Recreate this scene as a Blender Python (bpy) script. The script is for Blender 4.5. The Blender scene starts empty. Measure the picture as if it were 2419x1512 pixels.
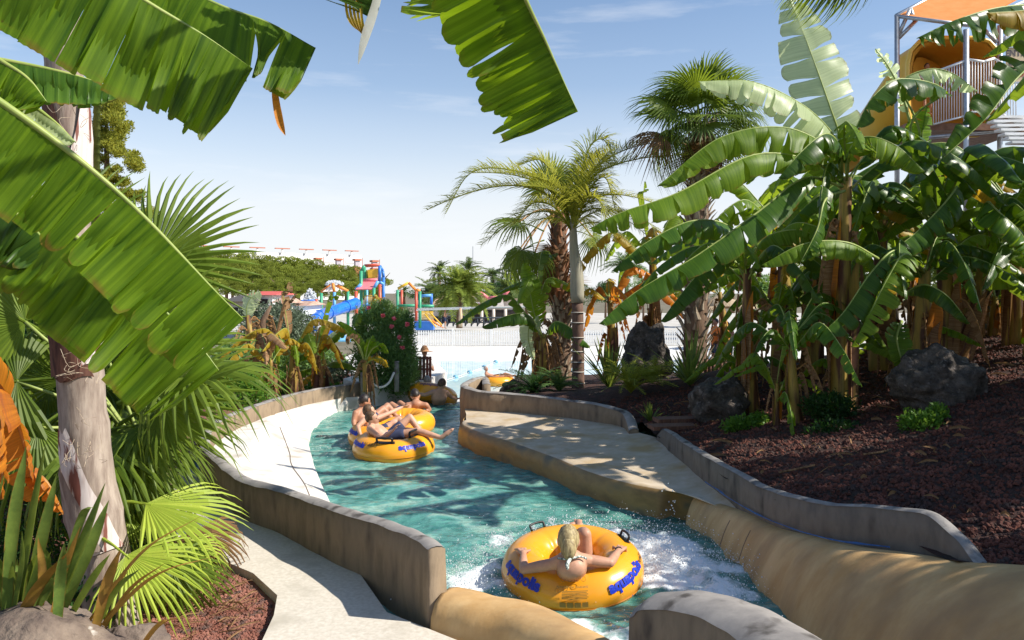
import bpy, math, random
import numpy as np
from mathutils import Vector, Matrix, noise as mnoise
R = math.radians
scn = bpy.context.scene
COL = scn.collection
# ---------------- camera, sky, sun, exposure ----------------
F = 1881.0; CX = 1209.5; HY = 690.0; CZ = 2.3
cam = bpy.data.cameras.new("camera"); camo = bpy.data.objects.new("camera", cam); COL.objects.link(camo)
camo.location = (0, 0, CZ); camo.rotation_euler = (R(90), 0, 0)
cam.sensor_width = 36; cam.lens = 36 * F / 2419; cam.shift_y = -(756 - HY) / 2419
cam.clip_start = .05; cam.clip_end = 4000
scn.camera = camo
EL = R(41); AZ = R(102)                       # sun height; azimuth from +Y towards +X
SUN = Vector((math.sin(AZ) * math.cos(EL), math.cos(AZ) * math.cos(EL), math.sin(EL)))
w = bpy.data.worlds.new("World"); scn.world = w; w.use_nodes = True
nt = w.node_tree; nt.nodes.clear()
def nn(nt, t, **k):
    n = nt.nodes.new(t)
    for a, b in k.items(): setattr(n, a, b)
    return n
sky = nn(nt, 'ShaderNodeTexSky', sky_type='NISHITA', sun_disc=False, sun_elevation=EL, sun_rotation=AZ,
         air_density=1.0, dust_density=.4, ozone_density=2.2)
bg = nn(nt, 'ShaderNodeBackground'); bg.inputs[1].default_value = .10
wo = nn(nt, 'ShaderNodeOutputWorld')
tc = nn(nt, 'ShaderNodeTexCoord'); mp = nn(nt, 'ShaderNodeMapping'); mp.inputs['Scale'].default_value = (1.2, 1.2, 9)
mp.inputs['Rotation'].default_value = (0, R(4), 0)
nz = nn(nt, 'ShaderNodeTexNoise'); nz.inputs['Scale'].default_value = 2.6; nz.inputs['Detail'].default_value = 7; nz.inputs['Roughness'].default_value = .6
cr = nn(nt, 'ShaderNodeValToRGB'); cr.color_ramp.elements[0].position = .55; cr.color_ramp.elements[1].position = .85
cr.color_ramp.elements[1].color = (.5, .5, .5, 1)
mx = nn(nt, 'ShaderNodeMix', data_type='RGBA'); mx.inputs[7].default_value = (6.6, 6.7, 6.9, 1)
L = nt.links.new
L(tc.outputs['Generated'], mp.inputs[0]); L(mp.outputs[0], nz.inputs[0]); L(nz.outputs[0], cr.inputs[0])
L(cr.outputs[0], mx.inputs[0])
sxyz = nn(nt, 'ShaderNodeSeparateXYZ'); L(tc.outputs['Generated'], sxyz.inputs[0])
hz_ = nn(nt, 'ShaderNodeValToRGB'); e_ = hz_.color_ramp.elements; e_[0].position = .0; e_[0].color = (.97, .97, .97, 1); e_[1].position = .42; e_[1].color = (0, 0, 0, 1); e_.new(.10).color = (.82,) * 3 + (1,); e_.new(.17).color = (.46,) * 3 + (1,); e_.new(.25).color = (.17,) * 3 + (1,)
L(sxyz.outputs[2], hz_.inputs[0])
mh = nn(nt, 'ShaderNodeMix', data_type='RGBA'); mh.inputs[7].default_value = (5.9, 5.98, 6.15, 1)   # bright summer haze low over the horizon
L(hz_.outputs[0], mh.inputs[0]); hsn = nn(nt, 'ShaderNodeHueSaturation'); hsn.inputs['Saturation'].default_value = 1.08; L(sky.outputs[0], hsn.inputs['Color']); L(hsn.outputs[0], mh.inputs[6]); L(mh.outputs[2], mx.inputs[6]); L(mx.outputs[2], bg.inputs[0]); L(bg.outputs[0], wo.inputs[0])
sl = bpy.data.lights.new("sun", 'SUN'); sl.energy = 4.6; sl.angle = R(.55); sl.color = (1, .94, .84)
so = bpy.data.objects.new("sun", sl); COL.objects.link(so); so.rotation_euler = SUN.to_track_quat('Z', 'Y').to_euler()
scn.view_settings.view_transform = 'Standard'; scn.view_settings.look = 'None'
scn.view_settings.gamma = 1; scn.view_settings.use_curve_mapping = False
scn.view_settings.exposure = 0.70
# ---------------- helpers ----------------
def P(x, y, Y): return Vector(((x - CX) / F * Y, Y, CZ - (y - HY) / F * Y))
def PZ(x, y, z): return P(x, y, (CZ - z) * F / (y - HY))
def rs(s): return random.Random(s)
def mat(name, c, c2=None, rough=.75, scale=6, detail=6, bump=0, bscale=None, metal=0, spec=.4, stretch=None, lo=.35, hi=.65, coat=0, c3=None, s3=2, lo3=.5, hi3=.62, trans=0, emis=0):
    m = bpy.data.materials.new(name); m.use_nodes = True; t = m.node_tree; l = t.links.new
    b = t.nodes['Principled BSDF']
    b.inputs['Base Color'].default_value = (*c, 1); b.inputs['Roughness'].default_value = rough
    b.inputs['Metallic'].default_value = metal; b.inputs['Specular IOR Level'].default_value = spec; b.inputs['Coat Weight'].default_value = coat
    tc = nn(t, 'ShaderNodeTexCoord'); mpn = nn(t, 'ShaderNodeMapping')
    if stretch: mpn.inputs['Scale'].default_value = stretch
    l(tc.outputs['Object'], mpn.inputs[0])
    n = nn(t, 'ShaderNodeTexNoise'); n.inputs['Scale'].default_value = scale; n.inputs['Detail'].default_value = detail; n.inputs['Roughness'].default_value = .62
    l(mpn.outputs[0], n.inputs[0])
    out = None
    if c2:
        r = nn(t, 'ShaderNodeValToRGB'); e = r.color_ramp.elements
        e[0].position = lo; e[0].color = (*c, 1); e[1].position = hi; e[1].color = (*c2, 1)
        l(n.outputs[0], r.inputs[0]); out = r.outputs[0]
        if c3:
            n3 = nn(t, 'ShaderNodeTexNoise'); n3.inputs['Scale'].default_value = s3; n3.inputs['Detail'].default_value = 7; l(mpn.outputs[0], n3.inputs[0])
            r3 = nn(t, 'ShaderNodeMapRange'); r3.inputs[1].default_value = lo3; r3.inputs[2].default_value = hi3; l(n3.outputs[0], r3.inputs[0])
            mm = nn(t, 'ShaderNodeMix', data_type='RGBA'); mm.inputs[7].default_value = (*c3, 1)
            l(r3.outputs[0], mm.inputs[0]); l(out, mm.inputs[6]); out = mm.outputs[2]
        l(out, b.inputs['Base Color'])
    if bump:
        n2 = nn(t, 'ShaderNodeTexNoise'); n2.inputs['Scale'].default_value = bscale or scale * 5; n2.inputs['Detail'].default_value = 6; l(mpn.outputs[0], n2.inputs[0])
        bp = nn(t, 'ShaderNodeBump'); bp.inputs['Strength'].default_value = min(1, bump * 25); bp.inputs['Distance'].default_value = bump
        l(n2.outputs[0], bp.inputs['Height']); l(bp.outputs[0], b.inputs['Normal'])
    if trans:
        tr = nn(t, 'ShaderNodeBsdfTranslucent'); ms = nn(t, 'ShaderNodeMixShader'); ms.inputs[0].default_value = trans
        if out: l(out, tr.inputs[0])
        else: tr.inputs[0].default_value = (*c, 1)
        l(b.outputs[0], ms.inputs[1]); l(tr.outputs[0], ms.inputs[2]); l(ms.outputs[0], t.nodes['Material Output'].inputs[0])
    return m
def leafmat(name, c, c2, tcol, rough=.46, tr=.35, stripes=55, edge=(.16, .075, .02), edgew=.9, spec=.22, hue=.25):
    """leaf blade: veins across the blade from UV, darker/lighter bands, dry edge, light shining through"""
    m = bpy.data.materials.new(name); m.use_nodes = True; t = m.node_tree; l = t.links.new
    b = t.nodes['Principled BSDF']; b.inputs['Roughness'].default_value = rough; b.inputs['Specular IOR Level'].default_value = spec
    uv = nn(t, 'ShaderNodeUVMap'); uv.uv_map = 'uv'; sp = nn(t, 'ShaderNodeSeparateXYZ'); l(uv.outputs[0], sp.inputs[0])
    mpn = nn(t, 'ShaderNodeMapping'); mpn.inputs['Scale'].default_value = (stripes, .22, 1); l(uv.outputs[0], mpn.inputs[0])
    oi = nn(t, 'ShaderNodeObjectInfo')
    ad = nn(t, 'ShaderNodeVectorMath', operation='ADD'); cmb = nn(t, 'ShaderNodeCombineXYZ')
    mu = nn(t, 'ShaderNodeMath', operation='MULTIPLY'); mu.inputs[1].default_value = 50; l(oi.outputs['Random'], mu.inputs[0]); l(mu.outputs[0], cmb.inputs[0]); l(mu.outputs[0], cmb.inputs[2])
    l(mpn.outputs[0], ad.inputs[0]); l(cmb.outputs[0], ad.inputs[1])
    n = nn(t, 'ShaderNodeTexNoise'); n.inputs['Scale'].default_value = 1; n.inputs['Detail'].default_value = 7; n.inputs['Roughness'].default_value = .68; l(ad.outputs[0], n.inputs[0])
    r = nn(t, 'ShaderNodeValToRGB'); e = r.color_ramp.elements; e[0].position = .36; e[0].color = (*c, 1); e[1].position = .66; e[1].color = (*c2, 1); l(n.outputs[0], r.inputs[0])
    # yellowing along rib and spots
    mr = nn(t, 'ShaderNodeMapRange'); mr.inputs[1].default_value = edgew; mr.inputs[2].default_value = 1.0; l(sp.outputs[1], mr.inputs[0])
    n2 = nn(t, 'ShaderNodeTexNoise'); n2.inputs['Scale'].default_value = 14; n2.inputs['Detail'].default_value = 3; l(uv.outputs[0], n2.inputs[0])
    m2 = nn(t, 'ShaderNodeMath', operation='MULTIPLY', use_clamp=True); l(mr.outputs[0], m2.inputs[0])
    m3 = nn(t, 'ShaderNodeMapRange'); m3.inputs[1].default_value = .42; m3.inputs[2].default_value = .6; l(n2.outputs[0], m3.inputs[0]); l(m3.outputs[0], m2.inputs[1])
    mm = nn(t, 'ShaderNodeMix', data_type='RGBA'); mm.inputs[7].default_value = (*edge, 1); l(m2.outputs[0], mm.inputs[0]); l(r.outputs[0], mm.inputs[6])
    hs = nn(t, 'ShaderNodeHueSaturation'); hv = nn(t, 'ShaderNodeMapRange'); hv.inputs[3].default_value = 1 - hue; hv.inputs[4].default_value = 1 + hue * .9
    l(oi.outputs['Random'], hv.inputs[0]); l(hv.outputs[0], hs.inputs['Value']); l(mm.outputs[2], hs.inputs['Color'])
    l(hs.outputs[0], b.inputs['Base Color'])
    bp = nn(t, 'ShaderNodeBump'); bp.inputs['Strength'].default_value = .35; bp.inputs['Distance'].default_value = .004; l(n.outputs[0], bp.inputs['Height']); l(bp.outputs[0], b.inputs['Normal'])
    trn = nn(t, 'ShaderNodeBsdfTranslucent'); mt = nn(t, 'ShaderNodeMix', data_type='RGBA', blend_type='MULTIPLY'); mt.inputs[0].default_value = .55
    mt.inputs[6].default_value = (*tcol, 1); r2 = nn(t, 'ShaderNodeValToRGB'); e = r2.color_ramp.elements; e[0].position = .3; e[0].color = (.35, .4, .3, 1); e[1].position = .65; e[1].color = (1, 1, 1, 1)
    l(n.outputs[0], r2.inputs[0]); l(r2.outputs[0], mt.inputs[7]); l(mt.outputs[2], trn.inputs[0])
    ms = nn(t, 'ShaderNodeMixShader'); ms.inputs[0].default_value = tr; l(b.outputs[0], ms.inputs[1]); l(trn.outputs[0], ms.inputs[2]); l(ms.outputs[0], t.nodes['Material Output'].inputs[0])
    return m
class MB:
    def __init__(s): s.v = []; s.f = []; s.uv = []
    def add(s, v, f, uv=None):
        o = len(s.v); s.v += [tuple(p) for p in v]; s.f += [tuple(i + o for i in q) for q in f]
        s.uv += list(uv) if uv is not None else [(0, 0)] * len(v)
        return s
    def tube(s, pts, r, n=8, cap=True, closed=False):
        pts = [Vector(p) for p in pts]; m = len(pts)
        rr = r if isinstance(r, (list, tuple)) else [r] * m
        v = []; f = []; prev = None; us = 0; uv = []
        for i, p in enumerate(pts):
            a = pts[i - 1] if (i > 0 or closed) else p; b = pts[(i + 1) % m] if (i < m - 1 or closed) else p
            t = (b - a).normalized() if (b - a).length > 1e-9 else Vector((0, 0, 1))
            if prev is None: q = t.orthogonal().normalized()
            else:
                q = prev - t * prev.dot(t); q = q.normalized() if q.length > 1e-6 else t.orthogonal().normalized()
            prev = q; b2 = t.cross(q)
            if i: us += (p - pts[i - 1]).length
            for k in range(n):
                an = 2 * math.pi * k / n
                v.append(p + (q * math.cos(an) + b2 * math.sin(an)) * rr[i]); uv.append((us, k / n))
        for i in range(m if closed else m - 1):
            i2 = (i + 1) % m
            for k in range(n): f.append((i * n + k, i * n + (k + 1) % n, i2 * n + (k + 1) % n, i2 * n + k))
        if cap and not closed: f.append(tuple(range(n))[::-1]); f.append(tuple((m - 1) * n + k for k in range(n)))
        return s.add(v, f, uv)
    def box(s, c, d, rz=0, rx=0, ry=0):
        M = Matrix.Rotation(rz, 4, 'Z') @ Matrix.Rotation(rx, 4, 'X') @ Matrix.Rotation(ry, 4, 'Y'); c = Vector(c)
        v = [c + M @ Vector((x * d[0] / 2, y * d[1] / 2, z * d[2] / 2)) for x in (-1, 1) for y in (-1, 1) for z in (-1, 1)]
        return s.add(v, [(0, 1, 3, 2), (4, 6, 7, 5), (0, 4, 5, 1), (2, 3, 7, 6), (0, 2, 6, 4), (1, 5, 7, 3)])
    def ell(s, c, r, n=12, m=8, fn=None, rot=None):
        c = Vector(c); r = r if hasattr(r, '__len__') else (r, r, r); v = []; f = []
        for i in range(m + 1):
            th = math.pi * i / m
            for k in range(n):
                ph = 2 * math.pi * k / n
                d = Vector((math.sin(th) * math.cos(ph), math.sin(th) * math.sin(ph), math.cos(th)))
                q = Vector((d.x * r[0], d.y * r[1], d.z * r[2])) * (fn(d) if fn else 1)
                if rot: q = rot @ q
                v.append(c + q)
        for i in range(m):
            for k in range(n): f.append((i * n + k, (i + 1) * n + k, (i + 1) * n + (k + 1) % n, i * n + (k + 1) % n))
        return s.add(v, f)
    def slab(s, poly, zt, zb):
        """prism over a polygon of (x,y) or (x,y,ztop)"""
        n = len(poly); top = [(p[0], p[1], p[2] if len(p) > 2 else zt) for p in poly]; bot = [(p[0], p[1], zb) for p in poly]
        f = [tuple(range(n)), tuple(range(2 * n - 1, n - 1, -1))] + [(i, n + i, n + (i + 1) % n, (i + 1) % n) for i in range(n)]
        return s.add(top + bot, f)
    def build(s, name, m, parent=None, smooth=False, kind=None, base=None, label=None, uv=False):
        b = BASE.get(parent.name, Vector()) if parent else (base or Vector())
        me = bpy.data.meshes.new(name); V = np.array(s.v, dtype=float).reshape(-1, 3) - np.array(b)
        me.from_pydata(V.tolist(), [], s.f)
        if uv:
            ul = me.uv_layers.new(name='uv'); li = np.empty(len(me.loops), dtype=np.int32); me.loops.foreach_get('vertex_index', li)
            ul.data.foreach_set('uv', np.array(s.uv, dtype=np.float32)[li].ravel())
        for q in (m if isinstance(m, list) else [m]): me.materials.append(q)
        me.shade_smooth() if smooth else None
        o = bpy.data.objects.new(name, me); COL.objects.link(o)
        if parent: o.parent = parent; BASE[o.name] = b
        else: o.location = b; BASE[o.name] = Vector(b)
        if kind: o['kind'] = kind
        if label: o['label'] = label
        return o
BASE = {}
def thing(name, label, cat, loc, group=None):
    o = bpy.data.objects.new(name, None); o.empty_display_size = .2; COL.objects.link(o); o.location = loc; BASE[o.name] = Vector(loc)
    o['label'] = label; o['category'] = cat
    if group: o['group'] = group
    return o
def tag(o, label, cat, group=None):
    o['label'] = label; o['category'] = cat
    if group: o['group'] = group
    return o
def inst(name, me, parent, M, mats=None):
    """child object sharing mesh data, M in world space"""
    o = bpy.data.objects.new(name, me); COL.objects.link(o); o.parent = parent
    b = BASE[parent.name]; o.matrix_local = Matrix.Translation(-b) @ M; BASE[o.name] = b
    return o
def copy_tree(o, parent=None):
    c = o.copy(); COL.objects.link(c)
    if parent: c.parent = parent
    for ch in o.children: copy_tree(ch, c)
    return c
def frame(o, d, up=(0, 0, 1), s=1.0, roll=0):
    x = Vector(d).normalized(); u = Vector(up); z = u - x * u.dot(x)
    if z.length < 1e-4: z = x.orthogonal()
    z.normalize(); y = z.cross(x)
    M = Matrix((x, y, z)).transposed().to_4x4()
    return Matrix.Translation(Vector(o)) @ M @ Matrix.Rotation(roll, 4, 'X') @ Matrix.Scale(s, 4)
def cat(pts, n):
    """catmull-rom through points, n+1 samples"""
    pts = [Vector(p) for p in pts]
    if len(pts) == 2: return [pts[0].lerp(pts[1], i / n) for i in range(n + 1)]
    q = [pts[0] * 2 - pts[1]] + pts + [pts[-1] * 2 - pts[-2]]; m = len(pts) - 1; out = []
    for i in range(n + 1):
        t = i / n * m; k = min(int(t), m - 1); u = t - k; a, b, c, d = q[k:k + 4]
        out.append(.5 * ((2 * b) + (c - a) * u + (2 * a - 5 * b + 4 * c - d) * u * u + (3 * b - a - 3 * c + d) * u ** 3))
    return out
def nz3(p, s=1, o=0): return mnoise.noise(Vector(p) * s + Vector((o, o * 1.7, o * .3)))
def smooth01(x): x = max(0, min(1, x)); return x * x * (3 - 2 * x)
def lerp1(xs, ys, x): return float(np.interp(x, xs, ys))
# ---------------- plant part builders ----------------
def blade(pts, wid, pet=.15, fa=.5, fb=.5, curl=.7, tear=.4, seed=0, hint=None, n=60, rows=6, rib=.012, tilt=.2, ragged=.05, gap=.1, chunk=(2, 6), wa=1, wb=1, blunt=0):
    """banana leaf: returns (MB blade, MB rib). halves fold down by fa/fb and curl; tears split the halves into strips"""
    rg = rs(seed); C = cat(pts, n); B = MB(); RB = MB()
    T = [((C[min(i + 1, n)] - C[max(i - 1, 0)])).normalized() for i in range(n + 1)]
    S = []
    for i in range(n + 1):
        h = Vector(hint) if hint else T[i].cross(Vector((0, 0, 1)))
        h = h - T[i] * h.dot(T[i])
        if h.length < .05: h = S[-1] if S else Vector((1, 0, 0))
        h.normalize()
        if S and h.dot(S[-1]) < 0: h = -h
        S.append(h)
    U = [S[i].cross(T[i]) for i in range(n + 1)]
    Ls = [0]
    for i in range(n): Ls.append(Ls[-1] + (C[i + 1] - C[i]).length)
    i0 = int(pet * n)
    def wp(i):
        t = max(0, min(1, (i - i0) / (n - i0)))
        if blunt: return wid * min(1, (t / .25 + .02)) ** .5 * min(1, (1 - t) / .06 + .25 * (t < 1)) ** .6
        return wid * (max(0, math.sin(math.pi * t ** .8)) ** .5) * (1 - .12 * t)
    for sg, f0, ww in ((1, fa, wa), (-1, fb, wb)):
        i = i0
        while i < n:
            k = min(n, i + rg.randint(*chunk)); torn = rg.random() < tear * 1.2
            df = rg.gauss(0, .35) * tear; dl = 1 + rg.uniform(-ragged, ragged); dc = rg.uniform(-.25, .35) * tear
            cols = list(range(i, k + 1)); cc = (i + k) / 2; v = []; f = []; uv = []
            for c in cols:
                p = C[c].copy(); W = wp(c) * dl * ww
                if torn: W *= 1 - .12 * abs((c - cc) / max(1, (k - i) / 2)) ** 3
                v.append(p.copy()); uv.append((Ls[c], 0))
                for j in range(1, rows + 1):
                    vv = j / rows; a = f0 + (curl + dc) * vv ** 1.3 + df * smooth01(vv * 1.6)
                    p = p + (S[c] * (sg * math.cos(a)) - U[c] * math.sin(a) + T[c] * tilt) * (W / rows)
                    q = p.copy()
                    if torn: q += T[c] * ((cc - c) / n * Ls[-1] * gap * 2.2 * smooth01(vv * 1.4))
                    nrm = (S[c] * (sg * math.sin(a)) + U[c] * math.cos(a))
                    q += nrm * ((.0035 if c % 2 else -.0035) * (wid / .3) * min(1, vv * 3)) + nrm * (.014 * wid / .3 * nz3((Ls[c] * 5, vv * 2, sg), 1, seed))
                    v.append(q); uv.append((Ls[c], vv))
            m = rows + 1
            for a in range(len(cols) - 1):
                for j in range(rows): f.append((a * m + j, (a + 1) * m + j, (a + 1) * m + j + 1, a * m + j + 1))
            B.add(v, f, uv); i = k
    RB.tube([C[i] - U[i] * rib * .5 for i in range(0, n + 1, 2)], [rib * (1.5 - 1.25 * (i / n)) for i in range(0, n + 1, 2)], 6)
    return B, RB
def fan(nseg=34, Lr=1.0, amax=R(125), droop=.35, cup=.12, tip=.35, seed=0, join=.45, thread=0, pet=0, petr=.014, wide=1.0):
    rg = rs(seed); B = MB(); da = 2 * amax / nseg
    for i in range(nseg):
        a = -amax + (i + .5) * da; Li = Lr * (1 - .22 * abs(a / amax) ** 2.2) * rg.uniform(.94, 1.04)
        dr = droop * rg.uniform(.8, 1.2); tp = tip * rg.uniform(.5, 1.6); ja = join * rg.uniform(.9, 1.15)
        aw = rg.uniform(-.02, .02); v = []; f = []; uv = []
        rr = [.02, .2, ja, ja + (1 - ja) * .4, ja + (1 - ja) * .75, 1]
        for j, r in enumerate(rr):
            d = r * Li; hw = math.tan(da / 2) * min(r, ja) * Li * (1 if r <= ja else max(0.02, (1 - (r - ja) / (1 - ja)) ** .8)) * wide
            ex = max(0, (r - ja) / (1 - ja)); a2 = a + aw * ex
            z = -dr * Lr * r ** 2.2 + cup * Lr * r * (abs(a / amax)) ** 2 - tp * Lr * ex ** 2 * .5
            back = 1 - .25 * tp * ex ** 2
            c = Vector((math.cos(a2) * d * back, math.sin(a2) * d * back, z)); s = Vector((-math.sin(a2), math.cos(a2), 0)) * hw
            v += [c - s + Vector((0, 0, -.35 * hw)), c + Vector((0, 0, .35 * hw)), c + s + Vector((0, 0, -.35 * hw))]
            uv += [(i * .05, r * .8), (i * .05 + .02, r * .8), (i * .05 + .04, r * .8)]
        for j in range(len(rr) - 1):
            o = j * 3; f += [(o, o + 1, o + 4, o + 3), (o + 1, o + 2, o + 5, o + 4)]
        B.add(v, f, uv)
    if pet: B.tube([(-pet, 0, -pet * .18), (-pet * .5, 0, -.04 * pet), (.06, 0, 0)], [petr * 1.5, petr, petr * .8], 6)
    return B
def frond(pts=None, Lr=2.0, arch=.5, n=46, leaf=.45, w=.02, seed=0, vee=.5, droop=.5, twist=0, start=.12, seg=3):
    rg = rs(seed); B = MB(); C = []
    for i in range(25):
        t = i / 24; C.append(Vector((Lr * (t - .18 * t * t * arch), Lr * .06 * math.sin(t * 3 + seed) * twist, Lr * (arch * .55 * t - arch * 1.15 * t * t))))
    if pts: C = cat(pts, 24)
    B.tube(C, [.014 * Lr / 2 * (1.3 - t / 24) + .002 for t in range(25)], 5)
    for k in range(n):
        for sg in (-1, 1):
            t = start + (1 - start) * (k + rg.random() * .6) / n; x = min(23.99, t * 24); i = int(x); p = C[i].lerp(C[i + 1], x - i); T = (C[i + 1] - C[i]).normalized()
            S = T.cross(Vector((0, 0, 1))).normalized(); U = S.cross(T)
            ln = leaf * (math.sin(math.pi * (.12 + .83 * t)) ** .6) * rg.uniform(.85, 1.15)
            d = (S * sg * .8 + T * rg.uniform(.45, .8) + U * (vee + rg.uniform(-.25, .25))).normalized()
            v = []; f = []; uv = []; q = p.copy(); wd = Vector(T) * w
            for j in range(seg + 1):
                u = j / seg; ww = (1 - u ** 1.5) * (.6 + u * 1.2) if j else .5
                v += [q - wd * ww * .5, q + wd * ww * .5]; uv += [(k * .1, u * .7), (k * .1 + .03, u * .7)]
                d2 = (d + Vector((0, 0, -1)) * droop * u * 1.6).normalized(); q = q + d2 * ln / seg
            for j in range(seg): f.append((2 * j, 2 * j + 1, 2 * j + 3, 2 * j + 2))
            B.add(v, f, uv)
    return B
def sword(pts, wid, n=12, V=.5, tw=0, hint=None):
    C = cat(pts, n); v = []; f = []; uv = []
    for i, p in enumerate(C):
        T = (C[min(i + 1, n)] - C[max(i - 1, 0)]).normalized(); h = Vector(hint) if hint else T.cross(Vector((.2, -1, .1)))
        h = (h - T * h.dot(T)).normalized(); U = h.cross(T); t = i / n
        ww = wid * (.75 + .5 * t if t < .5 else 1 - ((t - .5) / .5) ** 2.2) * .5; ww = max(ww, .0008)
        v += [p - h * ww, p - U * ww * V, p + h * ww]; uv += [(t * 2, 1), (t * 2, 0), (t * 2, 1)]
    for i in range(n):
        o = i * 3; f += [(o, o + 1, o + 4, o + 3), (o + 1, o + 2, o + 5, o + 4)]
    return MB().add(v, f, uv)
def leafcloud(clumps, n, size, seed=0, flat=.0, asp=.45, shell=.55, up=0):
    """n leaves over ellipsoid clumps [(center, radii)]: small folded diamonds, mostly near the surface of each clump"""
    g = np.random.default_rng(seed); k = len(clumps); B = MB()
    cs = np.array([list(c[0]) for c in clumps]); rr = np.array([list(c[1]) for c in clumps])
    wt = (rr.prod(1)) ** (2 / 3); idx = g.choice(k, n, p=wt / wt.sum())
    d = g.normal(size=(n, 3)); d /= np.linalg.norm(d, axis=1)[:, None]
    rad = shell + (1 - shell) * g.random(n) ** .5; rad *= 1 + .12 * g.normal(size=n)
    p = cs[idx] + d * rr[idx] * rad[:, None]
    a = g.normal(size=(n, 3)) + d * 1.1 + np.array([0, 0, up]); a /= np.linalg.norm(a, axis=1)[:, None]
    b = np.cross(a, g.normal(size=(n, 3))); b /= np.linalg.norm(b, axis=1)[:, None]
    s = size * g.uniform(.6, 1.3, n)[:, None]
    v = np.stack([p - a * s * .5, p + b * s * asp * .5, p + a * s * .5, p - b * s * asp * .5], 1).reshape(-1, 3)
    B.v = [tuple(x) for x in v.tolist()]; B.f = [(4 * i, 4 * i + 1, 4 * i + 2, 4 * i + 3) for i in range(n)]
    B.uv = [(i * .01, .3) for i in range(n) for _ in range(4)]
    return B
def rockfn(seed, amp=.22):
    def fn(d): return 1 + amp * nz3(d, 1.6, seed) * 1.6 + amp * .45 * nz3(d, 4.5, seed + 9) + amp * .22 * nz3(d, 11, seed) - amp * .5 * max(0, nz3(d, 3, seed + 4))
    return fn
def rock(name, label, c, r, m, seed, amp=.22, n=56, group=None):
    B = MB().ell(c, r, n, n * 2 // 3, rockfn(seed, amp)); o = B.build(name, m, smooth=True, base=Vector(c)); tag(o, label, 'rock', group); return o
# ---------------- materials ----------------
GREY = mat('grey_concrete', (.19, .175, .165), (.34, .31, .28), .85, 3.5, 8, .006, 40, c3=(.07, .06, .052), s3=6, lo3=.56, hi3=.7)
BROWNC = mat('stained_concrete', (.19, .14, .09), (.33, .245, .16), .9, 4, 10, .012, 30, c3=(.08, .06, .045), s3=4, lo3=.5, hi3=.72, stretch=(1.4, 1.4, .5))
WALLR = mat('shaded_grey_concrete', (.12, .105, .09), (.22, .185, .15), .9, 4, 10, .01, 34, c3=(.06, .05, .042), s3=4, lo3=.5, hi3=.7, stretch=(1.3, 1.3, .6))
COPR = mat('weathered_coping', (.17, .16, .155), (.29, .27, .25), .9, 7, 10, .01, 40, c3=(.08, .075, .07), s3=9, lo3=.54, hi3=.7)
TAN = mat('ochre_concrete', (.48, .28, .105), (.62, .41, .19), .66, 3.2, 11, .010, 24, c3=(.36, .22, .10), s3=2.2, lo3=.47, hi3=.72, spec=.35, stretch=(1, 1.6, .45))
DECK = mat('pale_deck_concrete', (.42, .33, .22), (.56, .47, .36), .8, 4, 9, .002, 90, c3=(.42, .29, .14), s3=2.2, lo3=.5, hi3=.68)
PATH = mat('sandy_path_concrete', (.5, .45, .37), (.62, .57, .49), .9, 30, 6, .002, 200, c3=(.42, .38, .31), s3=3, lo3=.5, hi3=.7)
APRON = mat('white_apron_concrete', (.6, .56, .5), (.72, .69, .64), .7, 3, 9, .002, 90, c3=(.45, .40, .33), s3=2.5, lo3=.56, hi3=.7)
SOIL = mat('dark_soil', (.03, .014, .01), (.075, .032, .024), .95, 9, 9, .03, 50, c3=(.03, .02, .014), s3=4)
LAVA = mat('red_lava_gravel_bed', (.13, .05, .035), (.26, .11, .085), .95, 25, 8, .02, 60)
STONEC = mat('red_lava_stone', (.16, .055, .035), (.34, .15, .11), .9, 5, 3, c3=(.1, .06, .05), s3=12)
STONED = mat('dark_lava_stone', (.055, .017, .010), (.17, .058, .038), .9, 5, 3, c3=(.05, .03, .025), s3=9)
ROCK = mat('volcanic_rock', (.03, .025, .02), (.12, .10, .085), .95, 9, 9, .05, 26, c3=(.2, .17, .15), s3=14, lo3=.6, hi3=.7)
ROCKT = mat('brown_rock', (.11, .08, .065), (.22, .17, .13), .95, 7, 9, .03, 24, c3=(.5, .47, .42), s3=7, lo3=.66, hi3=.72)
GRASSY = mat('far_ground', (.10, .09, .05), (.2, .17, .12), .95, .3, 8)
SAND = mat('pale_beach_concrete', (.6, .58, .54), (.72, .7, .66), .8, .8, 5)
WHITE = mat('white_paint', (.78, .78, .76), (.85, .85, .84), .55, 3, 3)
BLUELINE = mat('blue_paint_trace', (.02, .07, .22), (.05, .16, .42), .5, 20, 4)
RUB = mat('yellow_vinyl', (.80, .33, .012), (.84, .36, .02), .28, 3, 3, .0015, 6, spec=.5, coat=.25)
BLACK = mat('black_plastic', (.015, .015, .017), None, .4)
BLUEINK = mat('blue_print', (.01, .035, .42), None, .4)
GREYINK = mat('grey_print', (.32, .17, .03), None, .5)
WOOD = mat('brown_wood', (.1, .045, .03), (.2, .09, .055), .7, 6, 5, stretch=(6, 6, .6))
REDWOOD = mat('red_wood', (.22, .05, .035), (.34, .09, .06), .5, 6, 5, stretch=(6, 6, .6))
ROPE = mat('white_rope', (.6, .58, .52), (.75, .73, .68), .8, 40, 3)
YEL = mat('yellow_fibreglass', (.85, .55, .07), (.88, .6, .11), .35, 1.5, 5, spec=.5)
STEEL = mat('galvanised_steel', (.42, .44, .46), (.55, .57, .6), .4, 12, 3, metal=.6)
ORANGEC = mat('orange_canvas', (.85, .36, .1), (.9, .42, .14), .8, 4, 3, trans=.4)
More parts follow.
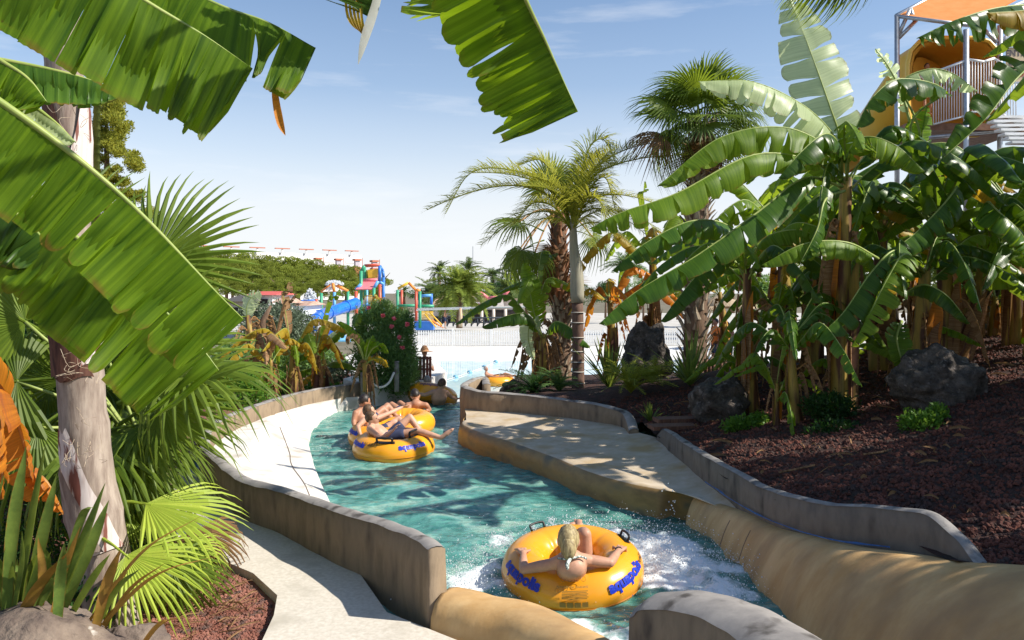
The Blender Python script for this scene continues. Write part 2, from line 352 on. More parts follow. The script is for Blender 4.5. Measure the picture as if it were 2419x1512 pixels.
# plants
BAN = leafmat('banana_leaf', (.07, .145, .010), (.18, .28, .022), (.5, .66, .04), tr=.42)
BANB = leafmat('banana_leaf_foreground', (.03, .085, .004), (.18, .29, .014), (.46, .68, .018), tr=.42, stripes=38, hue=.12)  # darker band colour deepened to stand for shadow bands on the blade
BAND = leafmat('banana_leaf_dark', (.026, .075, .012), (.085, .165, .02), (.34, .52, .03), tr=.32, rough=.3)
BANL = leafmat('banana_leaf_sunlit', (.48, .58, .28), (.60, .68, .40), (.85, .95, .55), tr=.5, rough=.35, hue=.05)  # strong sunlight on the blade put into this pale leaf colour
BANY = leafmat('banana_leaf_yellowing', (.28, .24, .02), (.55, .36, .03), (.85, .5, .03), tr=.42, edgew=.6, edge=(.30, .12, .03))
BANO = leafmat('banana_leaf_orange', (.42, .13, .02), (.7, .28, .03), (.9, .34, .03), tr=.45, edgew=.6, edge=(.30, .12, .05))
DEAD = leafmat('dry_leaf', (.16, .08, .035), (.42, .27, .15), (.45, .25, .1), tr=.25, rough=.85, spec=.1, edgew=.8)
RIBM = mat('leaf_rib', (.25, .34, .07), (.38, .44, .12), .45, 8, 3, trans=.15)
RIBD = mat('petiole_brown', (.3, .14, .04), (.45, .24, .08), .6, 8, 3)
FANM = leafmat('fan_palm_leaf', (.06, .105, .012), (.15, .21, .025), (.4, .52, .04), tr=.32, stripes=9, edgew=.97)
FANY = leafmat('fan_palm_leaf_young', (.22, .32, .03), (.42, .50, .07), (.5, .58, .06), tr=.35, stripes=9, edgew=.78, edge=(.5, .35, .08))
FANB = leafmat('fan_palm_leaf_dry', (.14, .07, .03), (.34, .2, .09), (.3, .16, .06), tr=.2, stripes=9, rough=.8)
FEA = leafmat('feather_palm_leaf', (.20, .24, .025), (.42, .44, .06), (.65, .62, .08), tr=.4, stripes=6, edgew=.97)
DATE = leafmat('date_palm_leaf', (.10, .16, .03), (.26, .32, .06), (.5, .58, .1), tr=.35, stripes=6, edgew=.97)
FEAD = leafmat('feather_palm_leaf_grey', (.05, .09, .03), (.13, .19, .06), (.3, .4, .1), tr=.3, stripes=6, edgew=.97)
SWD = leafmat('sword_leaf', (.06, .11, .025), (.18, .26, .05), (.4, .5, .07), tr=.3, stripes=3, edge=(.32, .12, .03), edgew=.85)
SWO = leafmat('sword_leaf_orange', (.30, .2, .03), (.52, .27, .07), (.6, .3, .05), tr=.3, stripes=3, edgew=.8)
STEMB = mat('banana_stem', (.22, .17, .03), (.44, .27, .05), .6, 3, 7, .008, 30, stretch=(6, 6, .7), c3=(.10, .04, .02), s3=1.6, lo3=.44, hi3=.56)
TRUNKG = mat('grey_palm_trunk', (.20, .15, .12), (.40, .33, .27), .85, 7, 8, .01, 30, stretch=(3, 3, .5), c3=(.12, .06, .045), s3=1.2, lo3=.54, hi3=.7)
BARK = mat('brown_bark', (.09, .055, .035), (.22, .14, .09), .95, 6, 7, .02, 25, stretch=(2, 2, .6))
BOOT = mat('palm_boot', (.24, .17, .11), (.46, .38, .28), .9, 8, 6, .006, 30, stretch=(3, 3, 1))
BOOTR = mat('palm_boot_red', (.17, .06, .03), (.40, .2, .11), .9, 8, 6, .006, 30, stretch=(3, 3, 1))
def simpleleaf(name, a, b, t, tr=.3, rough=.5): return leafmat(name, a, b, t, tr=tr, rough=rough, stripes=3, edgew=.99, hue=.2)
OLE = simpleleaf('oleander_leaf', (.07, .15, .045), (.17, .28, .09), (.34, .52, .10))
PINE = simpleleaf('pine_needles', (.12, .17, .025), (.30, .33, .05), (.4, .45, .06), tr=.35, rough=.7)
CYP = simpleleaf('cypress_foliage', (.11, .15, .02), (.36, .34, .04), (.55, .52, .06), tr=.35, rough=.7)
OLV = simpleleaf('olive_leaf', (.07, .10, .06), (.16, .2, .13), (.2, .26, .14), tr=.2)
DKG = simpleleaf('dark_shrub_leaf', (.012, .04, .012), (.04, .10, .02), (.08, .2, .03))
FERN = simpleleaf('fern_leaf', (.14, .19, .02), (.36, .38, .04), (.55, .58, .06))
BRG = simpleleaf('bright_shrub_leaf', (.05, .13, .012), (.12, .26, .03), (.3, .5, .06))
# ---------------- setting: ground ----------------
def wallX(Y): return lerp1([3, 4.4, 4.9, 5.8, 6.3, 7.1, 8.5, 10.2, 11.4, 12.3, 13.4, 17], [3.6, 3.15, 2.75, 2.62, 2.26, 2.1, 2.0, 1.93, 1.8, 1.0, -.6, -.6], Y)
def baseZ(Y): return lerp1([3, 4.4, 5, 6.3, 7, 10, 13, 16, 20, 24, 27], [.85, .74, .64, .6, .56, .44, .42, .36, .2, -.6, -1.2], Y)
def hillZ(x, y):
    d = max(0, x - wallX(y) - .1); sl = lerp1([4, 12, 15, 20, 30], [.235, .225, .05, .02, 0], y)
    return baseZ(y) + sl * min(d, 7) * (1 if d > 0 else 0) + .05 * nz3((x * .9, y * .9, 0)) + .02 * nz3((x * 4, y * 4, 3))
def grid(name, xs, ys, zf, m, kind='structure', keep=None):
    B = MB(); n = len(xs); v = [(x, y, zf(x, y)) for y in ys for x in xs]; f = []
    for j in range(len(ys) - 1):
        for i in range(n - 1):
            if keep and not keep((xs[i] + xs[i + 1]) / 2, (ys[j] + ys[j + 1]) / 2): continue
            f.append((j * n + i, j * n + i + 1, (j + 1) * n + i + 1, (j + 1) * n + i))
    B.add(v, f); return B.build(name, m, smooth=True, kind=kind)
grid('ground', np.linspace(-1500, 1500, 7), np.linspace(-200, 2500, 7), lambda x, y: -2.3, GRASSY)
hx = list(np.arange(-1.2, 9, .14)) + list(np.arange(9, 30, 1.5)); hy = list(np.arange(1.5, 19, .14)) + list(np.arange(19, 34, .8))
grid('planted_bank', hx, hy, hillZ, SOIL, keep=lambda x, y: x > wallX(y) + .02 and not (y > 13.7 and x < .02 * (y - 14)))
# left ground
def leftZ(x, y):
    z = lerp1([4, 9, 14, 18, 26, 34], [.05, .08, .3, .1, -.8, -1.2], y)
    return z + .03 * nz3((x * 1.5, y * 1.5, 5)) + (.1 * smooth01((-x - 3) / 3) if y < 12 else 0)
WL = [(-1.02, 5.0), (-1.2, 5.95), (-1.55, 6.45), (-2.05, 7.2), (-2.6, 7.75), (-3.2, 8.7), (-3.7, 9.6), (-4.05, 10.7), (-4.15, 11.8), (-4.05, 13.2), (-3.75, 14.5), (-3.3, 15.4), (-2.9, 16.1)]
def wlx(y): return lerp1([p[1] for p in WL], [p[0] for p in WL], y)
grid('garden_bed', list(np.arange(-9, -1.2, .15)) + [-.9], list(np.arange(2.5, 34, .2)), leftZ, LAVA, keep=lambda x, y: x < (wlx(y) - .25 if y < 16.2 else -3.6))
grid('left_lawn', np.linspace(-120, -9, 40), np.linspace(0, 60, 30), lambda x, y: -1.2 if y > 34 else leftZ(-9, y), GRASSY)
# path beside the channel, with kerb face to the gravel
ppath = [(-1.2, 2.6), (-1.55, 4.9), (-1.6, 5.35), (-1.68, 5.7), (-2.0, 6.15), (-2.35, 6.45), (-2.95, 7.05), (-3.9, 8.2), (-4.9, 9.6), (-4.9, 10.6), (-3.75, 9.75), (-3.05, 8.7), (-2.3, 7.6), (-1.6, 6.65), (-1.2, 6.2), (-.85, 5.4), (.9, 3.9), (.9, 2.6)]
MB().slab(ppath, .13, -.3).build('path', PATH, kind='structure')
# white apron between the left wall and the water
ap = [PZ(790, 1208, .05), PZ(762, 1150, .05), PZ(742, 1100, .05), PZ(728, 1045, .05), PZ(738, 1010, .05), PZ(765, 985, .05), PZ(800, 968, .05)]
apo = [(p.x, p.y, .05 if i < 5 else .08) for i, p in enumerate(ap)] + [(-2.95, 15.6, .25)] + [(x + .05, y, .26) for x, y in WL[::-1][1:-3]]
apr = MB().slab([(a, b, c) for a, b, c in apo], .1, -1).build('channel_apron', APRON, kind='structure')
CRK = mat('crack', (.16, .12, .09), None, .95)
cp = cat([PZ(661, 1012, .17), PZ(683, 1060, .15), PZ(688, 1090, .14), PZ(715, 1140, .12), PZ(733, 1185, .1)], 24)
from mathutils.bvhtree import BVHTree
dg_ = bpy.context.evaluated_depsgraph_get(); bv = BVHTree.FromObject(apr, dg_); vj = []
for p in cp:
    h = bv.ray_cast(p + Vector((0, 0, 3)), Vector((0, 0, -1)))[0]
    if h: vj += [(h.x - .006, h.y, h.z + .004), (h.x + .006, h.y, h.z + .004)]
MB().add(vj, [(2 * i, 2 * i + 1, 2 * i + 3, 2 * i + 2) for i in range(len(vj) // 2 - 1)]).build('expansion_joint', CRK, kind='structure')
# right bank / left exit kerb: flat white slab with the hedge on it
MB().slab([(-3.0, 16.0, .42), (-2.75, 15.9, .38), (-1.9, 17.6, .36), (-1.6, 19.5, .34), (-2.2, 24, .1), (-3.4, 24, .2), (-3.6, 17, .45)], .4, -2).build('pavement', APRON, kind='structure')
# ------- channel walls -------
def wall(name, pts, thick, m, label, cat_, sub=8, cap=None, capm=None, group=None, lean=0):
    """pts: (x, y, ztop, zbase) centre line; rounded top; cap = coping sheet over the top as a part"""
    C = cat([(p[0], p[1], p[2]) for p in pts], len(pts) * sub); Bz = cat([(p[0], p[1], p[3]) for p in pts], len(pts) * sub)
    prof = [(-1, 0), (-1, .25), (-1, .5), (-1, .8), (-.93, .95), (-.6, 1.02), (0, 1.05), (.6, 1.02), (.93, .95), (1, .8), (1, .5), (1, .25), (1, 0)]
    n = len(C); v = []; f = []; k = len(prof)
    for i in range(n):
        T = (C[min(i + 1, n - 1)] - C[max(i - 1, 0)]); T.z = 0; T.normalize(); N = Vector((T.y, -T.x, 0)); h = C[i].z - Bz[i].z
        tt = thick * (1 + .07 * nz3((C[i].x, C[i].y, 0), 2.5))
        for a, b in prof:
            z = Bz[i].z + h * min(b, .8) + (tt * .35 * max(0, b - .8) / .25 + h * .2 if b > .8 else 0)
            p = Vector((C[i].x, C[i].y, z)) + N * (a * tt / 2)
            p += N * (.012 * nz3(p, 4, 3)) + Vector((0, 0, .012 * nz3(p, 5, 8) * b)); v.append(p)
    for i in range(n - 1):
        for j in range(k - 1): f.append((i * k + j, i * k + j + 1, (i + 1) * k + j + 1, (i + 1) * k + j))
    f.append(tuple(range(k))[::-1]); f.append(tuple((n - 1) * k + j for j in range(k)))
    B = MB().add(v, f); base = Vector((C[0].x, C[0].y, Bz[0].z)); r = thing(name, label, cat_, base, group)
    B.build('wall_face', m, r, True)
    cv = []; cf = []
    for i in range(n):
        for j in range(4, 9):
            a = v[i * k + j]; cv.append(a + Vector((0, 0, .006)) + (a - v[i * k + 6]).normalized() * .004 if j != 6 else a + Vector((0, 0, .008)))
    for i in range(n - 1):
        for j in range(4): cf.append((i * 5 + j, i * 5 + j + 1, (i + 1) * 5 + j + 1, (i + 1) * 5 + j))
    MB().add(cv, cf).build('coping', capm or GREY, r, True)
    return r
wl = []
ztops = [.60, .62, .62, .58, .56, .52, .5, .5, .52, .54, .55, .55, .55]; zb = [.1] * 5 + [.08] * 8
wall('channel_wall', [(x, y, a, b - .3) for (x, y), a, b in zip([(-.49, 5.24)] + [(-.62, 5.5), (-1.0, 6.02), (-1.38, 6.42)] + WL[3:], [.58, .57, .535, .51, .47, .44, .43, .45, .46, .455, .45, .46, .46, .46], zb + zb)], .13, BROWNC,
     'low curved brown concrete wall along the left side of the water channel', 'wall')
wall('channel_wall', [PZ(1150, 930, .5).to_tuple()[:2] + (.62, .0), (P(1143, 900, 15.3)).to_tuple()[:2] + (.62, .0), P(1118, 905, 14.6).to_tuple()[:2] + (.66, .1), P(1097, 922, 13.5).to_tuple()[:2] + (.66, -.1), P(1150, 930, 13.1).to_tuple()[:2] + (.62, .1),
     P(1231, 935, 12.9).to_tuple()[:2] + (.6, .1), P(1364, 948, 12.25).to_tuple()[:2] + (.58, .1), P(1448, 963, 11.75).to_tuple()[:2] + (.55, .1), P(1484, 985, 11.4).to_tuple()[:2] + (.5, .1), P(1497, 1010, 10.95).to_tuple()[:2] + (.36, .1)],
     .14, BROWNC, 'curved dark concrete wall behind the pale deck in the middle of the channel', 'wall')
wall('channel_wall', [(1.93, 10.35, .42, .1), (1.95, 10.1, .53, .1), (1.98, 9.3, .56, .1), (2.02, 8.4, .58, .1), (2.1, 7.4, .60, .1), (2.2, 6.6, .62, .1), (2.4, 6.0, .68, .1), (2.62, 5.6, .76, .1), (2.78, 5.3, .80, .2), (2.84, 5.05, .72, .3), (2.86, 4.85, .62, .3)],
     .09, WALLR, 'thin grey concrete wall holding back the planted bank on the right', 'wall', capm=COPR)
nw = wall('channel_wall', [(.76, 4.46, .44, -.5), (.82, 4.40, .50, -.5), (.95, 4.24, .56, -.5), (1.08, 4.02, .60, -.4), (1.17, 3.72, .64, -.3), (1.22, 3.3, .68, -.2), (1.26, 2.8, .68, 0), (1.3, 2.0, .7, 0)], .38, BROWNC,
     'thick round topped concrete wall nearest the camera at the bottom', 'wall')
# buff rounded kerb from the wall end to the bottom of the picture
def sweep(name, C, prof, m, kind=None, parent=None, nfn=None):
    n = len(C); k = len(prof); v = []; f = []
    for i in range(n):
        T = (C[min(i + 1, n - 1)] - C[max(i - 1, 0)]); T.z = 0; T.normalize(); N = Vector((T.y, -T.x, 0))
        for a, z in prof:
            p = C[i] + N * a + Vector((0, 0, z)); p += Vector((nz3(p, 5), nz3(p, 5, 4), nz3(p, 4, 9))) * .012; v.append(p)
    for i in range(n - 1):
        for j in range(k - 1): f.append((i * k + j, i * k + j + 1, (i + 1) * k + j + 1, (i + 1) * k + j))
    f.append(tuple(range(k))[::-1]); f.append(tuple((n - 1) * k + j for j in range(k)))
    return MB().add(v, f).build(name, m, parent, True, kind=kind)
prof = [(-.2, -.6), (-.19, -.05), (-.17, .02), (-.12, .06), (-.03, .08), (.06, .07), (.13, .03), (.17, -.04), (.2, -.2), (.22, -.7)]
kb = sweep('kerb', cat([(-.43, 5.3, .24), (-.2, 5.16, .24), (.05, 5.0, .25), (.3, 4.72, .25), (.55, 4.3, .26), (.7, 3.9, .26), (.8, 3.3, .26)], 50), prof, TAN)
tag(kb, 'buff rounded concrete kerb running from the wall end to the bottom edge', 'kerb')
# middle deck
EDGE = mat('ochre_wet_edge', (.20, .12, .04), (.36, .22, .07), .45, 2.5, 8, .004, 40, c3=(.12, .10, .06), s3=2.5, lo3=.5, hi3=.66, stretch=(1, 1, 2))
dk = [PZ(1094, 992, .3), PZ(1096, 1003, .3), PZ(1140, 1022, .3), PZ(1200, 1040, .3), PZ(1300, 1075, .29), PZ(1400, 1115, .28), PZ(1500, 1143, .28), PZ(1600, 1160, .29), PZ(1660, 1172, .3)]
dko = [(p.x, p.y, p.z) for p in dk]
B = MB(); n = len(dko)
edge = cat(dko, 70)
back = cat([(-.78, 13.3, .36), (.2, 12.9, .36), (1.0, 12.3, .36), (1.6, 11.5, .36), (1.75, 11.0, .36), (1.93, 10.3, .38), (2.0, 8.6, .36), (2.13, 7.4, .36), (2.25, 6.7, .38)], 70)
v = []; f = []; K = 14
for i in range(71):
    e = edge[i]; b = back[i]; T = edge[min(i + 1, 70)] - edge[max(i - 1, 0)]; T.z = 0; T.normalize(); N = Vector((-T.y, T.x, 0))
    if N.dot(b - e) > 0: N = -N
    rows = [e + N * .10 + Vector((0, 0, -1.2)), e + N * .075 + Vector((0, 0, -.4)), e + N * .06 + Vector((0, 0, -.16)), e + N * .04 + Vector((0, 0, -.06)), e + N * .0 + Vector((0, 0, -.01)), e - N * .05]
    for j in range(1, K - 4): t = j / (K - 5); q = (e - N * .05).lerp(b, t); q.z += .012 * nz3(q, 2) - .05 * math.sin(math.pi * t) * (i / 70); rows.append(q)
    for q in rows: q += Vector((nz3(q, 4), nz3(q, 4, 5), 0)) * .012
    v += rows; KR = len(rows)
for i in range(70):
    for j in range(KR - 1): f.append((i * KR + j, i * KR + j + 1, (i + 1) * KR + j + 1, (i + 1) * KR + j))
B.add(v, f); dd = B.build('deck', [DECK, EDGE], smooth=True, kind='structure')
for i, p in enumerate(dd.data.polygons): p.material_index = 1 if i % (KR - 1) < 4 else 0
MB().add([(-.74, 13.36, .3), (-.66, 13.6, .3), (-.66, 13.6, -1), (-.74, 13.36, -1), tuple(edge[0]), (edge[0].x, edge[0].y, -1)], [(0, 1, 2, 3), (4, 0, 3, 5)]).build('deck_end', TAN, kind='structure')
# ochre sloping side of the incoming chute on the right, and its floor
tops = [(1.86, 7.95, .30), (1.98, 7.3, .32), (2.09, 6.75, .36), (2.2, 6.1, .43), (2.32, 5.62, .50), (2.52, 5.2, .60), (2.74, 4.85, .665), (2.96, 4.45, .74), (3.3, 3.9, .80), (3.9, 3.0, .9), (4.6, 2, 1)]
bots = [(1.68, 7.85, -.5), (1.74, 7.2, -.5), (1.80, 6.6, -.45), (1.84, 6.1, -.35), (1.88, 5.7, -.22), (1.95, 5.3, -.1), (2.03, 4.9, -.02), (2.12, 4.5, .05), (2.3, 3.9, .13), (2.6, 3, .25), (3.0, 2, .4)]
inn = [(.9, 7.5, -.9), (.9, 7.0, -.9), (.9, 6.6, -.8), (.9, 6.1, -.55), (.9, 5.7, -.35), (.95, 5.3, -.2), (1.0, 4.9, -.1), (1.05, 4.4, -.02), (1.15, 3.9, .08), (1.4, 3.0, .2), (1.8, 2, .35)]
A = cat(tops, 60); Bb = cat(bots, 60); Ci = cat(inn, 60); v = []; f = []
for i in range(61):
    rows = []; out = Vector((.30, .10, 0))
    rows += [A[i] + out + Vector((0, 0, -.06)), A[i] + out * .5 + Vector((0, 0, -.015)), A[i] + out * .1]
    for j in range(1, 11):
        t = j / 10; q = A[i].lerp(Bb[i], t); q.z = A[i].z + (Bb[i].z - A[i].z) * (t ** 1.55 if t < 1 else 1); q += Vector((.10, .04, 0)) * math.sin(math.pi * t) * -.6; rows.append(q)
    for j in range(1, 6): rows.append(Bb[i].lerp(Ci[i], j / 5))
    for q in rows: q += Vector((nz3(q, 1.3), nz3(q, 1.3, 5), nz3(q, 1.3, 2))) * .03
    v += rows; KR = len(rows)
for i in range(60):
    for j in range(KR - 1): f.append((i * KR + j, i * KR + j + 1, (i + 1) * KR + j + 1, (i + 1) * KR + j))
MB().add(v, f).build('chute', TAN, smooth=True, kind='structure')
for i in (8, 12): MB().tube([v[i * KR + j] + Vector((-.001, 0, 0)) for j in range(4, 13)], .0035, 5).build('chute_joint', CRK, kind='structure')
# blue paint traces where the thin wall meets the chute
bl = cat([(1.98, 8.0, .385), (2.10, 7.0, .385), (2.22, 6.3, .43), (2.38, 5.78, .49), (2.6, 5.4, .56)], 40)
MB().tube([p + Vector((-.035 + .012 * nz3(p, 7), 0, .01)) for p in bl], [.004 + .013 * max(0, nz3(p, 9)) for p in bl], 5).build('paint_trace', BLUELINE, kind='structure')
# basin floor
MB().add([(-6, 2, -.85), (5, 2, -.85), (5, 17, -.85), (-6, 17, -.85)], [(0, 1, 2, 3)]).build('channel_floor', mat('basin_floor', (.42, .5, .44), (.5, .56, .48), .8, 1.5, 5), kind='structure')
# exit ramp down to the pool and the pool
v = []; f = []; ys = list(np.linspace(16.2, 30, 30)); 
for y in ys:
    t = (y - 16.2) / 13.8; z = -.06 - 1.62 * smooth01(t * 1.1) ** .9
    for x in np.linspace(-2.4, lerp1([16, 18, 30], [-.4, .8, 4], y), 12): v.append((x, y, z + .02 * nz3((x, y, 0), 3)))
for j in range(29):
    for i in range(11): f.append((j * 12 + i, j * 12 + i + 1, (j + 1) * 12 + i + 1, (j + 1) * 12 + i))
MB().add(v, f).build('exit_ramp', APRON, smooth=True, kind='structure')
pw = mat('pool_water', (.50, .72, .80), (.62, .82, .88), .08, 2.5, 6, .012, 3, spec=.5, c3=(.74, .86, .88), s3=1.2, lo3=.5, hi3=.66, stretch=(1, .5, 1))
MB().add([(-2.5, 24, -1.7), (45, 24, -1.7), (45, 46.5, -1.7), (-4.5, 46.5, -1.7)], [(0, 1, 2, 3)]).build('pool_water', pw, kind='structure')
MB().slab([(-4.4, 46, -1.72), (45, 46, -1.72), (45, 52, -1.25), (-7, 52, -1.25)], 0, -2.2).build('pool_edge', SAND, kind='structure')
MB().slab([(-60, 52), (90, 52), (90, 135), (-60, 135)], -1.25, -2.2).build('park_ground', mat('park_pavement', (.42, .4, .36), (.55, .52, .47), .9, .5, 6), kind='structure')
MB().slab([(-2.6, 24), (-4.4, 46), (-6, 52), (-9, 52), (-9, 24)], -1.2, -2.2).build('pool_side', SAND, kind='structure')
# ---------------- river water ----------------
rx = np.arange(-4.7, 3.0, .03); ry = np.concatenate([np.arange(3.2, 9, .025), np.arange(9, 18.2, .05)])
X, Yg = np.meshgrid(rx, ry)
def fbm(X, Y, sx, sy, seed, oc=3):
    out = np.zeros_like(X); a = 1
    g = np.random.default_rng(seed)
    for o in range(oc):
        th = g.uniform(0, 6.28, 5)
        for k in range(5):
            d = th[k] if o else g.uniform(.6, 2.4)
            out += a / 5 * np.sin((X * math.cos(d) * sx + Y * math.sin(d) * sy) * (2 ** o) * g.uniform(.8, 1.3) + g.uniform(0, 6.28) + 1.3 * np.sin(X * sx * .7 * (2 ** o) + k * 2.1) * np.cos(Y * sy * .6 * (2 ** o) + k))
        a *= .52
    return out
def bl2(X, Y, cx, cy, rx_, ry_): return np.exp(-((X - cx) / rx_) ** 2 - ((Y - cy) / ry_) ** 2)
foam = (1.3 * bl2(X, Yg, 1.35, 6.55, .62, .62) + .95 * bl2(X, Yg, -.22, 6.3, .42, .5) + 1.1 * bl2(X, Yg, .6, 7.25, 1.0, .33) + .9 * bl2(X, Yg, .75, 5.05, .55, .33) + .7 * bl2(X, Yg, 1.55, 5.7, .3, .5) + .9 * bl2(X, Yg, .2, 5.35, .5, .18)
        + .5 * bl2(X, Yg, -2.6, 12.0, .5, 1.2) + .45 * bl2(X, Yg, -1.3, 11.0, .7, .25) + .6 * bl2(X, Yg, -1.2, 16.5, 1.5, 1.2) + .35 * bl2(X, Yg, -2.4, 14, .8, 1.2))
def vn(X, Y, s, seed, oc=4):
    """fractal value noise via numpy"""
    out = np.zeros_like(X); a = .5; tot = 0
    for o in range(oc):
        xs = X * s * 2 ** o + 31.7 * seed; ys = Y * s * 2 ** o + 17.3 * seed + 100; xi = np.floor(xs).astype(int); yi = np.floor(ys).astype(int); fx = xs - xi; fy = ys - yi
        fx = fx * fx * (3 - 2 * fx); fy = fy * fy * (3 - 2 * fy)
        h = lambda i, j: ((np.sin(i * 127.1 + j * 311.7 + seed * 74.7) * 43758.5453) % 1)
        out += a * ((h(xi, yi) * (1 - fx) + h(xi + 1, yi) * fx) * (1 - fy) + (h(xi, yi + 1) * (1 - fx) + h(xi + 1, yi + 1) * fx) * fy); tot += a; a *= .5
    return out / tot
n1 = vn(X, Yg, 5, 1, 5); n2 = vn(X, Yg * 1.3, 1.6, 7, 4)
Z = .018 * fbm(X, Yg, 2.2, 3.2, 4, 2) + .03 * (n2 - .5) * 2 + .014 * fbm(X, Yg, 7, 10, 9, 2) + .010 * (1 - np.abs(vn(X, Yg * 1.8, 6, 12, 3) - .5) * 4)
Z += np.clip(foam, 0, 1.3) * (.035 + .10 * (vn(X, Yg, 7, 3, 5) - .42) + .05 * (vn(X, Yg, 19, 5, 3) - .5)) + .05 * bl2(X, Yg, .6, 7.2, 1.1, .3)
Z += .06 * bl2(X, Yg, -1.3, 9.3, .8, .35) + .07 * bl2(X, Yg, -.8, 8.1, .5, .2) + .05 * bl2(X, Yg, -1.0, 10.9, .7, .2)
Z -= .3 * np.clip((Yg - 16.3) / 2, 0, 1)
fm = np.clip((foam * (.55 + 1.1 * (n1 - .4)) - .34) * 3.2, 0, 1)
ny, nx = X.shape; V = np.stack([X, Yg, Z], -1).reshape(-1, 3)
ii = np.arange(ny * nx).reshape(ny, nx); Fq = np.stack([ii[:-1, :-1], ii[:-1, 1:], ii[1:, 1:], ii[1:, :-1]], -1).reshape(-1, 4)
me = bpy.data.meshes.new('river_water'); me.from_pydata(V.tolist(), [], Fq.tolist()); me.shade_smooth()
at = me.attributes.new('foam', 'FLOAT', 'POINT'); at.data.foreach_set('value', fm.ravel().astype(np.float32))
dm = np.clip((X - .2 + (Yg - 8) * .35) / 2.5, 0, 1).ravel()
at = me.attributes.new('deep', 'FLOAT', 'POINT'); at.data.foreach_set('value', dm.astype(np.float32))
wm = bpy.data.materials.new('river_water'); wm.use_nodes = True; t = wm.node_tree; l = t.links.new; t.nodes.clear()
out = nn(t, 'ShaderNodeOutputMaterial'); df = nn(t, 'ShaderNodeBsdfDiffuse'); trp = nn(t, 'ShaderNodeBsdfTransparent'); trp.inputs[0].default_value = (.22, .62, .56, 1)
gl = nn(t, 'ShaderNodeBsdfGlossy'); gl.inputs['Roughness'].default_value = .06; fr = nn(t, 'ShaderNodeFresnel'); fr.inputs[0].default_value = 1.33
tcn = nn(t, 'ShaderNodeTexCoord'); nb = nn(t, 'ShaderNodeTexNoise'); nb.inputs['Scale'].default_value = 9; nb.inputs['Detail'].default_value = 6; nb.inputs['Roughness'].default_value = .6
mpw = nn(t, 'ShaderNodeMapping'); mpw.inputs['Scale'].default_value = (1, 1.7, 1); l(tcn.outputs['Object'], mpw.inputs[0]); l(mpw.outputs[0], nb.inputs[0])
bpn = nn(t, 'ShaderNodeBump'); bpn.inputs['Strength'].default_value = .9; bpn.inputs['Distance'].default_value = .035; l(nb.outputs[0], bpn.inputs['Height'])
for q in (df, gl, fr): l(bpn.outputs[0], q.inputs['Normal'])
n3 = nn(t, 'ShaderNodeTexNoise'); n3.inputs['Scale'].default_value = 2.4; n3.inputs['Detail'].default_value = 7; n3.inputs['Distortion'].default_value = 1.2; l(mpw.outputs[0], n3.inputs[0])
rc = nn(t, 'ShaderNodeValToRGB'); e = rc.color_ramp.elements; e[0].position = .36; e[0].color = (.07, .27, .235, 1); e[1].position = .7; e[1].color = (.44, .66, .54, 1); e2 = e.new(.52); e2.color = (.17, .46, .40, 1)
l(n3.outputs[0], rc.inputs[0])
am = nn(t, 'ShaderNodeAttribute'); am.attribute_name = 'deep'; mxd = nn(t, 'ShaderNodeMix', data_type='RGBA'); mxd.inputs[7].default_value = (.05, .19, .145, 1); md = nn(t, 'ShaderNodeMath', operation='MULTIPLY'); md.inputs[1].default_value = .75
l(am.outputs['Fac'], md.inputs[0]); l(md.outputs[0], mxd.inputs[0]); l(rc.outputs[0], mxd.inputs[6]); l(mxd.outputs[2], df.inputs[0])
m1 = nn(t, 'ShaderNodeMixShader'); m1.inputs[0].default_value = .30; l(df.outputs[0], m1.inputs[1]); l(trp.outputs[0], m1.inputs[2])
m2 = nn(t, 'ShaderNodeMixShader'); l(fr.outputs[0], m2.inputs[0]); l(m1.outputs[0], m2.inputs[1]); l(gl.outputs[0], m2.inputs[2])
af = nn(t, 'ShaderNodeAttribute'); af.attribute_name = 'foam'; fo = nn(t, 'ShaderNodeBsdfDiffuse'); fo.inputs[0].default_value = (.85, .88, .88, 1)
nf = nn(t, 'ShaderNodeTexNoise'); nf.inputs['Scale'].default_value = 26; nf.inputs['Detail'].default_value = 6; nf.inputs['Roughness'].default_value = .7; l(tcn.outputs['Object'], nf.inputs[0])
fa_ = nn(t, 'ShaderNodeMath', operation='ADD'); l(af.outputs['Fac'], fa_.inputs[0]); l(nf.outputs[0], fa_.inputs[1])
fr2 = nn(t, 'ShaderNodeMapRange'); fr2.inputs[1].default_value = .80; fr2.inputs[2].default_value = 1.38; l(fa_.outputs[0], fr2.inputs[0])
l(bpn.outputs[0], fo.inputs['Normal'])
m3 = nn(t, 'ShaderNodeMixShader'); l(fr2.outputs[0], m3.inputs[0]); l(m2.outputs[0], m3.inputs[1]); l(fo.outputs[0], m3.inputs[2]); l(m3.outputs[0], out.inputs[0])
me.materials.append(wm); wob = bpy.data.objects.new('river_water', me); COL.objects.link(wob); wob['kind'] = 'structure'
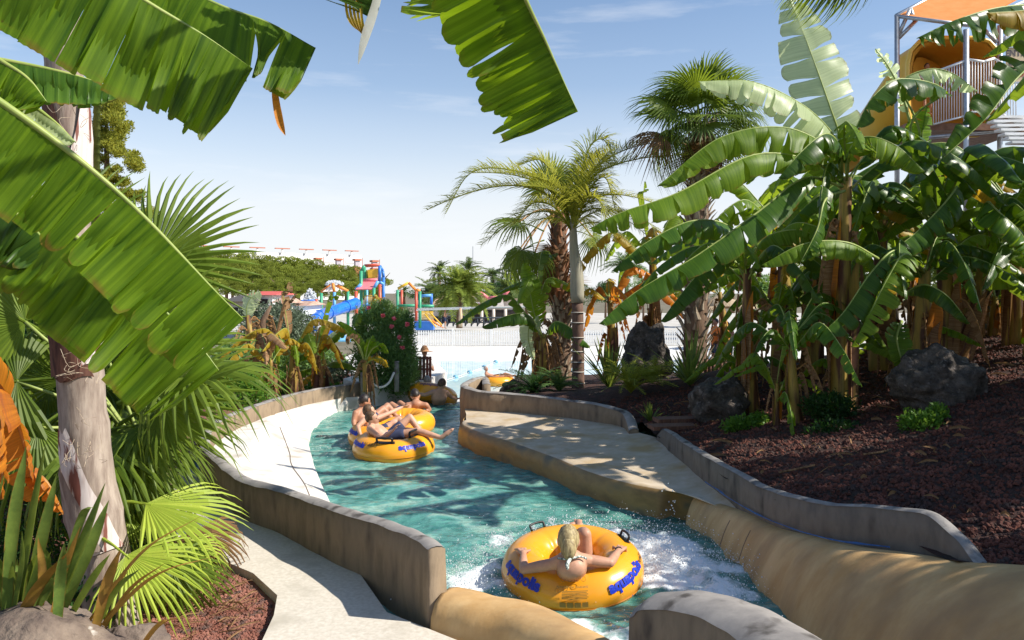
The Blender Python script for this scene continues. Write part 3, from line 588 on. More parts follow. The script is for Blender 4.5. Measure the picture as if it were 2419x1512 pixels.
# foam spray: droplets and lacy clumps thrown up round the near tube
g = np.random.default_rng(5); B = MB()
SPW = mat('foam_white', (.86, .88, .9), None, .35, spec=.6, trans=.4)
ico = [(0, 0, 1), (.89, 0, .45), (.28, .85, .45), (-.72, .53, .45), (-.72, -.53, .45), (.28, -.85, .45), (.72, .53, -.45), (-.28, .85, -.45), (-.89, 0, -.45), (-.28, -.85, -.45), (.72, -.53, -.45), (0, 0, -1)]
icf = [(0, 1, 2), (0, 2, 3), (0, 3, 4), (0, 4, 5), (0, 5, 1), (1, 6, 2), (2, 7, 3), (3, 8, 4), (4, 9, 5), (5, 10, 1), (6, 7, 2), (7, 8, 3), (8, 9, 4), (9, 10, 5), (10, 6, 1), (11, 7, 6), (11, 8, 7), (11, 9, 8), (11, 10, 9), (11, 6, 10)]
def drops(cx, cy, sx, sy, z0, h, n, rmin=.0015, rmax=.006):
    for _ in range(n):
        x, y = g.normal(cx, sx), g.normal(cy, sy); z = z0 + abs(g.normal(0, h)); r = rmin + (rmax - rmin) * g.random() ** 4
        if abs((x - .48) ** 2 + (y - 6.3) ** 2) < .32: continue
        B.add([(x + a * r, y + b * r, z + c * r * 1.2) for a, b, c in ico], icf)
drops(1.35, 6.55, .45, .3, .03, .08, 3800); drops(.75, 7.15, .4, .12, .1, .09, 2600); drops(.5, 7.1, .2, .1, .1, .12, 300)
drops(-.25, 6.35, .25, .3, .02, .07, 2400); drops(1.15, 7.1, .25, .12, .1, .09, 500); drops(.75, 5.1, .35, .2, .02, .04, 700); drops(1.65, 6.0, .12, .35, .04, .07, 400)
for k in range(16):                            # arcs of thrown water
    a = g.uniform(-.3, 3.4); x0, y0 = .55 + .62 * math.cos(a), 6.4 + .62 * math.sin(a); hh = g.uniform(.08, .26); ln = g.uniform(.1, .35)
    for q in range(150):
        tt = g.random(); r = .0018 + .004 * g.random() ** 3; x = x0 + math.cos(a) * ln * tt + g.normal(0, .015); y = y0 + math.sin(a) * ln * tt + g.normal(0, .015); z = .08 + hh * 4 * tt * (1 - tt) * .8 + g.normal(0, .012)
        B.add([(x + u * r, y + w_ * r, z + c * r * 1.4) for u, w_, c in ico], icf)
drops(-2.5, 12, .35, .7, .02, .03, 250); drops(1.55, 7.7, .06, .25, .15, .12, 16, .006, .010)
B.build('splash', SPW, smooth=True, kind='stuff')
# ---------------- loose stones ----------------
def stones(name, m, n, region, r0, r1, seed, zf):
    rg = rs(seed); B = MB(); tet = [(1, 0, -.3), (-.5, .87, -.3), (-.5, -.87, -.3), (.35, .3, .7), (-.45, .1, .6), (.2, -.5, .65)]
    tf = [(0, 1, 3), (1, 4, 3), (1, 2, 4), (2, 5, 4), (2, 0, 5), (0, 3, 5), (3, 4, 5)]
    for _ in range(n):
        x, y = region(rg)
        if x is None: continue
        r = rg.uniform(r0, r1); a = rg.uniform(0, 6.28); ca, sa = math.cos(a), math.sin(a); z = zf(x, y) + r * .25
        B.add([(x + (p[0] * ca - p[1] * sa) * r * rg.uniform(.7, 1.2), y + (p[0] * sa + p[1] * ca) * r * rg.uniform(.7, 1.2), z + p[2] * r * rg.uniform(.6, 1)) for p in tet], tf)
    return B.build(name, m, kind='stuff')
def rgL(rg):
    x, y = rg.uniform(-3.0, -1.5), rg.uniform(4.4, 6.9)
    return (x, y) if x < lerp1([4.4, 5.35, 5.7, 6.15, 7.05], [-1.56, -1.62, -1.72, -2.05, -3.0], y) else (None, 0)
stones('lava_gravel', STONEC, 22000, rgL, .008, .019, 3, lambda x, y: leftZ(x, y))
def rgR(rg):
    y = 3.6 + 9 * rg.random() ** 1.5; x = wallX(y) + .1 + rg.random() * min(6.2, y * .75)
    return (x, y)
stones('lava_mulch', STONED, 42000, rgR, .012, .03, 4, hillZ)
# ---------------- banana plants ----------------
_cnt = [0]
def banleaf(parent, pts, w, m=None, ribm=None, **k):
    _cnt[0] += 1; k.setdefault('seed', _cnt[0] * 7)
    B, RB = blade(pts, w, **k); o = B.build('leaf', m or BAN, parent, True, uv=True); RB.build('midrib', ribm or RIBM, o, True); return o
def proto(seed, Lr, rise, drop, w, **k):
    pts = [(0, 0, 0), (Lr * .18, 0, rise * .5), (Lr * .45, 0, rise), (Lr * .75, 0, rise * .75 - drop * .35), (Lr, 0, rise * .4 - drop)]
    B, RB = blade(pts, w, seed=seed, n=44, rows=5, **k)
    me = B.build('leaf', BAN, None, True, uv=True); mr = RB.build('midrib', RIBM, None, True); a, b = me.data, mr.data
    bpy.data.objects.remove(me); bpy.data.objects.remove(mr); return a, b
PR = [proto(11, 1.9, .55, .7, .27, fa=.5, fb=.6, tear=.6), proto(12, 2.0, .8, .9, .28, fa=.35, fb=.55, tear=.8, curl=.9), proto(13, 1.6, .9, .15, .25, fa=.3, fb=.3, tear=.4),
      proto(14, 1.7, .35, 1.0, .26, fa=.7, fb=.6, tear=.9, curl=1), proto(15, 1.3, .5, .5, .2, fa=.5, fb=.4, tear=.5), proto(16, 2.1, .7, .5, .27, fa=.6, fb=.8, tear=.7)]
PRU = [proto(21, .55, 1.7, -1.3, .24, fa=.15, fb=.2, tear=.4, curl=.3), proto(22, .8, 1.6, -.9, .25, fa=.3, fb=.2, tear=.6, curl=.4)]
PRD = [proto(31, .5, .1, 1.1, .16, fa=1.1, fb=1.2, tear=1, curl=1.3, gap=.3), proto(32, .35, .05, 1.3, .12, fa=1.3, fb=1.2, tear=1, curl=1.4, gap=.3), proto(33, .7, .2, .8, .14, fa=1.2, fb=1.0, tear=1, curl=1.2, gap=.3)]
def setm(o, m): o.material_slots[0].link = 'OBJECT'; o.material_slots[0].material = m
def autoleaf(parent, pr, o, az, s, m, elev=0, roll=0, ribm=None):
    M = Matrix.Translation(o) @ Matrix.Rotation(az, 4, 'Z') @ Matrix.Rotation(-elev, 4, 'Y') @ Matrix.Rotation(roll, 4, 'X') @ Matrix.Scale(s, 4)
    a = inst('leaf', pr[0], parent, M); setm(a, m); b = inst('midrib', pr[1], a, Matrix()) if False else None
    b = bpy.data.objects.new('midrib', pr[1]); COL.objects.link(b); b.parent = a; BASE[b.name] = Vector()
    if ribm: setm(b, ribm)
    return a
def banana(label, base, H, lean=(0, 0), n=7, nd=4, seed=0, s=1.0, mats=None, r=.1, up=1, group='banana plants', dm=None, stemm=None, azr=None):
    rg = rs(seed); base = Vector(base); t = thing('banana_plant', label, 'banana plant', base, group); mats = mats or [BAN, BAN, BAND]
    top = base + Vector((lean[0], lean[1], H)); mid = base.lerp(top, .5) + Vector((rg.uniform(-.05, .05), 0, 0))
    C = cat([base - Vector((0, 0, .1)), mid, top], 12); MB().tube(C, [r * (1.25 - .75 * (i / 12)) * (1 + .05 * (i % 2)) for i in range(13)], 12).build('stem', stemm or STEMB, t, True)
    for k in range(5):       # loose dry sheaths round the stem
        a = rg.uniform(0, 6.28); k = k % 4; q = [C[i] + Vector((math.cos(a + i * .1), math.sin(a + i * .1), 0)) * r * (1.3 + .06 * i - .75 * i / 12 + (.5 if i == 7 + k else 0)) for i in range(k, 8 + k)]
        sword(q, r * 1.5, 10, .3, hint=(-math.sin(a), math.cos(a), 0)).build('sheath', (DEAD, STEMB, DEAD, BANO)[k], t, True, uv=True)
    for k in range(n):
        az = (azr[k % len(azr)] if azr else k * 2.4 + rg.uniform(-.4, .4)); u = k < up
        pr = rg.choice(PRU if u else PR); autoleaf(t, pr, top - Vector((0, 0, rg.uniform(0, .25) * (0 if u else 1))), az, s * rg.uniform(.8, 1.1), rg.choice(mats), rg.uniform(-.1, .35), rg.uniform(-.3, .3))
    for k in range(nd):
        autoleaf(t, rg.choice(PRD), base.lerp(top, rg.uniform(.35, .92)), rg.uniform(0, 6.28), s * rg.uniform(.6, 1), dm or DEAD, 0, 0, RIBD)
    return t, top
def BP(x, y, Y): return P(x, y, Y)
GB = 'banana plants on the bank right of the channel'
# main clump right: each plant from its base pixel on the bank and its height
def rb(label, x, y, Y, ytop, xt=None, **k):
    b = P(x, y, Y); b.z = hillZ(b.x, b.y); tp = P(xt or x, ytop, Y); k.setdefault('group', GB)
    return banana(label, b, tp.z - b.z, (tp.x - b.x, 0), **k)
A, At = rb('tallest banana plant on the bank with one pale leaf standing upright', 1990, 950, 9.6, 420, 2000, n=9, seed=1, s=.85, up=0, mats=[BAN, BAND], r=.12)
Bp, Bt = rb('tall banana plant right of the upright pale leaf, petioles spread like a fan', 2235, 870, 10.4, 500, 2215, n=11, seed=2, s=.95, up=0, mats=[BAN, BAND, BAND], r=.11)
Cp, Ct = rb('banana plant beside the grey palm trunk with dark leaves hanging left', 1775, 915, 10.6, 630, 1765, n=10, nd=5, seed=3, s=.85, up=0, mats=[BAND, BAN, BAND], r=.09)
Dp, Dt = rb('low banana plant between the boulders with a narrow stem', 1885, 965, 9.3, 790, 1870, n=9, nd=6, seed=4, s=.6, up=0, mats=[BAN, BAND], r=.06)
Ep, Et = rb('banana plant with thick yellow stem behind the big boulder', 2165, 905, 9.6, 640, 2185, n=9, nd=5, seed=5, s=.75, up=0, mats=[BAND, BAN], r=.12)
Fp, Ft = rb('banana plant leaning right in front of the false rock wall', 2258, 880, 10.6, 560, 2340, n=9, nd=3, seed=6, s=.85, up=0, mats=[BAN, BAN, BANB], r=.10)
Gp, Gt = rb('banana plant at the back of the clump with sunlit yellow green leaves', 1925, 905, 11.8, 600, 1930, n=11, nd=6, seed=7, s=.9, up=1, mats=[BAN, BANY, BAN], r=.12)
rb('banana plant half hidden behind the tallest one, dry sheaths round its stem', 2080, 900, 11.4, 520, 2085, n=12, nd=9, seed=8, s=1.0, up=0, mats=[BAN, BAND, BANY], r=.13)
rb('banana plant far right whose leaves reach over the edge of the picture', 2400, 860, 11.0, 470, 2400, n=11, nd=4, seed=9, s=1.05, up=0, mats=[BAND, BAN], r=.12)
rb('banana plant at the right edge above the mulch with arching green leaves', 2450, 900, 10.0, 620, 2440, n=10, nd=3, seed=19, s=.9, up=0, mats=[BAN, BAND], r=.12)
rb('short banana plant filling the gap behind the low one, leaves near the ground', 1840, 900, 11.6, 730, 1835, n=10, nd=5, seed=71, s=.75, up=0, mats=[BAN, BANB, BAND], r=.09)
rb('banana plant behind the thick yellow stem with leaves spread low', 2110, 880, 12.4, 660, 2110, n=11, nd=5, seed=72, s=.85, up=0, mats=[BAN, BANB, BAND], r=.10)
rb('banana plant at the very back of the clump under the slide tower', 2170, 860, 13.0, 600, 2165, n=11, nd=4, seed=73, s=.9, up=0, mats=[BAN, BANB], r=.12)
rb('banana plant at the back between the shaggy palm and the tallest plant', 1850, 880, 13.0, 540, 1845, n=12, nd=5, seed=74, s=1.05, up=0, mats=[BAN, BANB], r=.12)
rb('young banana plant by the false rock wall with bright drooping leaves', 2350, 850, 11.8, 700, 2350, n=8, nd=3, seed=75, s=.7, up=0, mats=[BANB, BAN], r=.08)
rb('small banana sucker between the boulders with leaves touching the mulch', 1835, 985, 9.4, 905, 1835, n=7, nd=2, seed=81, s=.42, up=1, mats=[BAN, BANB], r=.035)
rb('small banana sucker behind the dark shrub with a bright centre leaf', 1985, 935, 10.2, 850, 1985, n=7, nd=3, seed=82, s=.5, up=1, mats=[BANB, BAN], r=.04)
rb('small banana sucker left of the black boulder beside the grey trunk', 1765, 950, 11.6, 850, 1770, n=7, nd=2, seed=83, s=.5, up=1, mats=[BAN, BAND], r=.04)
rb('small banana sucker just above the big boulder', 2110, 900, 10.4, 830, 2110, n=7, nd=3, seed=84, s=.5, up=0, mats=[BANB, BAN], r=.04)
def LF(pl, pts, w, m=None, **k): return banleaf(pl, [P(*p) for p in pts], w, m, **k)
CAMD = (0, -1, 0)
# tall upright pale leaf
LF(A, [(1990, 420, 9.6), (1985, 330, 9.6), (1960, 250, 9.6), (1925, 150, 9.7), (1895, 70, 9.8), (1865, -5, 9.9)], .42, BANL, hint=(.95, -.1, .3), fa=.18, fb=.1, curl=.25, pet=.12, tear=.45, ragged=.1, n=60, chunk=(3, 8))
LF(A, [(1985, 410, 9.6), (1975, 330, 9.4), (1900, 250, 9.2), (1780, 193, 9.0), (1650, 192, 8.9)], .36, BANL, fa=1.1, fb=1.0, pet=.22, tear=.7, curl=.35)
LF(A, [(1990, 410, 9.5), (1960, 350, 9.1), (1850, 300, 8.9), (1700, 325, 8.7), (1552, 440, 8.5)], .36, BAN, fa=1.0, fb=.9, pet=.16, tear=.8, curl=.5)
LF(A, [(1985, 430, 9.4), (1920, 380, 9.0), (1780, 365, 8.7), (1600, 455, 8.4), (1470, 500, 8.3), (1392, 540, 8.3)], .30, BAN, fa=1.0, fb=.8, pet=.16, tear=.8)
LF(A, [(2000, 425, 9.5), (2010, 350, 9.1), (2050, 322, 9.0), (2120, 345, 8.9), (2185, 405, 8.8)], .30, BAN, fa=.9, fb=.9, pet=.15, tear=.5, curl=.4)
LF(A, [(1990, 430, 9.5), (1985, 350, 9.0), (1950, 315, 8.7), (1890, 360, 8.5), (1840, 420, 8.4)], .26, BAND, fa=.9, fb=.8, pet=.16, tear=.6)
LF(A, [(1990, 440, 9.4), (1900, 420, 9.0), (1790, 500, 8.7), (1650, 600, 8.5), (1500, 690, 8.4), (1415, 765, 8.3)], .30, BAND, fa=.9, fb=.8, pet=.15, tear=.6)
LF(A, [(1995, 450, 9.4), (1950, 470, 8.8), (1930, 540, 8.6), (1890, 620, 8.5)], .2, BAND, fa=1.0, fb=1.0, pet=.15, tear=.7)
LF(Cp, [(1760, 630, 10.6), (1730, 540, 10.2), (1640, 520, 9.9), (1530, 570, 9.7), (1445, 640, 9.6)], .30, BAND, fa=.8, fb=.8, pet=.15, tear=.6)
LF(Cp, [(1765, 635, 10.6), (1750, 560, 10.1), (1690, 600, 9.8), (1620, 680, 9.6), (1560, 760, 9.6)], .26, BAND, fa=.8, fb=.8, pet=.15)
LF(Cp, [(1765, 635, 10.6), (1810, 560, 10.1), (1900, 545, 9.9), (1960, 600, 9.8)], .22, BAN, fa=.9, fb=.9, pet=.2)
LF(Dp, [(2075, 610, 8.9), (2000, 572, 8.7), (1900, 575, 8.6), (1800, 625, 8.6)], .24, BAN, fa=1.1, fb=.9, pet=.06, tear=.5, curl=.4)
LF(Ep, [(2185, 640, 9.6), (2120, 590, 9.0), (2060, 640, 8.8), (1990, 740, 8.7), (1925, 800, 8.6)], .30, BAND, fa=.5, fb=.6, pet=.12)
LF(Ep, [(2185, 645, 9.6), (2140, 600, 8.8), (2100, 650, 8.6), (2055, 740, 8.5), (2010, 820, 8.5)], .26, BAN, fa=.5, fb=.4, pet=.12, tear=.8)
LF(Ep, [(2180, 640, 9.5), (2110, 600, 8.9), (2096, 660, 8.8), (2094, 750, 8.8)], .20, BANY, fa=1.2, fb=1.0, pet=.2)
LF(Ep, [(2140, 690, 9.4), (2185, 672, 9.0), (2240, 700, 8.8), (2292, 765, 8.7)], .18, BAND, fa=.8, fb=.9, pet=.06, tear=.15)
LF(Ep, [(2130, 760, 9.2), (2118, 800, 9.0), (2130, 850, 8.9), (2145, 880, 8.9)], .17, BAND, hint=(1, -.2, 0), fa=.2, fb=.2, pet=.05, tear=.2)
LF(Bp, [(2215, 500, 10.4), (2150, 400, 10.0), (2070, 330, 9.8), (2110, 280, 9.6), (2050, 240, 9.4)][:1] + [(2150, 300, 10), (2230, 215, 9.8), (2130, 185, 9.4), (2065, 225, 9.2), (2015, 310, 9.1)], .30, BAND, fa=1.0, fb=.8, pet=.38, tear=.8, curl=.5)
LF(Bp, [(2215, 500, 10.4), (2170, 300, 10.2), (2130, 200, 10.1), (2190, 163, 10.1), (2250, 172, 10.1), (2310, 215, 10.0)], .26, BANL, fa=1.2, fb=.9, pet=.45, tear=.9, curl=.4)
LF(Bp, [(2150, 290, 10.3), (2130, 220, 10.3), (2100, 160, 10.3), (2068, 115, 10.3)], .22, BANL, hint=(.8, -.2, -.5), fa=.8, fb=.9, pet=.1, tear=.9)
LF(Bp, [(2215, 500, 10.4), (2210, 400, 10.2), (2180, 330, 10.2), (2190, 250, 10.2)], .25, BANB, hint=(.9, 0, .3), fa=.3, fb=.3, pet=.4)
LF(Bp, [(2215, 500, 10.3), (2290, 380, 10.0), (2360, 370, 9.8), (2440, 440, 9.7)], .28, BAND, fa=.8, fb=.9, pet=.2)
LF(Bp, [(2215, 505, 10.3), (2260, 440, 9.6), (2230, 480, 9.3), (2150, 560, 9.2), (2080, 600, 9.1)], .28, BAND, fa=.7, fb=.9, pet=.1)
LF(Fp, [(2340, 560, 10.6), (2380, 470, 10.2), (2430, 500, 10.0), (2480, 600, 9.9)], .3, BAND, fa=.7, fb=.9, pet=.12)
LF(Fp, [(2340, 570, 10.4), (2350, 640, 9.6), (2400, 650, 9.4), (2460, 720, 9.3)], .24, BAN, fa=.7, fb=.7, pet=.15)
LF(Fp, [(2340, 570, 10.4), (2330, 480, 9.6), (2360, 500, 9.3), (2419, 560, 9.2), (2440, 640, 9.2)], .28, BAND, fa=.7, fb=.7, pet=.1)
# plant standing just outside the right edge: its dark leaves cross the corner
Kb = Vector((7.6, 8.4, hillZ(7.6, 8.4)))
K, Kt = banana('banana plant beyond the right edge whose dark torn leaves cross the top right corner', Kb, 3.3, n=9, nd=2, seed=44, s=1.25, mats=[BAND, BAN], r=.15, up=1, group=GB)
LF(K, [(2790, 120, 8.4), (2640, 20, 8.0), (2500, 10, 7.6), (2370, 15, 7.3), (2262, 45, 7.1), (2165, 90, 7.0)], .30, BAND, fa=1.1, fb=.9, pet=.35, tear=1, gap=.16, curl=.4)
LF(K, [(2790, 120, 8.4), (2650, -30, 7.6), (2540, -10, 7.3), (2440, 20, 7.1), (2330, 30, 7.0)], .26, BANY, fa=1.3, fb=.9, pet=.4, tear=.4)
LF(K, [(2790, 140, 8.4), (2600, 40, 7.9), (2480, 120, 7.4), (2400, 190, 7.2), (2330, 280, 7.0), (2232, 372, 6.9)], .27, BAND, fa=.9, fb=.5, pet=.2, tear=.7, hint=(.4, -.6, .7))
# small plants round the middle bed
rb('small banana plant left of the ringed palm with one leaf upright', 1275, 900, 16.6, 745, 1265, n=5, nd=14, seed=51, s=.85, up=1, mats=[BAN, BAN, BAND], r=.10, group=None)
GM = [BAN, BANY, BAN]
rb('banana plant with orange drying leaves between the two palms', 1440, 880, 16.6, 700, 1440, n=7, nd=10, seed=52, s=.8, up=0, mats=[BANO, BANY, BAN], r=.10, dm=BANO, group=None)
rb('banana plant behind the standing dark rock with bright torn leaves', 1545, 870, 17.0, 610, 1540, n=8, nd=10, seed=53, s=1.0, up=1, mats=GM, r=.11, group=None)
rb('banana plant right of the grey shaggy palm trunk, leaves against the sky', 1715, 870, 17.0, 690, 1700, n=5, nd=4, seed=54, s=.8, up=0, mats=GM, r=.09, group=None)
G_, Gt_ = None, None
# leaves with clear outlines near the two palms
q = thing('banana_plant', 'short banana plant with broad dark leaf pointing left over the pool', 'banana plant', P(1290, 900, 16)); MB().tube([P(1290, 905, 16), P(1285, 830, 16), P(1280, 790, 16)], [.13, .1, .07], 10).build('stem', STEMB, q, True)
LF(q, [(1280, 790, 16), (1262, 740, 15.8), (1252, 690, 15.8), (1238, 620, 15.9)], .33, BANB, hint=(.9, -.3, 0), fa=.3, fb=.3, pet=.12, tear=.3)
LF(q, [(1285, 800, 16), (1250, 745, 15.4), (1200, 745, 15.2), (1138, 772, 15.1)], .26, BAND, fa=.9, fb=.9, pet=.1, tear=.3)
LF(q, [(1285, 800, 16), (1310, 760, 15.4), (1350, 775, 15.2), (1395, 820, 15.1)], .26, BAND, fa=.9, fb=.9, pet=.1, tear=.3)
LF(q, [(1280, 800, 16), (1256, 760, 15.8), (1248, 800, 15.7), (1262, 850, 15.6)], .2, BANL, hint=(.9, -.3, 0), fa=.3, fb=.3, pet=.1, tear=.3)
for k in range(9): autoleaf(q, PRD[k % 3], P(1282 + (k % 3) * 8, 800 + k * 6, 16), k * 1.7, .8, DEAD, 0, 0, RIBD)
q = thing('banana_plant', 'banana plant with orange and yellow arching leaves before the blue slide', 'banana plant', P(770, 930, 16.4)); MB().tube([P(770, 930, 16.4), P(768, 880, 16.4), P(765, 850, 16.4)], [.09, .08, .05], 8).build('stem', STEMB, q, True)
for pp, w_, m_ in (([(765, 855, 16.4), (755, 815, 16.3), (715, 808, 16.2), (665, 838, 16.2)], .2, BANY), ([(765, 855, 16.4), (760, 815, 16.2), (790, 812, 16.1), (815, 850, 16.0)], .18, BANO), ([(768, 860, 16.4), (735, 870, 16), (700, 880, 15.9), (680, 905, 15.9)], .17, BANB), ([(768, 865, 16.4), (790, 855, 16), (820, 858, 15.9), (845, 872, 15.9)], .15, BAN), ([(768, 890, 16.2), (735, 885, 15.8), (715, 900, 15.7), (700, 925, 15.7)], .13, BANY), ([(760, 855, 16.4), (740, 830, 16.4), (700, 845, 16.4), (660, 875, 16.4)], .15, BANB)): LF(q, pp, w_, m_, fa=.9, fb=.8, pet=.12, n=36)
q = thing('banana_plant', 'banana plant with bright upright leaves between the dry stems and the hedge', 'banana plant', P(868, 925, 15.4)); MB().tube([P(868, 925, 15.4), P(866, 870, 15.4), P(862, 850, 15.4)], [.09, .08, .05], 8).build('stem', STEMB, q, True)
for pp, w_, m_ in (([(862, 860, 15.4), (850, 820, 15.4), (822, 785, 15.4), (795, 760, 15.4)], .14, BANB), ([(862, 860, 15.4), (866, 830, 15.3), (872, 808, 15.2), (880, 792, 15.2)], .16, BANB), ([(864, 855, 15.4), (880, 825, 15.2), (905, 815, 15.1), (918, 835, 15.1)], .16, BANB), ([(864, 860, 15.4), (885, 848, 15.1), (905, 850, 15.0), (918, 868, 15)], .12, BANY), ([(862, 860, 15.4), (845, 815, 15.4), (830, 800, 15.3), (822, 815, 15.3)], .13, DEAD)): LF(q, pp, w_, m_, fa=.4, fb=.4, pet=.12, n=36, hint=(.8, -.4, .3))
for k in range(8): autoleaf(q, PRD[k % 3], P(862 + (k % 3) * 6, 850 + k * 6, 15.4), k * 1.9, .55, DEAD, 0, 0, RIBD)
# left side beyond the wall: sunlit yellow plants
for lb, x, y, Y, yt, sd, ms in (('yellowing banana plant just beyond the far left end of the channel wall', 858, 925, 16.8, 800, 61, [BANY, BAN, BANL]), ('banana plant with yellow leaves left of the hedge', 745, 930, 15.8, 835, 62, [BANY, BANY, BAN]),
                                ('dry banana plant in the bed left of the yellow ones', 690, 950, 15.2, 830, 63, [BANY, DEAD, BAN]), ('withered banana plant with a few green leaves by the fan palms', 640, 960, 14.6, 850, 64, [DEAD, BANY])):
    b = P(x, y, Y); b.z = min(b.z, leftZ(b.x, b.y) + .2); banana(lb, b, P(x, yt, Y).z - b.z, n=8, nd=7, seed=sd, s=.62, mats=ms, r=.07, up=1, group=None, stemm=STEMB)
q = thing('banana_plant', 'banana plant with one light green leaf curving over the low roofs', 'banana plant', P(600, 860, 20)); MB().tube([P(595, 870, 20), P(592, 800, 20), P(585, 745, 20)], [.12, .1, .06], 8).build('stem', STEMB, q, True)
LF(q, [(585, 760, 20), (582, 730, 20), (592, 705, 20), (615, 690, 20)], .3, BANL, hint=(.7, -.3, -.6), fa=.3, fb=.2, pet=.1, tear=.5)
for k in range(7): autoleaf(q, PRD[k % 3], P(590, 770 + k * 8, 20), k * 2.1, .9, DEAD, 0, 0, RIBD)
q = thing('banana_plant', 'dead banana stump with hanging dry leaves before the olive tree', 'banana plant', P(622, 860, 21)); MB().tube([P(622, 860, 21), P(620, 760, 21), P(640, 722, 21)], [.12, .1, .03], 8).build('stem', BARK, q, True)
for k in range(9): autoleaf(q, PRD[k % 3], P(620, 755 + k * 5, 21), k * 2.1, 1.0, DEAD, 0, 0, RIBD)
# ---------------- near leaves on the left ----------------
q = thing('banana_plant', 'large banana plant at the left edge with huge backlit leaves', 'banana plant', (-2.9, 3.3, .05))
MB().tube([(-2.9, 3.3, 0), (-2.85, 3.2, 1.4), (-2.6, 3.0, 2.4), (-2.3, 2.8, 3.2)], [.16, .14, .12, .07], 14).build('stem', STEMB, q, True)
LF(q, [(-420, -420, 2.6), (-100, -260, 2.45), (160, -120, 2.5), (343, 0, 2.6), (480, 82, 2.7), (597, 162, 2.78)], .30, BANB, seed=503, hint=(-.14, -.3, -.95), fa=.15, fb=2.75, curl=.35, pet=.1, tear=.2, blunt=1, n=120, rows=8, wb=1.1, rib=.011, tilt=.1, chunk=(3, 14), ragged=.03)
LF(q, [(-100, -400, 3.2), (200, -150, 3.1), (493, 0, 3.1), (633, 52, 3.15), (746, 113, 3.2)], .27, BANB, seed=506, hint=(-.25, -.5, -.8), fa=.05, fb=2.9, curl=.3, pet=.1, tear=.25, blunt=1, n=90, rows=8, rib=.009, tilt=.12, chunk=(4, 14))
LF(q, [(-380, 60, 2.3), (-150, 150, 2.35), (0, 240, 2.4), (173, 366, 2.5), (333, 505, 2.6), (500, 680, 2.72), (575, 755, 2.8)], .275, BANB, seed=509, hint=(-.55, -.3, -.75), fa=.1, fb=2.9, curl=.3, pet=.1, tear=.22, blunt=1, n=120, rows=8, rib=.012, tilt=.06, chunk=(3, 12))
LF(q, [(-200, 250, 3.1), (20, 420, 3.0), (180, 560, 3.0), (340, 690, 3.05), (460, 805, 3.1), (517, 875, 3.12)], .33, BANB, seed=512, blunt=1, hint=(-.42, -.3, -.85), fa=.1, fb=2.8, curl=.3, pet=.1, tear=.45, n=100, rows=7, rib=.009, tilt=.1, chunk=(3, 9), gap=.12)
LF(q, [(-300, 380, 2.9), (-100, 440, 2.9), (60, 520, 2.95), (150, 640, 3.05)], .24, BAND, seed=515, hint=(-.5, -.4, -.75), fa=.1, fb=2.7, pet=.05, tear=.3, n=50)
LF(q, [(-200, -20, 3.5), (-30, 120, 3.4), (60, 180, 3.4), (110, 240, 3.4)], .26, BANB, seed=518, hint=(-.5, -.4, -.75), fa=.1, fb=2.7, pet=.05, tear=.3, n=50)
LF(q, [(-150, 160, 3.6), (40, 230, 3.5), (120, 280, 3.5), (178, 335, 3.5)], .12, BANL, seed=521, hint=(-.5, -.4, -.75), fa=.2, fb=2.7, pet=.05, tear=.2, n=40)
LF(q, [(-300, 100, 3.6), (-60, 130, 3.6), (150, 170, 3.7), (290, 215, 3.8)], .2, BAND, seed=524, hint=(-.2, -.4, -.85), fa=.1, fb=2.7, pet=.05, tear=.3, n=50)
sword([P(648, 195, 3.12), P(652, 240, 3.12), P(662, 290, 3.12), P(674, 320, 3.12)], .03, 12, .8).build('leaf_strip', BANO, q, True, uv=True)
q = thing('banana_plant', 'orange dry banana leaf plant at the lower left edge', 'banana plant', (-2.9, 4.2, .05))
MB().tube([(-2.95, 4.2, 0), (-2.9, 4.2, 1.2)], [.12, .09], 12).build('stem', STEMB, q, True)
LF(q, [(-90, 850, 4.1), (-20, 890, 4.0), (30, 960, 3.9), (62, 1060, 3.9), (90, 1190, 3.9)], .20, BANO, seed=527, hint=(1, -.3, .3), fa=.4, fb=.5, curl=.6, pet=.05, tear=.5, n=40, ribm=RIBD)
LF(q, [(-90, 900, 4.0), (-10, 960, 3.8), (10, 1060, 3.8), (5, 1180, 3.8)], .2, BANO, seed=530, hint=(1, -.3, .3), fa=.5, fb=.5, curl=.8, pet=.05, tear=.7, n=40, ribm=RIBD)
LF(q, [(60, 1130, 4.0), (100, 1130, 3.9), (130, 1170, 3.9), (150, 1215, 3.9)], .08, BANO, seed=533, hint=(1, -.3, .3), fa=.5, fb=.5, curl=.8, pet=.05, tear=.7, n=24, ribm=RIBD)
# leaves reaching in over the top
q = thing('banana_plant', 'banana plant above the camera, torn leaves hanging in from the top edge', 'banana plant', (-.7, -1.1, .3))
MB().tube([(-.7, -1.1, .1), (-.66, -.9, 2.6), (-.5, -.3, 4.3)], [.13, .11, .07], 14).build('stem', STEMB, q, True)
LF(q, [(900, -900, 1.9), (1080, -420, 2.4), (1180, -160, 2.7), (1240, -5, 2.85), (1285, 90, 2.95), (1330, 190, 3.02), (1365, 264, 3.05)], .31, BANB, seed=536, hint=(-.90, -.1, -.42), fa=.1, fb=2.8, curl=.25, pet=.1, tear=.8, n=90, rows=7, rib=.012, tilt=-.0, gap=.07, chunk=(3, 9), blunt=1, ragged=.1)
LF(q, [(1060, -640, 2.4), (980, -300, 2.9), (930, -120, 3.05), (895, -20, 3.1), (870, 40, 3.12)], .34, BAND, seed=539, hint=(-.8, -.1, -.6), fa=.1, fb=2.5, curl=.3, pet=.2, tear=1, n=60, gap=.14, tilt=.1, blunt=1)
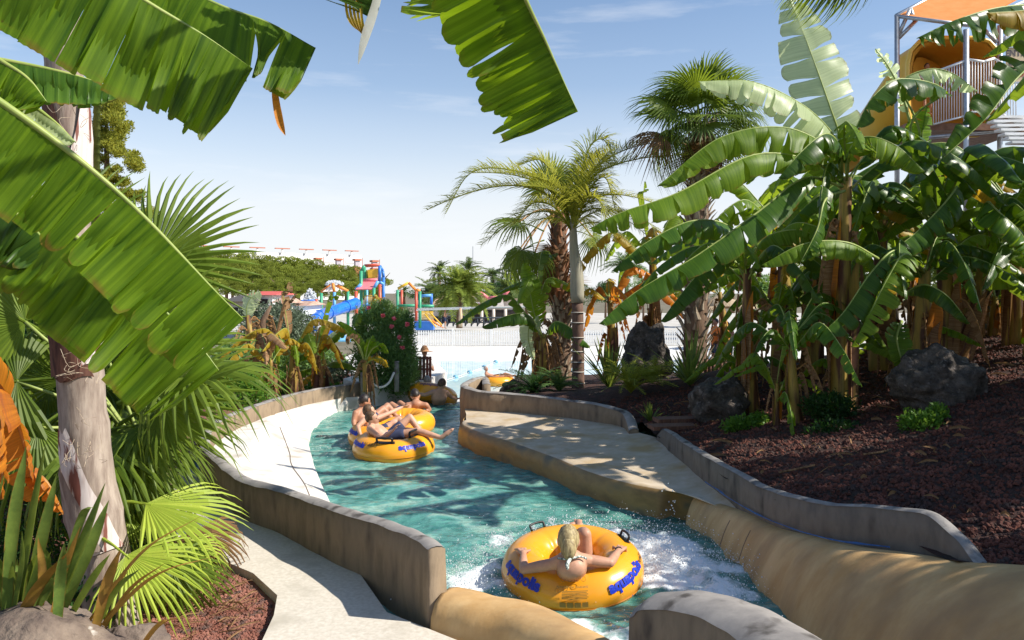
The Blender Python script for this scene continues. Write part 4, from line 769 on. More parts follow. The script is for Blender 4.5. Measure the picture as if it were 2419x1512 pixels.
LF(q, [(1000, -700, 2.5), (1080, -360, 2.9), (1075, -160, 3.1), (1062, -40, 3.1), (1052, 36, 3.1)], .19, BAN, seed=542, hint=(-.93, -.1, -.3), fa=.3, fb=2.5, curl=.5, pet=.3, tear=.8, n=50, tilt=.1, blunt=1)
sword([P(905, -60, 3.1), P(885, 20, 3.1), P(862, 90, 3.1), P(846, 152, 3.1)], .036, 14, .15, hint=(1, .2, 0)).build('dry_strip', mat('bleached_leaf', (.6, .6, .5), (.72, .72, .64), .8, 9, 4, trans=.3), q, True)
for k in range(5): sword([P(815 + k * 9, -30, 3.1), P(822 + k * 8, 40, 3.1), P(850 + k * 3, 70 + k * 4, 3.1), P(872 - k * 4, 60 + 6 * k, 3.1)], .012, 12, .5).build('leaf_strip', BANY, q, True, uv=True)
# ---------------- fan palms ----------------
def protofan(**k):
    o = fan(**k).build('leaf', FANM, None, uv=True); m = o.data; bpy.data.objects.remove(o); return m
FN = [protofan(seed=1, pet=.7, droop=.3, tip=.5), protofan(seed=2, pet=.8, droop=.55, tip=.8, amax=R(115)), protofan(seed=3, pet=.7, droop=.12, tip=.2, amax=R(120)), protofan(seed=4, pet=.5, droop=.9, tip=1.1, amax=R(100))]
FO = [protofan(seed=6, amax=R(62), nseg=22, droop=.12, tip=.25, join=.5, pet=.3), protofan(seed=7, amax=R(75), nseg=26, droop=.2, tip=.4, join=.4, pet=.4)]
def fleaf(parent, me, hub, d, up, s, m, roll=0):
    o = inst('leaf', me, parent, frame(hub, d, up, s, roll)); setm(o, m); return o
def fancrown(t, top, n, s, seed, mats, dead=6, petl=.9, elmin=-.5, elmax=1.35):
    rg = rs(seed)
    for k in range(n):
        az = k * 2.399 + rg.uniform(-.2, .2); el = elmax + (elmin - elmax) * (k / n) + rg.uniform(-.12, .12); d = Vector((math.cos(az) * math.cos(el), math.sin(az) * math.cos(el), math.sin(el)))
        o = top + d * petl * s; u = Vector((0, 0, 1)) if el < 1.1 else -Vector((math.cos(az), math.sin(az), 0))
        fleaf(t, rg.choice(FN[:3] if el > 0 else FN[1:4]), o, (d + Vector((0, 0, -.15))).normalized(), u, s * rg.uniform(.85, 1.1), rg.choice(mats))
    for k in range(dead):
        az = rg.uniform(0, 6.28); el = rg.uniform(-1.3, -.75); d = Vector((math.cos(az) * math.cos(el), math.sin(az) * math.cos(el), math.sin(el)))
        fleaf(t, FN[3], top + d * .5 * s + Vector((0, 0, -.1)), d, (math.cos(az), math.sin(az), .3), s * rg.uniform(.6, .9), FANB)
def bootmesh(m):
    v = [(-.05, 0, 0), (.05, 0, 0), (-.035, .04, .12), (.035, .04, .12), (-.02, .10, .22), (.02, .10, .22), (0, .03, .02), (0, .065, .13)]
    o = MB().add(v, [(0, 1, 3, 2), (2, 3, 5, 4), (0, 2, 7, 6), (1, 6, 7, 3), (2, 4, 7), (3, 7, 5)]).build('leaf_base', m, None); me = o.data; bpy.data.objects.remove(o); return me
BTM = bootmesh(BOOT); BTR = bootmesh(BOOTR)
def boots(t, C, rr, me, n, seed, s=1, i0=0, i1=None):
    rg = rs(seed); i1 = i1 or len(C) - 1
    for k in range(n):
        x = i0 + (i1 - i0 - .01) * k / n; i = int(x); p = C[i].lerp(C[i + 1], x - i); r = rr[i]; a = k * 2.399 + rg.uniform(-.15, .15)
        d = Vector((math.cos(a), math.sin(a), 0)); M = Matrix.Translation(p + d * r * .92) @ Matrix.Rotation(a - math.pi / 2, 4, 'Z') @ Matrix.Rotation(rg.uniform(-.35, .1), 4, 'X') @ Matrix.Rotation(rg.uniform(-.4, .4), 4, 'Y') @ Matrix.Scale(s * rg.uniform(.8, 1.25), 4)
        inst('leaf_base', me, t, M)
# tall palm right of centre with shaggy grey trunk
b = P(1640, 885, 15.5); t = thing('fan_palm', 'tall fan palm with shaggy pale grey trunk behind the banana plants', 'palm tree', b)
C = cat([b - Vector((0, 0, .3)), P(1645, 700, 15.5), P(1650, 480, 15.5), P(1660, 290, 15.5)], 24); rr = [.24 - .06 * i / 24 for i in range(25)]
MB().tube(C, rr, 16).build('trunk', BARK, t, True); boots(t, C, rr, BTM, 230, 3, 1.15); topp = C[-1]
fancrown(t, topp, 30, .78, 5, [FANM, FANM, FEAD], dead=14)
fleaf(t, FN[2], P(1668, 240, 15.2), (.1, -.05, 1), (0, -1, .1), .95, FANM)
fleaf(t, FN[1], P(1560, 320, 15.0), (-1, -.3, .1), (0, -.5, .8), .8, FANB); fleaf(t, FN[0], P(1580, 250, 15.0), (-1, -.2, .35), (0, -.6, .8), .85, FANM)
# rust coloured palm left of it
b = P(1325, 880, 18); t = thing('fan_palm', 'fan palm with rusty brown trunk and dark fans drooping left', 'palm tree', b)
C = cat([b - Vector((0, 0, .3)), P(1327, 760, 18), P(1322, 640, 18), P(1318, 500, 18)], 20); rr = [.25, .24, .23] + [.22 - .06 * i / 18 for i in range(18)]
MB().tube(C, rr, 14).build('trunk', BARK, t, True); boots(t, C, rr, BTM, 100, 7, 1.05, 0, 9); boots(t, C, rr, BTR, 130, 8, 1.0, 8)
for (x, y, Y), d, u, s, pr in (((1225, 525, 17.2), (-1, -.2, .15), (0, -.4, .9), .85, 0), ((1235, 590, 17.0), (-.7, -.5, -.5), (-.3, -.6, .6), .8, 1), ((1262, 600, 17.1), (.1, -.5, -.9), (.1, -.9, .3), .75, 1), ((1300, 430, 18), (-.1, 0, 1), (0, -1, 0), .8, 2), ((1220, 600, 17.4), (-.9, .1, -.6), (0, -.6, .6), .8, 3), ((1290, 440, 18.5), (-.6, .4, .8), (0, -1, .3), .8, 0), ((1400, 560, 18), (.7, -.3, -.4), (0, -.5, .8), .7, 1)):
    fleaf(t, FN[pr], P(x, y, Y), d, u, s, FANM); MB().tube(cat([C[-1], (C[-1] + P(x, y, Y)) / 2 + Vector((0, 0, .15)), P(x, y, Y)], 8), .018, 6).build('petiole', RIBD, t, True)
rg = rs(77)
for k in range(14): fleaf(t, FN[3], C[13] + Vector((rg.uniform(-.1, .1), -.1, rg.uniform(-.3, .6))), (rg.uniform(-.5, .5), -.3, -1), (rg.uniform(-1, 1), -1, .3), .55, FANB)
# ringed palm with feathery crown
b = P(1365, 925, 15.2); t = thing('feather_palm', 'slender ringed palm with feathery yellow green fronds', 'palm tree', b)
RING = mat('ringed_trunk', (.10, .055, .04), (.17, .10, .07), .8, 5, 6, .006, 40, stretch=(3, 3, 1)); RINGW = mat('trunk_ring', (.4, .37, .33), (.5, .47, .42), .85, 12, 4)
SHAFT = mat('crown_shaft', (.26, .25, .19), (.36, .33, .25), .7, 4, 6, stretch=(4, 4, .6))
C = cat([b - Vector((0, 0, .2)), P(1366, 850, 15.2), P(1364, 715, 15.2)], 14); MB().tube(C, [.135, .13, .125] + [.12 - .001 * i for i in range(12)], 16).build('trunk', RING, t, True)
for y in (738, 762, 797, 830, 855, 878, 905):
    p = P(1365, y, 15.2); MB().tube([p + Vector((math.cos(a) * .125, math.sin(a) * .125, 0)) for a in np.linspace(0, 6.28, 17)[:-1]], .011, 5, closed=True).build('ring', RINGW, t, True)
MB().tube(cat([P(1364, 715, 15.2), P(1362, 640, 15.2), P(1356, 590, 15.2), P(1353, 520, 15.2)], 12), [.125, .13, .135, .13, .12, .115, .11, .1, .09, .08, .075, .07, .06], 14).build('crown_shaft', SHAFT, t, True)
def protofr(**k):
    o = frond(**k).build('frond', FEA, None, uv=True); m = o.data; bpy.data.objects.remove(o); return m
FR = [protofr(seed=i, Lr=2.4, arch=a, n=85, leaf=.62, w=.024, vee=v_, droop=dp) for i, (a, v_, dp) in enumerate(((.75, .5, .5), (1.0, .3, .8), (.45, .6, .4), (.9, .1, 1.0)))]
top = P(1353, 545, 15.2); rg = rs(5)
for az, el, s, i in ((3.3, .75, 1.15, 1), (3.0, 1.0, .95, 0), (2.6, .5, .8, 1), (.2, 1.25, 1.1, 0), (-.3, 1.2, 1.05, 1), (.9, 1.3, 1.1, 3), (4.2, .9, .7, 0), (5.2, 1.1, .8, 2), (1.2, 1.2, .85, 0), (1.9, .9, .8, 3), (-.2, .55, .7, 3), (3.6, .35, .6, 3), (4.9, .3, .6, 3), (.7, .6, .8, 1), (5.6, .8, .8, 1), (2.2, 1.25, .8, 2), (3.9, 1.15, .8, 1), (0.1, .25, .55, 3)):
    M = Matrix.Translation(top) @ Matrix.Rotation(az, 4, 'Z') @ Matrix.Rotation(-el, 4, 'Y') @ Matrix.Rotation(rg.uniform(-.4, .4), 4, 'X') @ Matrix.Scale(s, 4); inst('frond', FR[i], t, M)
for k, pp in enumerate(([(1350, 545, 15.2), (1300, 440, 15.0), (1200, 400, 14.8), (1110, 410, 14.7), (1052, 505, 14.6)], [(1352, 545, 15.2), (1368, 440, 15.1), (1392, 350, 15), (1425, 330, 15), (1452, 380, 15)], [(1355, 545, 15.2), (1392, 450, 14.8), (1430, 420, 14.7), (1455, 500, 14.7)],
        [(1350, 545, 15.2), (1325, 450, 15.4), (1280, 380, 15.5), (1225, 390, 15.5)], [(1352, 545, 15.2), (1385, 470, 14.6), (1420, 480, 14.4), (1440, 560, 14.3)], [(1350, 545, 15.2), (1310, 490, 14.6), (1260, 480, 14.4), (1215, 530, 14.3)], [(1354, 545, 15.2), (1380, 400, 15.5), (1410, 370, 15.6), (1445, 390, 15.7)])):
    frond(pts=[P(*p) for p in pp], n=62, leaf=.55, w=.026, seed=60 + k, vee=.35, droop=.55, Lr=2.2, start=.22).build('frond', FEA, t, uv=True)
ov = thing('fan_palm', 'palm leaf tips hanging down into the sky at the top right', 'palm tree', P(2300, 300, 5.2) * 1.0)
for x, y, sc in ((1985, -125, .30), (2025, -135, .32), (1955, -110, .24)): fleaf(ov, FN[3], P(x, y, 6.0), (.1 * (x - 1990) / 30, -.1, -1), (0, -1, .1), sc * 1.6, FANM)
MB().tube(cat([P(2500, -900, 6.5), P(2250, -420, 6.3), P(2000, -90, 6.0)], 10), .015, 6).build('petiole', RIBM, ov, True)
# ---------------- left foreground palm ----------------
b = Vector((-2.66, 5.3, .05)); t = thing('palm_tree', 'thick pale grey palm trunk leaning at the left with torn leaf sheaths', 'palm tree', b)
C = cat([P(268, 1500, 5.35), P(262, 1440, 5.3), P(243, 1290, 5.3), P(222, 1174, 5.28), P(200, 1007, 5.25), P(185, 836, 5.2), P(172, 700, 5.2), P(162, 500, 5.2), P(165, 330, 5.2), P(150, 150, 5.2), P(140, -80, 5.2)], 60)
rr = [lerp1([0, 8, 20, 40, 60], [.175, .165, .145, .135, .105], i) * (1 + .035 * (i % 8 == 0) + .015 * math.sin(i * .9)) for i in range(61)]
B = MB().tube(C, rr, 24); B.v = [tuple(Vector(p) + Vector((nz3(p, 6), nz3(p, 6, 3), 0)) * .008) for p in B.v]; B.build('trunk', TRUNKG, t, True)
SHW = mat('pale_sheath', (.55, .46, .42), (.72, .66, .62), .7, 5, 5, .006, 30, stretch=(6, 6, .7), c3=(.2, .07, .05), s3=3, lo3=.55, hi3=.6); SHD = mat('dark_sheath', (.05, .02, .015), (.16, .07, .045), .8, 6, 6, .006, 30, stretch=(6, 6, .7))
def sheath(y0, y1, a0, a1, m, flare=.03, off=.012, point=True):
    """shell of old leaf base wrapped round the trunk between two heights"""
    i0 = min(range(61), key=lambda i: abs(C[i].z - P(0, y0, 5.25).z)); i1 = min(range(61), key=lambda i: abs(C[i].z - P(0, y1, 5.25).z)); v = []; f = []; ks = 12; n = max(2, i1 - i0)
    for i in range(n + 1):
        u = i / n
        for k in range(ks + 1):
            w_ = k / ks; sh = (1 - .9 * u) if point else 1; a = (a0 + a1) / 2 + (w_ - .5) * (a1 - a0) * sh; r = rr[i0 + i] + off + flare * u * u
            v.append(C[i0 + i] + Vector((math.cos(a) * r, math.sin(a) * r, .02 * math.sin(w_ * 9 + i))))
    for i in range(n):
        for k in range(ks): f.append((i * (ks + 1) + k, i * (ks + 1) + k + 1, (i + 1) * (ks + 1) + k + 1, (i + 1) * (ks + 1) + k))
    MB().add(v, f).build('leaf_sheath', m, t, True)
sheath(880, 700, R(180), R(330), SHD); sheath(870, 740, R(-60), R(30), SHW, .02, .02); sheath(900, 690, R(225), R(290), SHD, .05, .03); sheath(1300, 1010, R(160), R(350), SHW, .03, .012); sheath(1290, 1090, R(200), R(300), TRUNKG, .05, .03)
sheath(420, 190, R(180), R(300), SHD, .03); sheath(430, 230, R(-70), R(30), SHW, .04, .01)
fb = MB(); rg = rs(8)
for k in range(46):
    y = rg.choice([rg.uniform(230, 420), rg.uniform(1000, 1100), rg.uniform(840, 900)]); p = P(rg.uniform(140, 215) + (0 if y < 500 else 20), y, 5.05); q_ = p + Vector((rg.gauss(0, .06), -.05, rg.gauss(-.03, .06)))
    fb.tube(cat([p, (p + q_) / 2 + Vector((rg.gauss(0, .04), -.05, rg.gauss(0, .04))), q_], 6), .0014, 3)
o = fb.build('leaf_fibre', BOOT, t, kind='stuff')
g_ = thing('palm_tree', 'thin green ringed stem just right of the thick left trunk', 'palm tree', P(240, 1000, 6)); C2 = cat([P(240, 1000, 6), P(232, 600, 6), P(228, 400, 6), P(229, 200, 6), P(228, 60, 6)], 44)
GRS = mat('green_ringed_stem', (.12, .16, .03), (.3, .33, .08), .5, 12, 3); MB().tube([p for c in C2 for p in (c, c)], [.028 if k % 2 else .022 for k in range(90)], 10).build('stem', GRS, g_, True)
# fan palm clump behind the trunk
q = thing('fan_palm', 'low fan palm with dark spiky leaves behind the leaning trunk', 'palm tree', (-2.9, 6.4, .1)); MB().tube([(-2.9, 6.4, 0), (-2.95, 6.5, .8)], [.2, .17], 12).build('trunk', BARK, q, True)
hub0 = Vector((-2.95, 6.5, .9))
LFN = [((383, 950, 5.9), (.75, -.3, .25), (-.1, -.85, .5), .8, 2, FANM), ((360, 620, 6.6), (.75, .1, .65), (0, -.9, .3), .95, 2, FANM), ((440, 885, 6.0), (1, -.1, .22), (0, -.22, .97), .85, 0, FANM), ((60, 760, 6.2), (-.7, -.3, .5), (0, -.9, .4), 1.0, 2, FANM), ((40, 900, 6.0), (-.9, -.2, -.1), (0, -.8, .5), 1.0, 0, FANM),
       ((230, 1050, 5.9), (1, -.2, .0), (0, -.25, .95), .9, 0, FANM), ((200, 1080, 5.8), (.9, -.4, -.2), (0, -.4, .9), .6, 1, FANM), ((90, 1010, 5.9), (-.5, -.5, -.5), (0, -.9, .4), .9, 1, FANM), ((300, 800, 6.3), (.6, -.2, .6), (0, -.9, .3), .95, 2, FANM), ((130, 600, 6.6), (-.4, .1, .9), (0, -1, 0), 1.0, 2, FANM),
       ((20, 680, 6.8), (-.2, .1, .9), (0, -1, .1), 1.1, 0, FANM), ((300, 1090, 5.9), (.8, -.4, -.35), (.1, -.6, .7), .55, 1, FANM), ((350, 1000, 6.1), (.9, -.1, .08), (0, -.3, .95), .8, 0, FANM), ((330, 850, 6.8), (.3, .2, .9), (0, -1, .2), 1.0, 0, FANM), ((150, 900, 6.6), (-.2, -.1, 1), (0, -1, .1), 1.0, 1, FANM)]
for (x, y, Y), d, u, s, i, m in LFN:
    h = P(x, y, Y); fleaf(q, FN[i], h, d, u, s, m); MB().tube(cat([hub0, (hub0 + h) / 2 + Vector((0, -.02, .12)), h], 8), .013, 6).build('petiole', RIBM, q, True)
rg = rs(91)
for k in range(16):
    az = rg.uniform(0, 6.28); el = rg.uniform(-.3, 1.2); d = Vector((math.cos(az) * math.cos(el), math.sin(az) * math.cos(el) + .3, math.sin(el))).normalized(); o = Vector((-3.9 + rg.uniform(-.7, .5), 7.6 + rg.uniform(-.6, .8), .9 + rg.uniform(-.4, .7)))
    fleaf(q, FN[k % 4], o, d, (0, -.5, .8), rg.uniform(.8, 1.05), FANM)
yp = thing('fan_palm', 'young fan palm with yellow green fans lit by the sun beside the gravel', 'palm tree', (-2.35, 5.6, .05)); h0 = Vector((-2.45, 5.75, .15))
for (x, y, Y), d, u, s, i in (((345, 1190, 5.5), (1, -.15, -.16), (.05, -.3, .95), .72, 0), ((298, 1312, 5.05), (.8, -.35, -.42), (.25, -.62, .75), .62, 1), ((430, 1285, 5.7), (.8, -.2, -.40), (.2, -.4, .9), .42, 1), ((300, 1210, 5.8), (-.2, -.3, -.4), (.2, -.9, .5), .4, 1)):
    h = P(x, y, Y); fleaf(yp, FO[i], h, d, u, s * 1.05, FANY); MB().tube(cat([h0, (h0 + h) / 2 + Vector((0, 0, .06)), h], 6), .011, 6).build('petiole', RIBM, yp, True)
for (x, y, Y), d in (((470, 1250, 6.0), (.5, -.3, -.7)), ((400, 1330, 5.5), (.7, -.3, -.5)), ((330, 1150, 6.0), (.6, -.3, -.5))): fleaf(yp, FN[3], P(x, y, Y), d, (.3, -.8, .4), .5, FANB if x > 400 else FANM)
# sword leaved plant bottom left
sp = thing('sword_plant', 'clump of stiff sword leaves with orange edges in front of the trunk', 'flax plant', P(150, 1500, 3.7))
SW = [((10, 1440), (30, 1250), (62, 1054), .075, 0), ((35, 1440), (70, 1250), (107, 1050), .075, 0), ((45, 1450), (95, 1290), (134, 1120), .07, 0), ((90, 1470), (190, 1290), (249, 1140), .085, 0), ((105, 1470), (200, 1320), (257, 1182), .075, 0), ((130, 1460), (210, 1380), (260, 1309), .06, 0),
      ((60, 1460), (110, 1340), (85, 1280), .05, 0), ((20, 1440), (50, 1340), (52, 1255), .05, 0), ((80, 1480), (100, 1370), (90, 1270), .05, 1), ((180, 1450), (330, 1310), (478, 1217), .03, 1), ((190, 1475), (350, 1370), (516, 1312), .035, 1), ((195, 1490), (270, 1400), (330, 1344), .05, 0), ((200, 1480), (250, 1410), (302, 1350), .045, 1),
      ((200, 1505), (260, 1450), (312, 1424), .03, 1), ((300, 1520), (370, 1480), (426, 1458), .04, 1), ((0, 1400), (-20, 1250), (10, 1120), .07, 0), ((120, 1400), (190, 1230), (222, 1197), .05, 0), ((40, 1470), (20, 1370), (-30, 1290), .06, 0), ((70, 1470), (60, 1380), (30, 1330), .06, 0), ((110, 1480), (130, 1400), (120, 1330), .05, 0), ((200, 1500), (300, 1400), (390, 1330), .03, 1)]
for k, (a, b_, c, w_, o_) in enumerate(SW):
    Y = 3.55 + .03 * (k % 7); sword([P(a[0], a[1] + 60, Y + .1), P(*b_, Y), P(*c, Y - .05 + .02 * (k % 5))], w_ * .72, 14, .45, hint=(1, -.5, .4) if k % 2 else (1, .35, .2)).build('leaf', SWO if o_ else SWD, sp, True, uv=True)
rg = rs(12)
for k in range(16):
    x0 = rg.uniform(0, 220); an = rg.uniform(-.5, .75); ln = rg.uniform(150, 330); Y = rg.uniform(3.5, 3.9); x1 = x0 + math.sin(an) * ln; y1 = 1500 - math.cos(an) * ln
    sword([P(x0, 1530, Y), P((x0 + x1) / 2, (1500 + y1) / 2 - 10, Y), P(x1, y1, Y - .08)], rg.uniform(.03, .055), 12, .45, hint=(1, rg.uniform(-.6, .6), .3)).build('leaf', SWO if k % 4 == 0 else SWD, sp, True, uv=True)
# bed filler left: dark shrubs
tag(leafcloud([((-3.3, 5.9, .35), (.7, .5, .45)), ((-4.1, 6.4, .5), (.7, .6, .6)), ((-3.0, 5.2, .2), (.5, .4, .3))], 9000, .05, 3).build('shrub', DKG, None, base=Vector((-3.4, 5.8, 0)), uv=True), 'dark small leaved shrub at the foot of the left trunk', 'shrub')
tag(leafcloud([((-5.4, 8.6, 1.0), (1.4, 1, 1.2)), ((-6.8, 9.4, 1.6), (1.5, 1, 1.9)), ((-4.6, 9.2, .6), (.6, .8, .6))], 14000, .12, 4).build('shrub', DKG, None, base=Vector((-5.6, 9, 0)), uv=True), 'tall dark hedge of shrubs deep behind the fan palms at left', 'shrub')
# ---------------- rocks, shrubs, ferns on the bank ----------------
def onhill(x, y, Y, dz=0): b = P(x, y, Y); b.z = hillZ(b.x, b.y) + dz; return b
rock('boulder', 'big dark pitted lava boulder on the mulch below the banana stems', onhill(2215, 985, 8.6, .2), (.43, .33, .37), ROCK, 3, .26, 72)
rock('boulder', 'low black boulder in shade beside the wooden step', onhill(1705, 1000, 10.7, .15), (.42, .35, .36), ROCK, 5, .22, 60)
rock('boulder', 'tall upright dark rock standing between the two palms', P(1530, 850, 14.2), (.42, .3, .62), ROCK, 12, .3, 64)
rock('boulder', 'small black rock at the foot of the dark ferns by the pool', P(1215, 920, 14.6), (.25, .2, .16), ROCK, 15, .25, 40)
rock('boulder', 'brown grey rock with white patches in the bottom left corner', P(60, 1548, 3.55), (.34, .3, .20), ROCKT, 21, .18, 60)
rock('boulder', 'second pale speckled rock in front of the sword leaves', P(295, 1556, 3.75), (.22, .2, .15), ROCKT, 27, .2, 56)
rock('boulder', 'stub of grey palm trunk cut by the right edge above the mulch', P(2418, 990, 8.2), (.05, .05, .17), TRUNKG, 28, .1, 24)  # narrow rock lump in trunk material, stands for the palm trunk here
def shrub(label, clumps, n, size, m, seed, asp=.45, nm='shrub', c='shrub', up=.4):
    cs = [(P(x, y, Y), (a, b, cc)) for x, y, Y, a, b, cc in clumps]; o = leafcloud(cs, n, size, seed, asp=asp, shell=.35, up=up).build(nm, m, None, base=cs[0][0] - Vector((0, 0, cs[0][1][2])), uv=True); tag(o, label, c); return o
shrub('bright green shrub in front of the black boulder by the step', [(1755, 1010, 9.6, .25, .2, .14), (1795, 1000, 9.7, .14, .15, .14)], 2200, .055, BRG, 31)
shrub('bright green leafy shrub at the foot of the big boulder', [(2180, 1000, 7.9, .22, .2, .14), (2160, 1050, 7.8, .15, .15, .12), (2215, 985, 8.0, .1, .1, .14)], 2600, .055, BRG, 32)
shrub('dark green shrub in shade between the two clumps of banana stems', [(1960, 960, 9.0, .32, .25, .16), (1980, 1030, 8.6, .36, .25, .18), (1930, 1090, 8.3, .2, .2, .12)], 5200, .05, DKG, 33)
shrub('sparse weeds growing through the mulch at the far right', [(2330, 1130, 6.6, .18, .1, .06), (2370, 1090, 6.9, .1, .1, .1), (2150, 1180, 6.6, .1, .1, .03)], 500, .035, BRG, 34)
shrub('olive tree with grey green leaves in front of the low white houses', [(655, 760, 24, .8, .8, .6), (610, 800, 23, .6, .6, .6), (710, 770, 25, .5, .5, .5), (680, 810, 24, .8, .6, .5), (590, 745, 24, .4, .4, .3)], 13000, .10, OLV, 35, nm='olive_tree', c='tree')
shrub('grey green olive bush behind the yellow banana leaves', [(765, 900, 17.5, .35, .3, .3), (800, 880, 17.8, .3, .3, .3), (760, 950, 17, .4, .3, .25)], 5200, .07, OLV, 36)
shrub('green shrub bed behind the yellow banana plants at left', [(600, 850, 22, 1.0, .8, .6), (680, 850, 21, 1.0, .8, .45), (750, 855, 21, .8, .7, .35), (560, 880, 19, .8, .8, .7)], 15000, .11, OLE, 38)
shrub('low green hedge along the far end of the left wall', [(640, 915, 17, .7, .5, .35), (720, 925, 17, .6, .5, .25), (800, 925, 17.2, .5, .4, .2), (560, 930, 14, .6, .5, .4)], 9000, .08, BRG, 39)
# ferns
def fern(label, c, n, Lr, m, seed, wd=.1, elr=(.5, 1.3)):
    rg = rs(seed); t = thing('fern', label, 'fern', c)
    me = frond(Lr=Lr, arch=.7, n=26, leaf=wd, w=.014, seed=seed, vee=.15, droop=.2, start=.05, seg=2).build('frond', m, None, uv=True); md = me.data; bpy.data.objects.remove(me)
    for k in range(n):
        M = Matrix.Translation(Vector(c)) @ Matrix.Rotation(k * 2.4, 4, 'Z') @ Matrix.Rotation(-rg.uniform(*elr), 4, 'Y') @ Matrix.Rotation(rg.uniform(-.5, .5), 4, 'X') @ Matrix.Scale(rg.uniform(.7, 1.15), 4); inst('frond', md, t, M)
fern('yellow green fern bush in front of the standing rock', onhill(1490, 945, 12.6, .05), 44, .75, FERN, 3)
fern('second clump of yellow green fern right of the fern bush', onhill(1540, 930, 12.9, .05), 24, .6, FERN, 5)
fern('dark fern clump at the pool corner under the small banana', P(1262, 935, 14.4), 40, .75, DKG, 7)
fern('dark fern left of the slender ringed palm', P(1320, 925, 14.3), 26, .6, OLE, 8)
fern('yellow fern by the low timber edging right of the grey trunk', P(1745, 885, 12.6), 30, .5, FERN, 9)
# sword leaved clumps mid-bank
def flax(label, c, n, Lr, seed, wd=.05):
    rg = rs(seed); t = thing('sword_plant', label, 'flax plant', c)
    for k in range(n):
        az = k * 2.4; el = rg.uniform(.45, 1.4); d = Vector((math.cos(az) * math.cos(el), math.sin(az) * math.cos(el), math.sin(el))); l_ = Lr * rg.uniform(.6, 1.1)
        sword([Vector(c), Vector(c) + d * l_ * .5, Vector(c) + d * l_ + Vector((0, 0, -.1 * l_ * math.cos(el)))], wd, 8, .4, hint=(math.sin(az), -math.cos(az), .2)).build('leaf', SWD, t, uv=True)
flax('spiky sword leaved clump right of the ringed palm', onhill(1440, 905, 14.0), 34, .95, 3)
flax('spiky sword leaved clump in front of the shaggy grey trunk', onhill(1630, 935, 12.6), 38, .95, 4)
flax('small spiky clump at the end of the curved deck wall', onhill(1535, 1015, 11.4), 22, .3, 5, .025)
# wooden steps
st = thing('wooden_step', 'weathered wooden steps beside the curved wall end', 'step', onhill(1585, 1000, 10.8))
for x, y, Y, dx in ((1590, 1005, 10.5, .62), (1600, 980, 10.9, .62)): MB().box(onhill(x, y, Y, .05), (dx, .26, .05), .15).build('plank', WOOD, st)
ed = thing('timber_edging', 'low timber edging of upright logs behind the yellow fern', 'edging', P(1720, 880, 14.6))
for k in range(14): MB().tube([P(1668 + k * 9, 895 - k, 14.6), P(1668 + k * 9, 848 - k * 1.2 + (k % 3) * 2, 14.6)], .042, 8).build('log', WOOD, ed, True)
# dead leaves, twigs on the mulch
rg = rs(17); B = MB()
for k in range(170):
    Y = rg.uniform(5.2, 12); x = wallX(Y) + .2 + rg.random() * 4; c = Vector((x, Y, hillZ(x, Y) + .03)); a = rg.uniform(0, 6.28); l_ = rg.uniform(.02, .13); d = Vector((math.cos(a), math.sin(a), rg.uniform(-.1, .3))) * l_
    q = sword([c - d, c + Vector((0, 0, .02)), c + d], rg.uniform(.008, .035), 4, .5); B.add(q.v, q.f, q.uv)
B.build('leaf_litter', DEAD, kind='stuff', uv=True)
rg = rs(18); B = MB()
for k in range(170):
    x, y = rg.uniform(-2.6, -1.7), rg.uniform(4.9, 6.3)
    if x > lerp1([4.4, 5.35, 5.7, 6.15, 7.05], [-1.6, -1.66, -1.76, -2.1, -3.0], y): continue
    c = Vector((x, y, leftZ(x, y) + .03)); a = rg.uniform(0, 6.28); l_ = rg.uniform(.02, .12); d = Vector((math.cos(a), math.sin(a), rg.uniform(-.1, .2))) * l_
    q = sword([c - d, c + Vector((0, 0, .01)), c + d], rg.uniform(.004, .015), 4, .5); B.add(q.v, q.f, q.uv)
B.build('dry_straw', DEAD, kind='stuff', uv=True)
for (pts, w_, lb) in (([(1840, 1152), (1880, 1148), (1925, 1143)], .02, 'pale dry stalk lying on the mulch by the thin wall'), ([(2040, 1055), (2080, 1040), (2098, 1005)], .02, 'curved brown dry stalk below the big boulder')):
    tag(MB().tube([onhill(x, y, 7.3, .04) if w_ else None for x, y in pts], w_ / 2, 6).build('stalk', DEAD, None, True, base=onhill(pts[0][0], pts[0][1], 7.3), uv=True), lb, 'stalk')
# hedge with red flowers
b = P(905, 925, 16.2); t = thing('oleander', 'big rounded oleander hedge with a few red flowers by the pool', 'hedge', b)
leafcloud([(P(900, 850, 16.2), (.62, .5, .62)), (P(935, 800, 16.6), (.42, .4, .6)), (P(880, 775, 16.6), (.42, .4, .5)), (P(945, 880, 16.4), (.40, .4, .5)), (P(905, 740, 16.8), (.30, .3, .3)), (P(955, 760, 16.8), (.22, .25, .3)), (P(965, 850, 16.8), (.2, .25, .5))], 26000, .10, 41, asp=.2, shell=.35, up=.7).build('foliage', OLE, t, uv=True)
FL = mat('red_flower', (.65, .04, .06), (.85, .25, .3), .6, 20, 3)
for x, y in ((931, 753), (962, 766), (871, 727), (925, 771), (943, 797), (951, 821), (877, 838), (887, 841), (905, 745)):
    p = P(x, y, 15.95); leafcloud([(p, (.035, .03, .03))], 26, .06, int(x), asp=.9, shell=.2).build('flower', FL, t, uv=True)
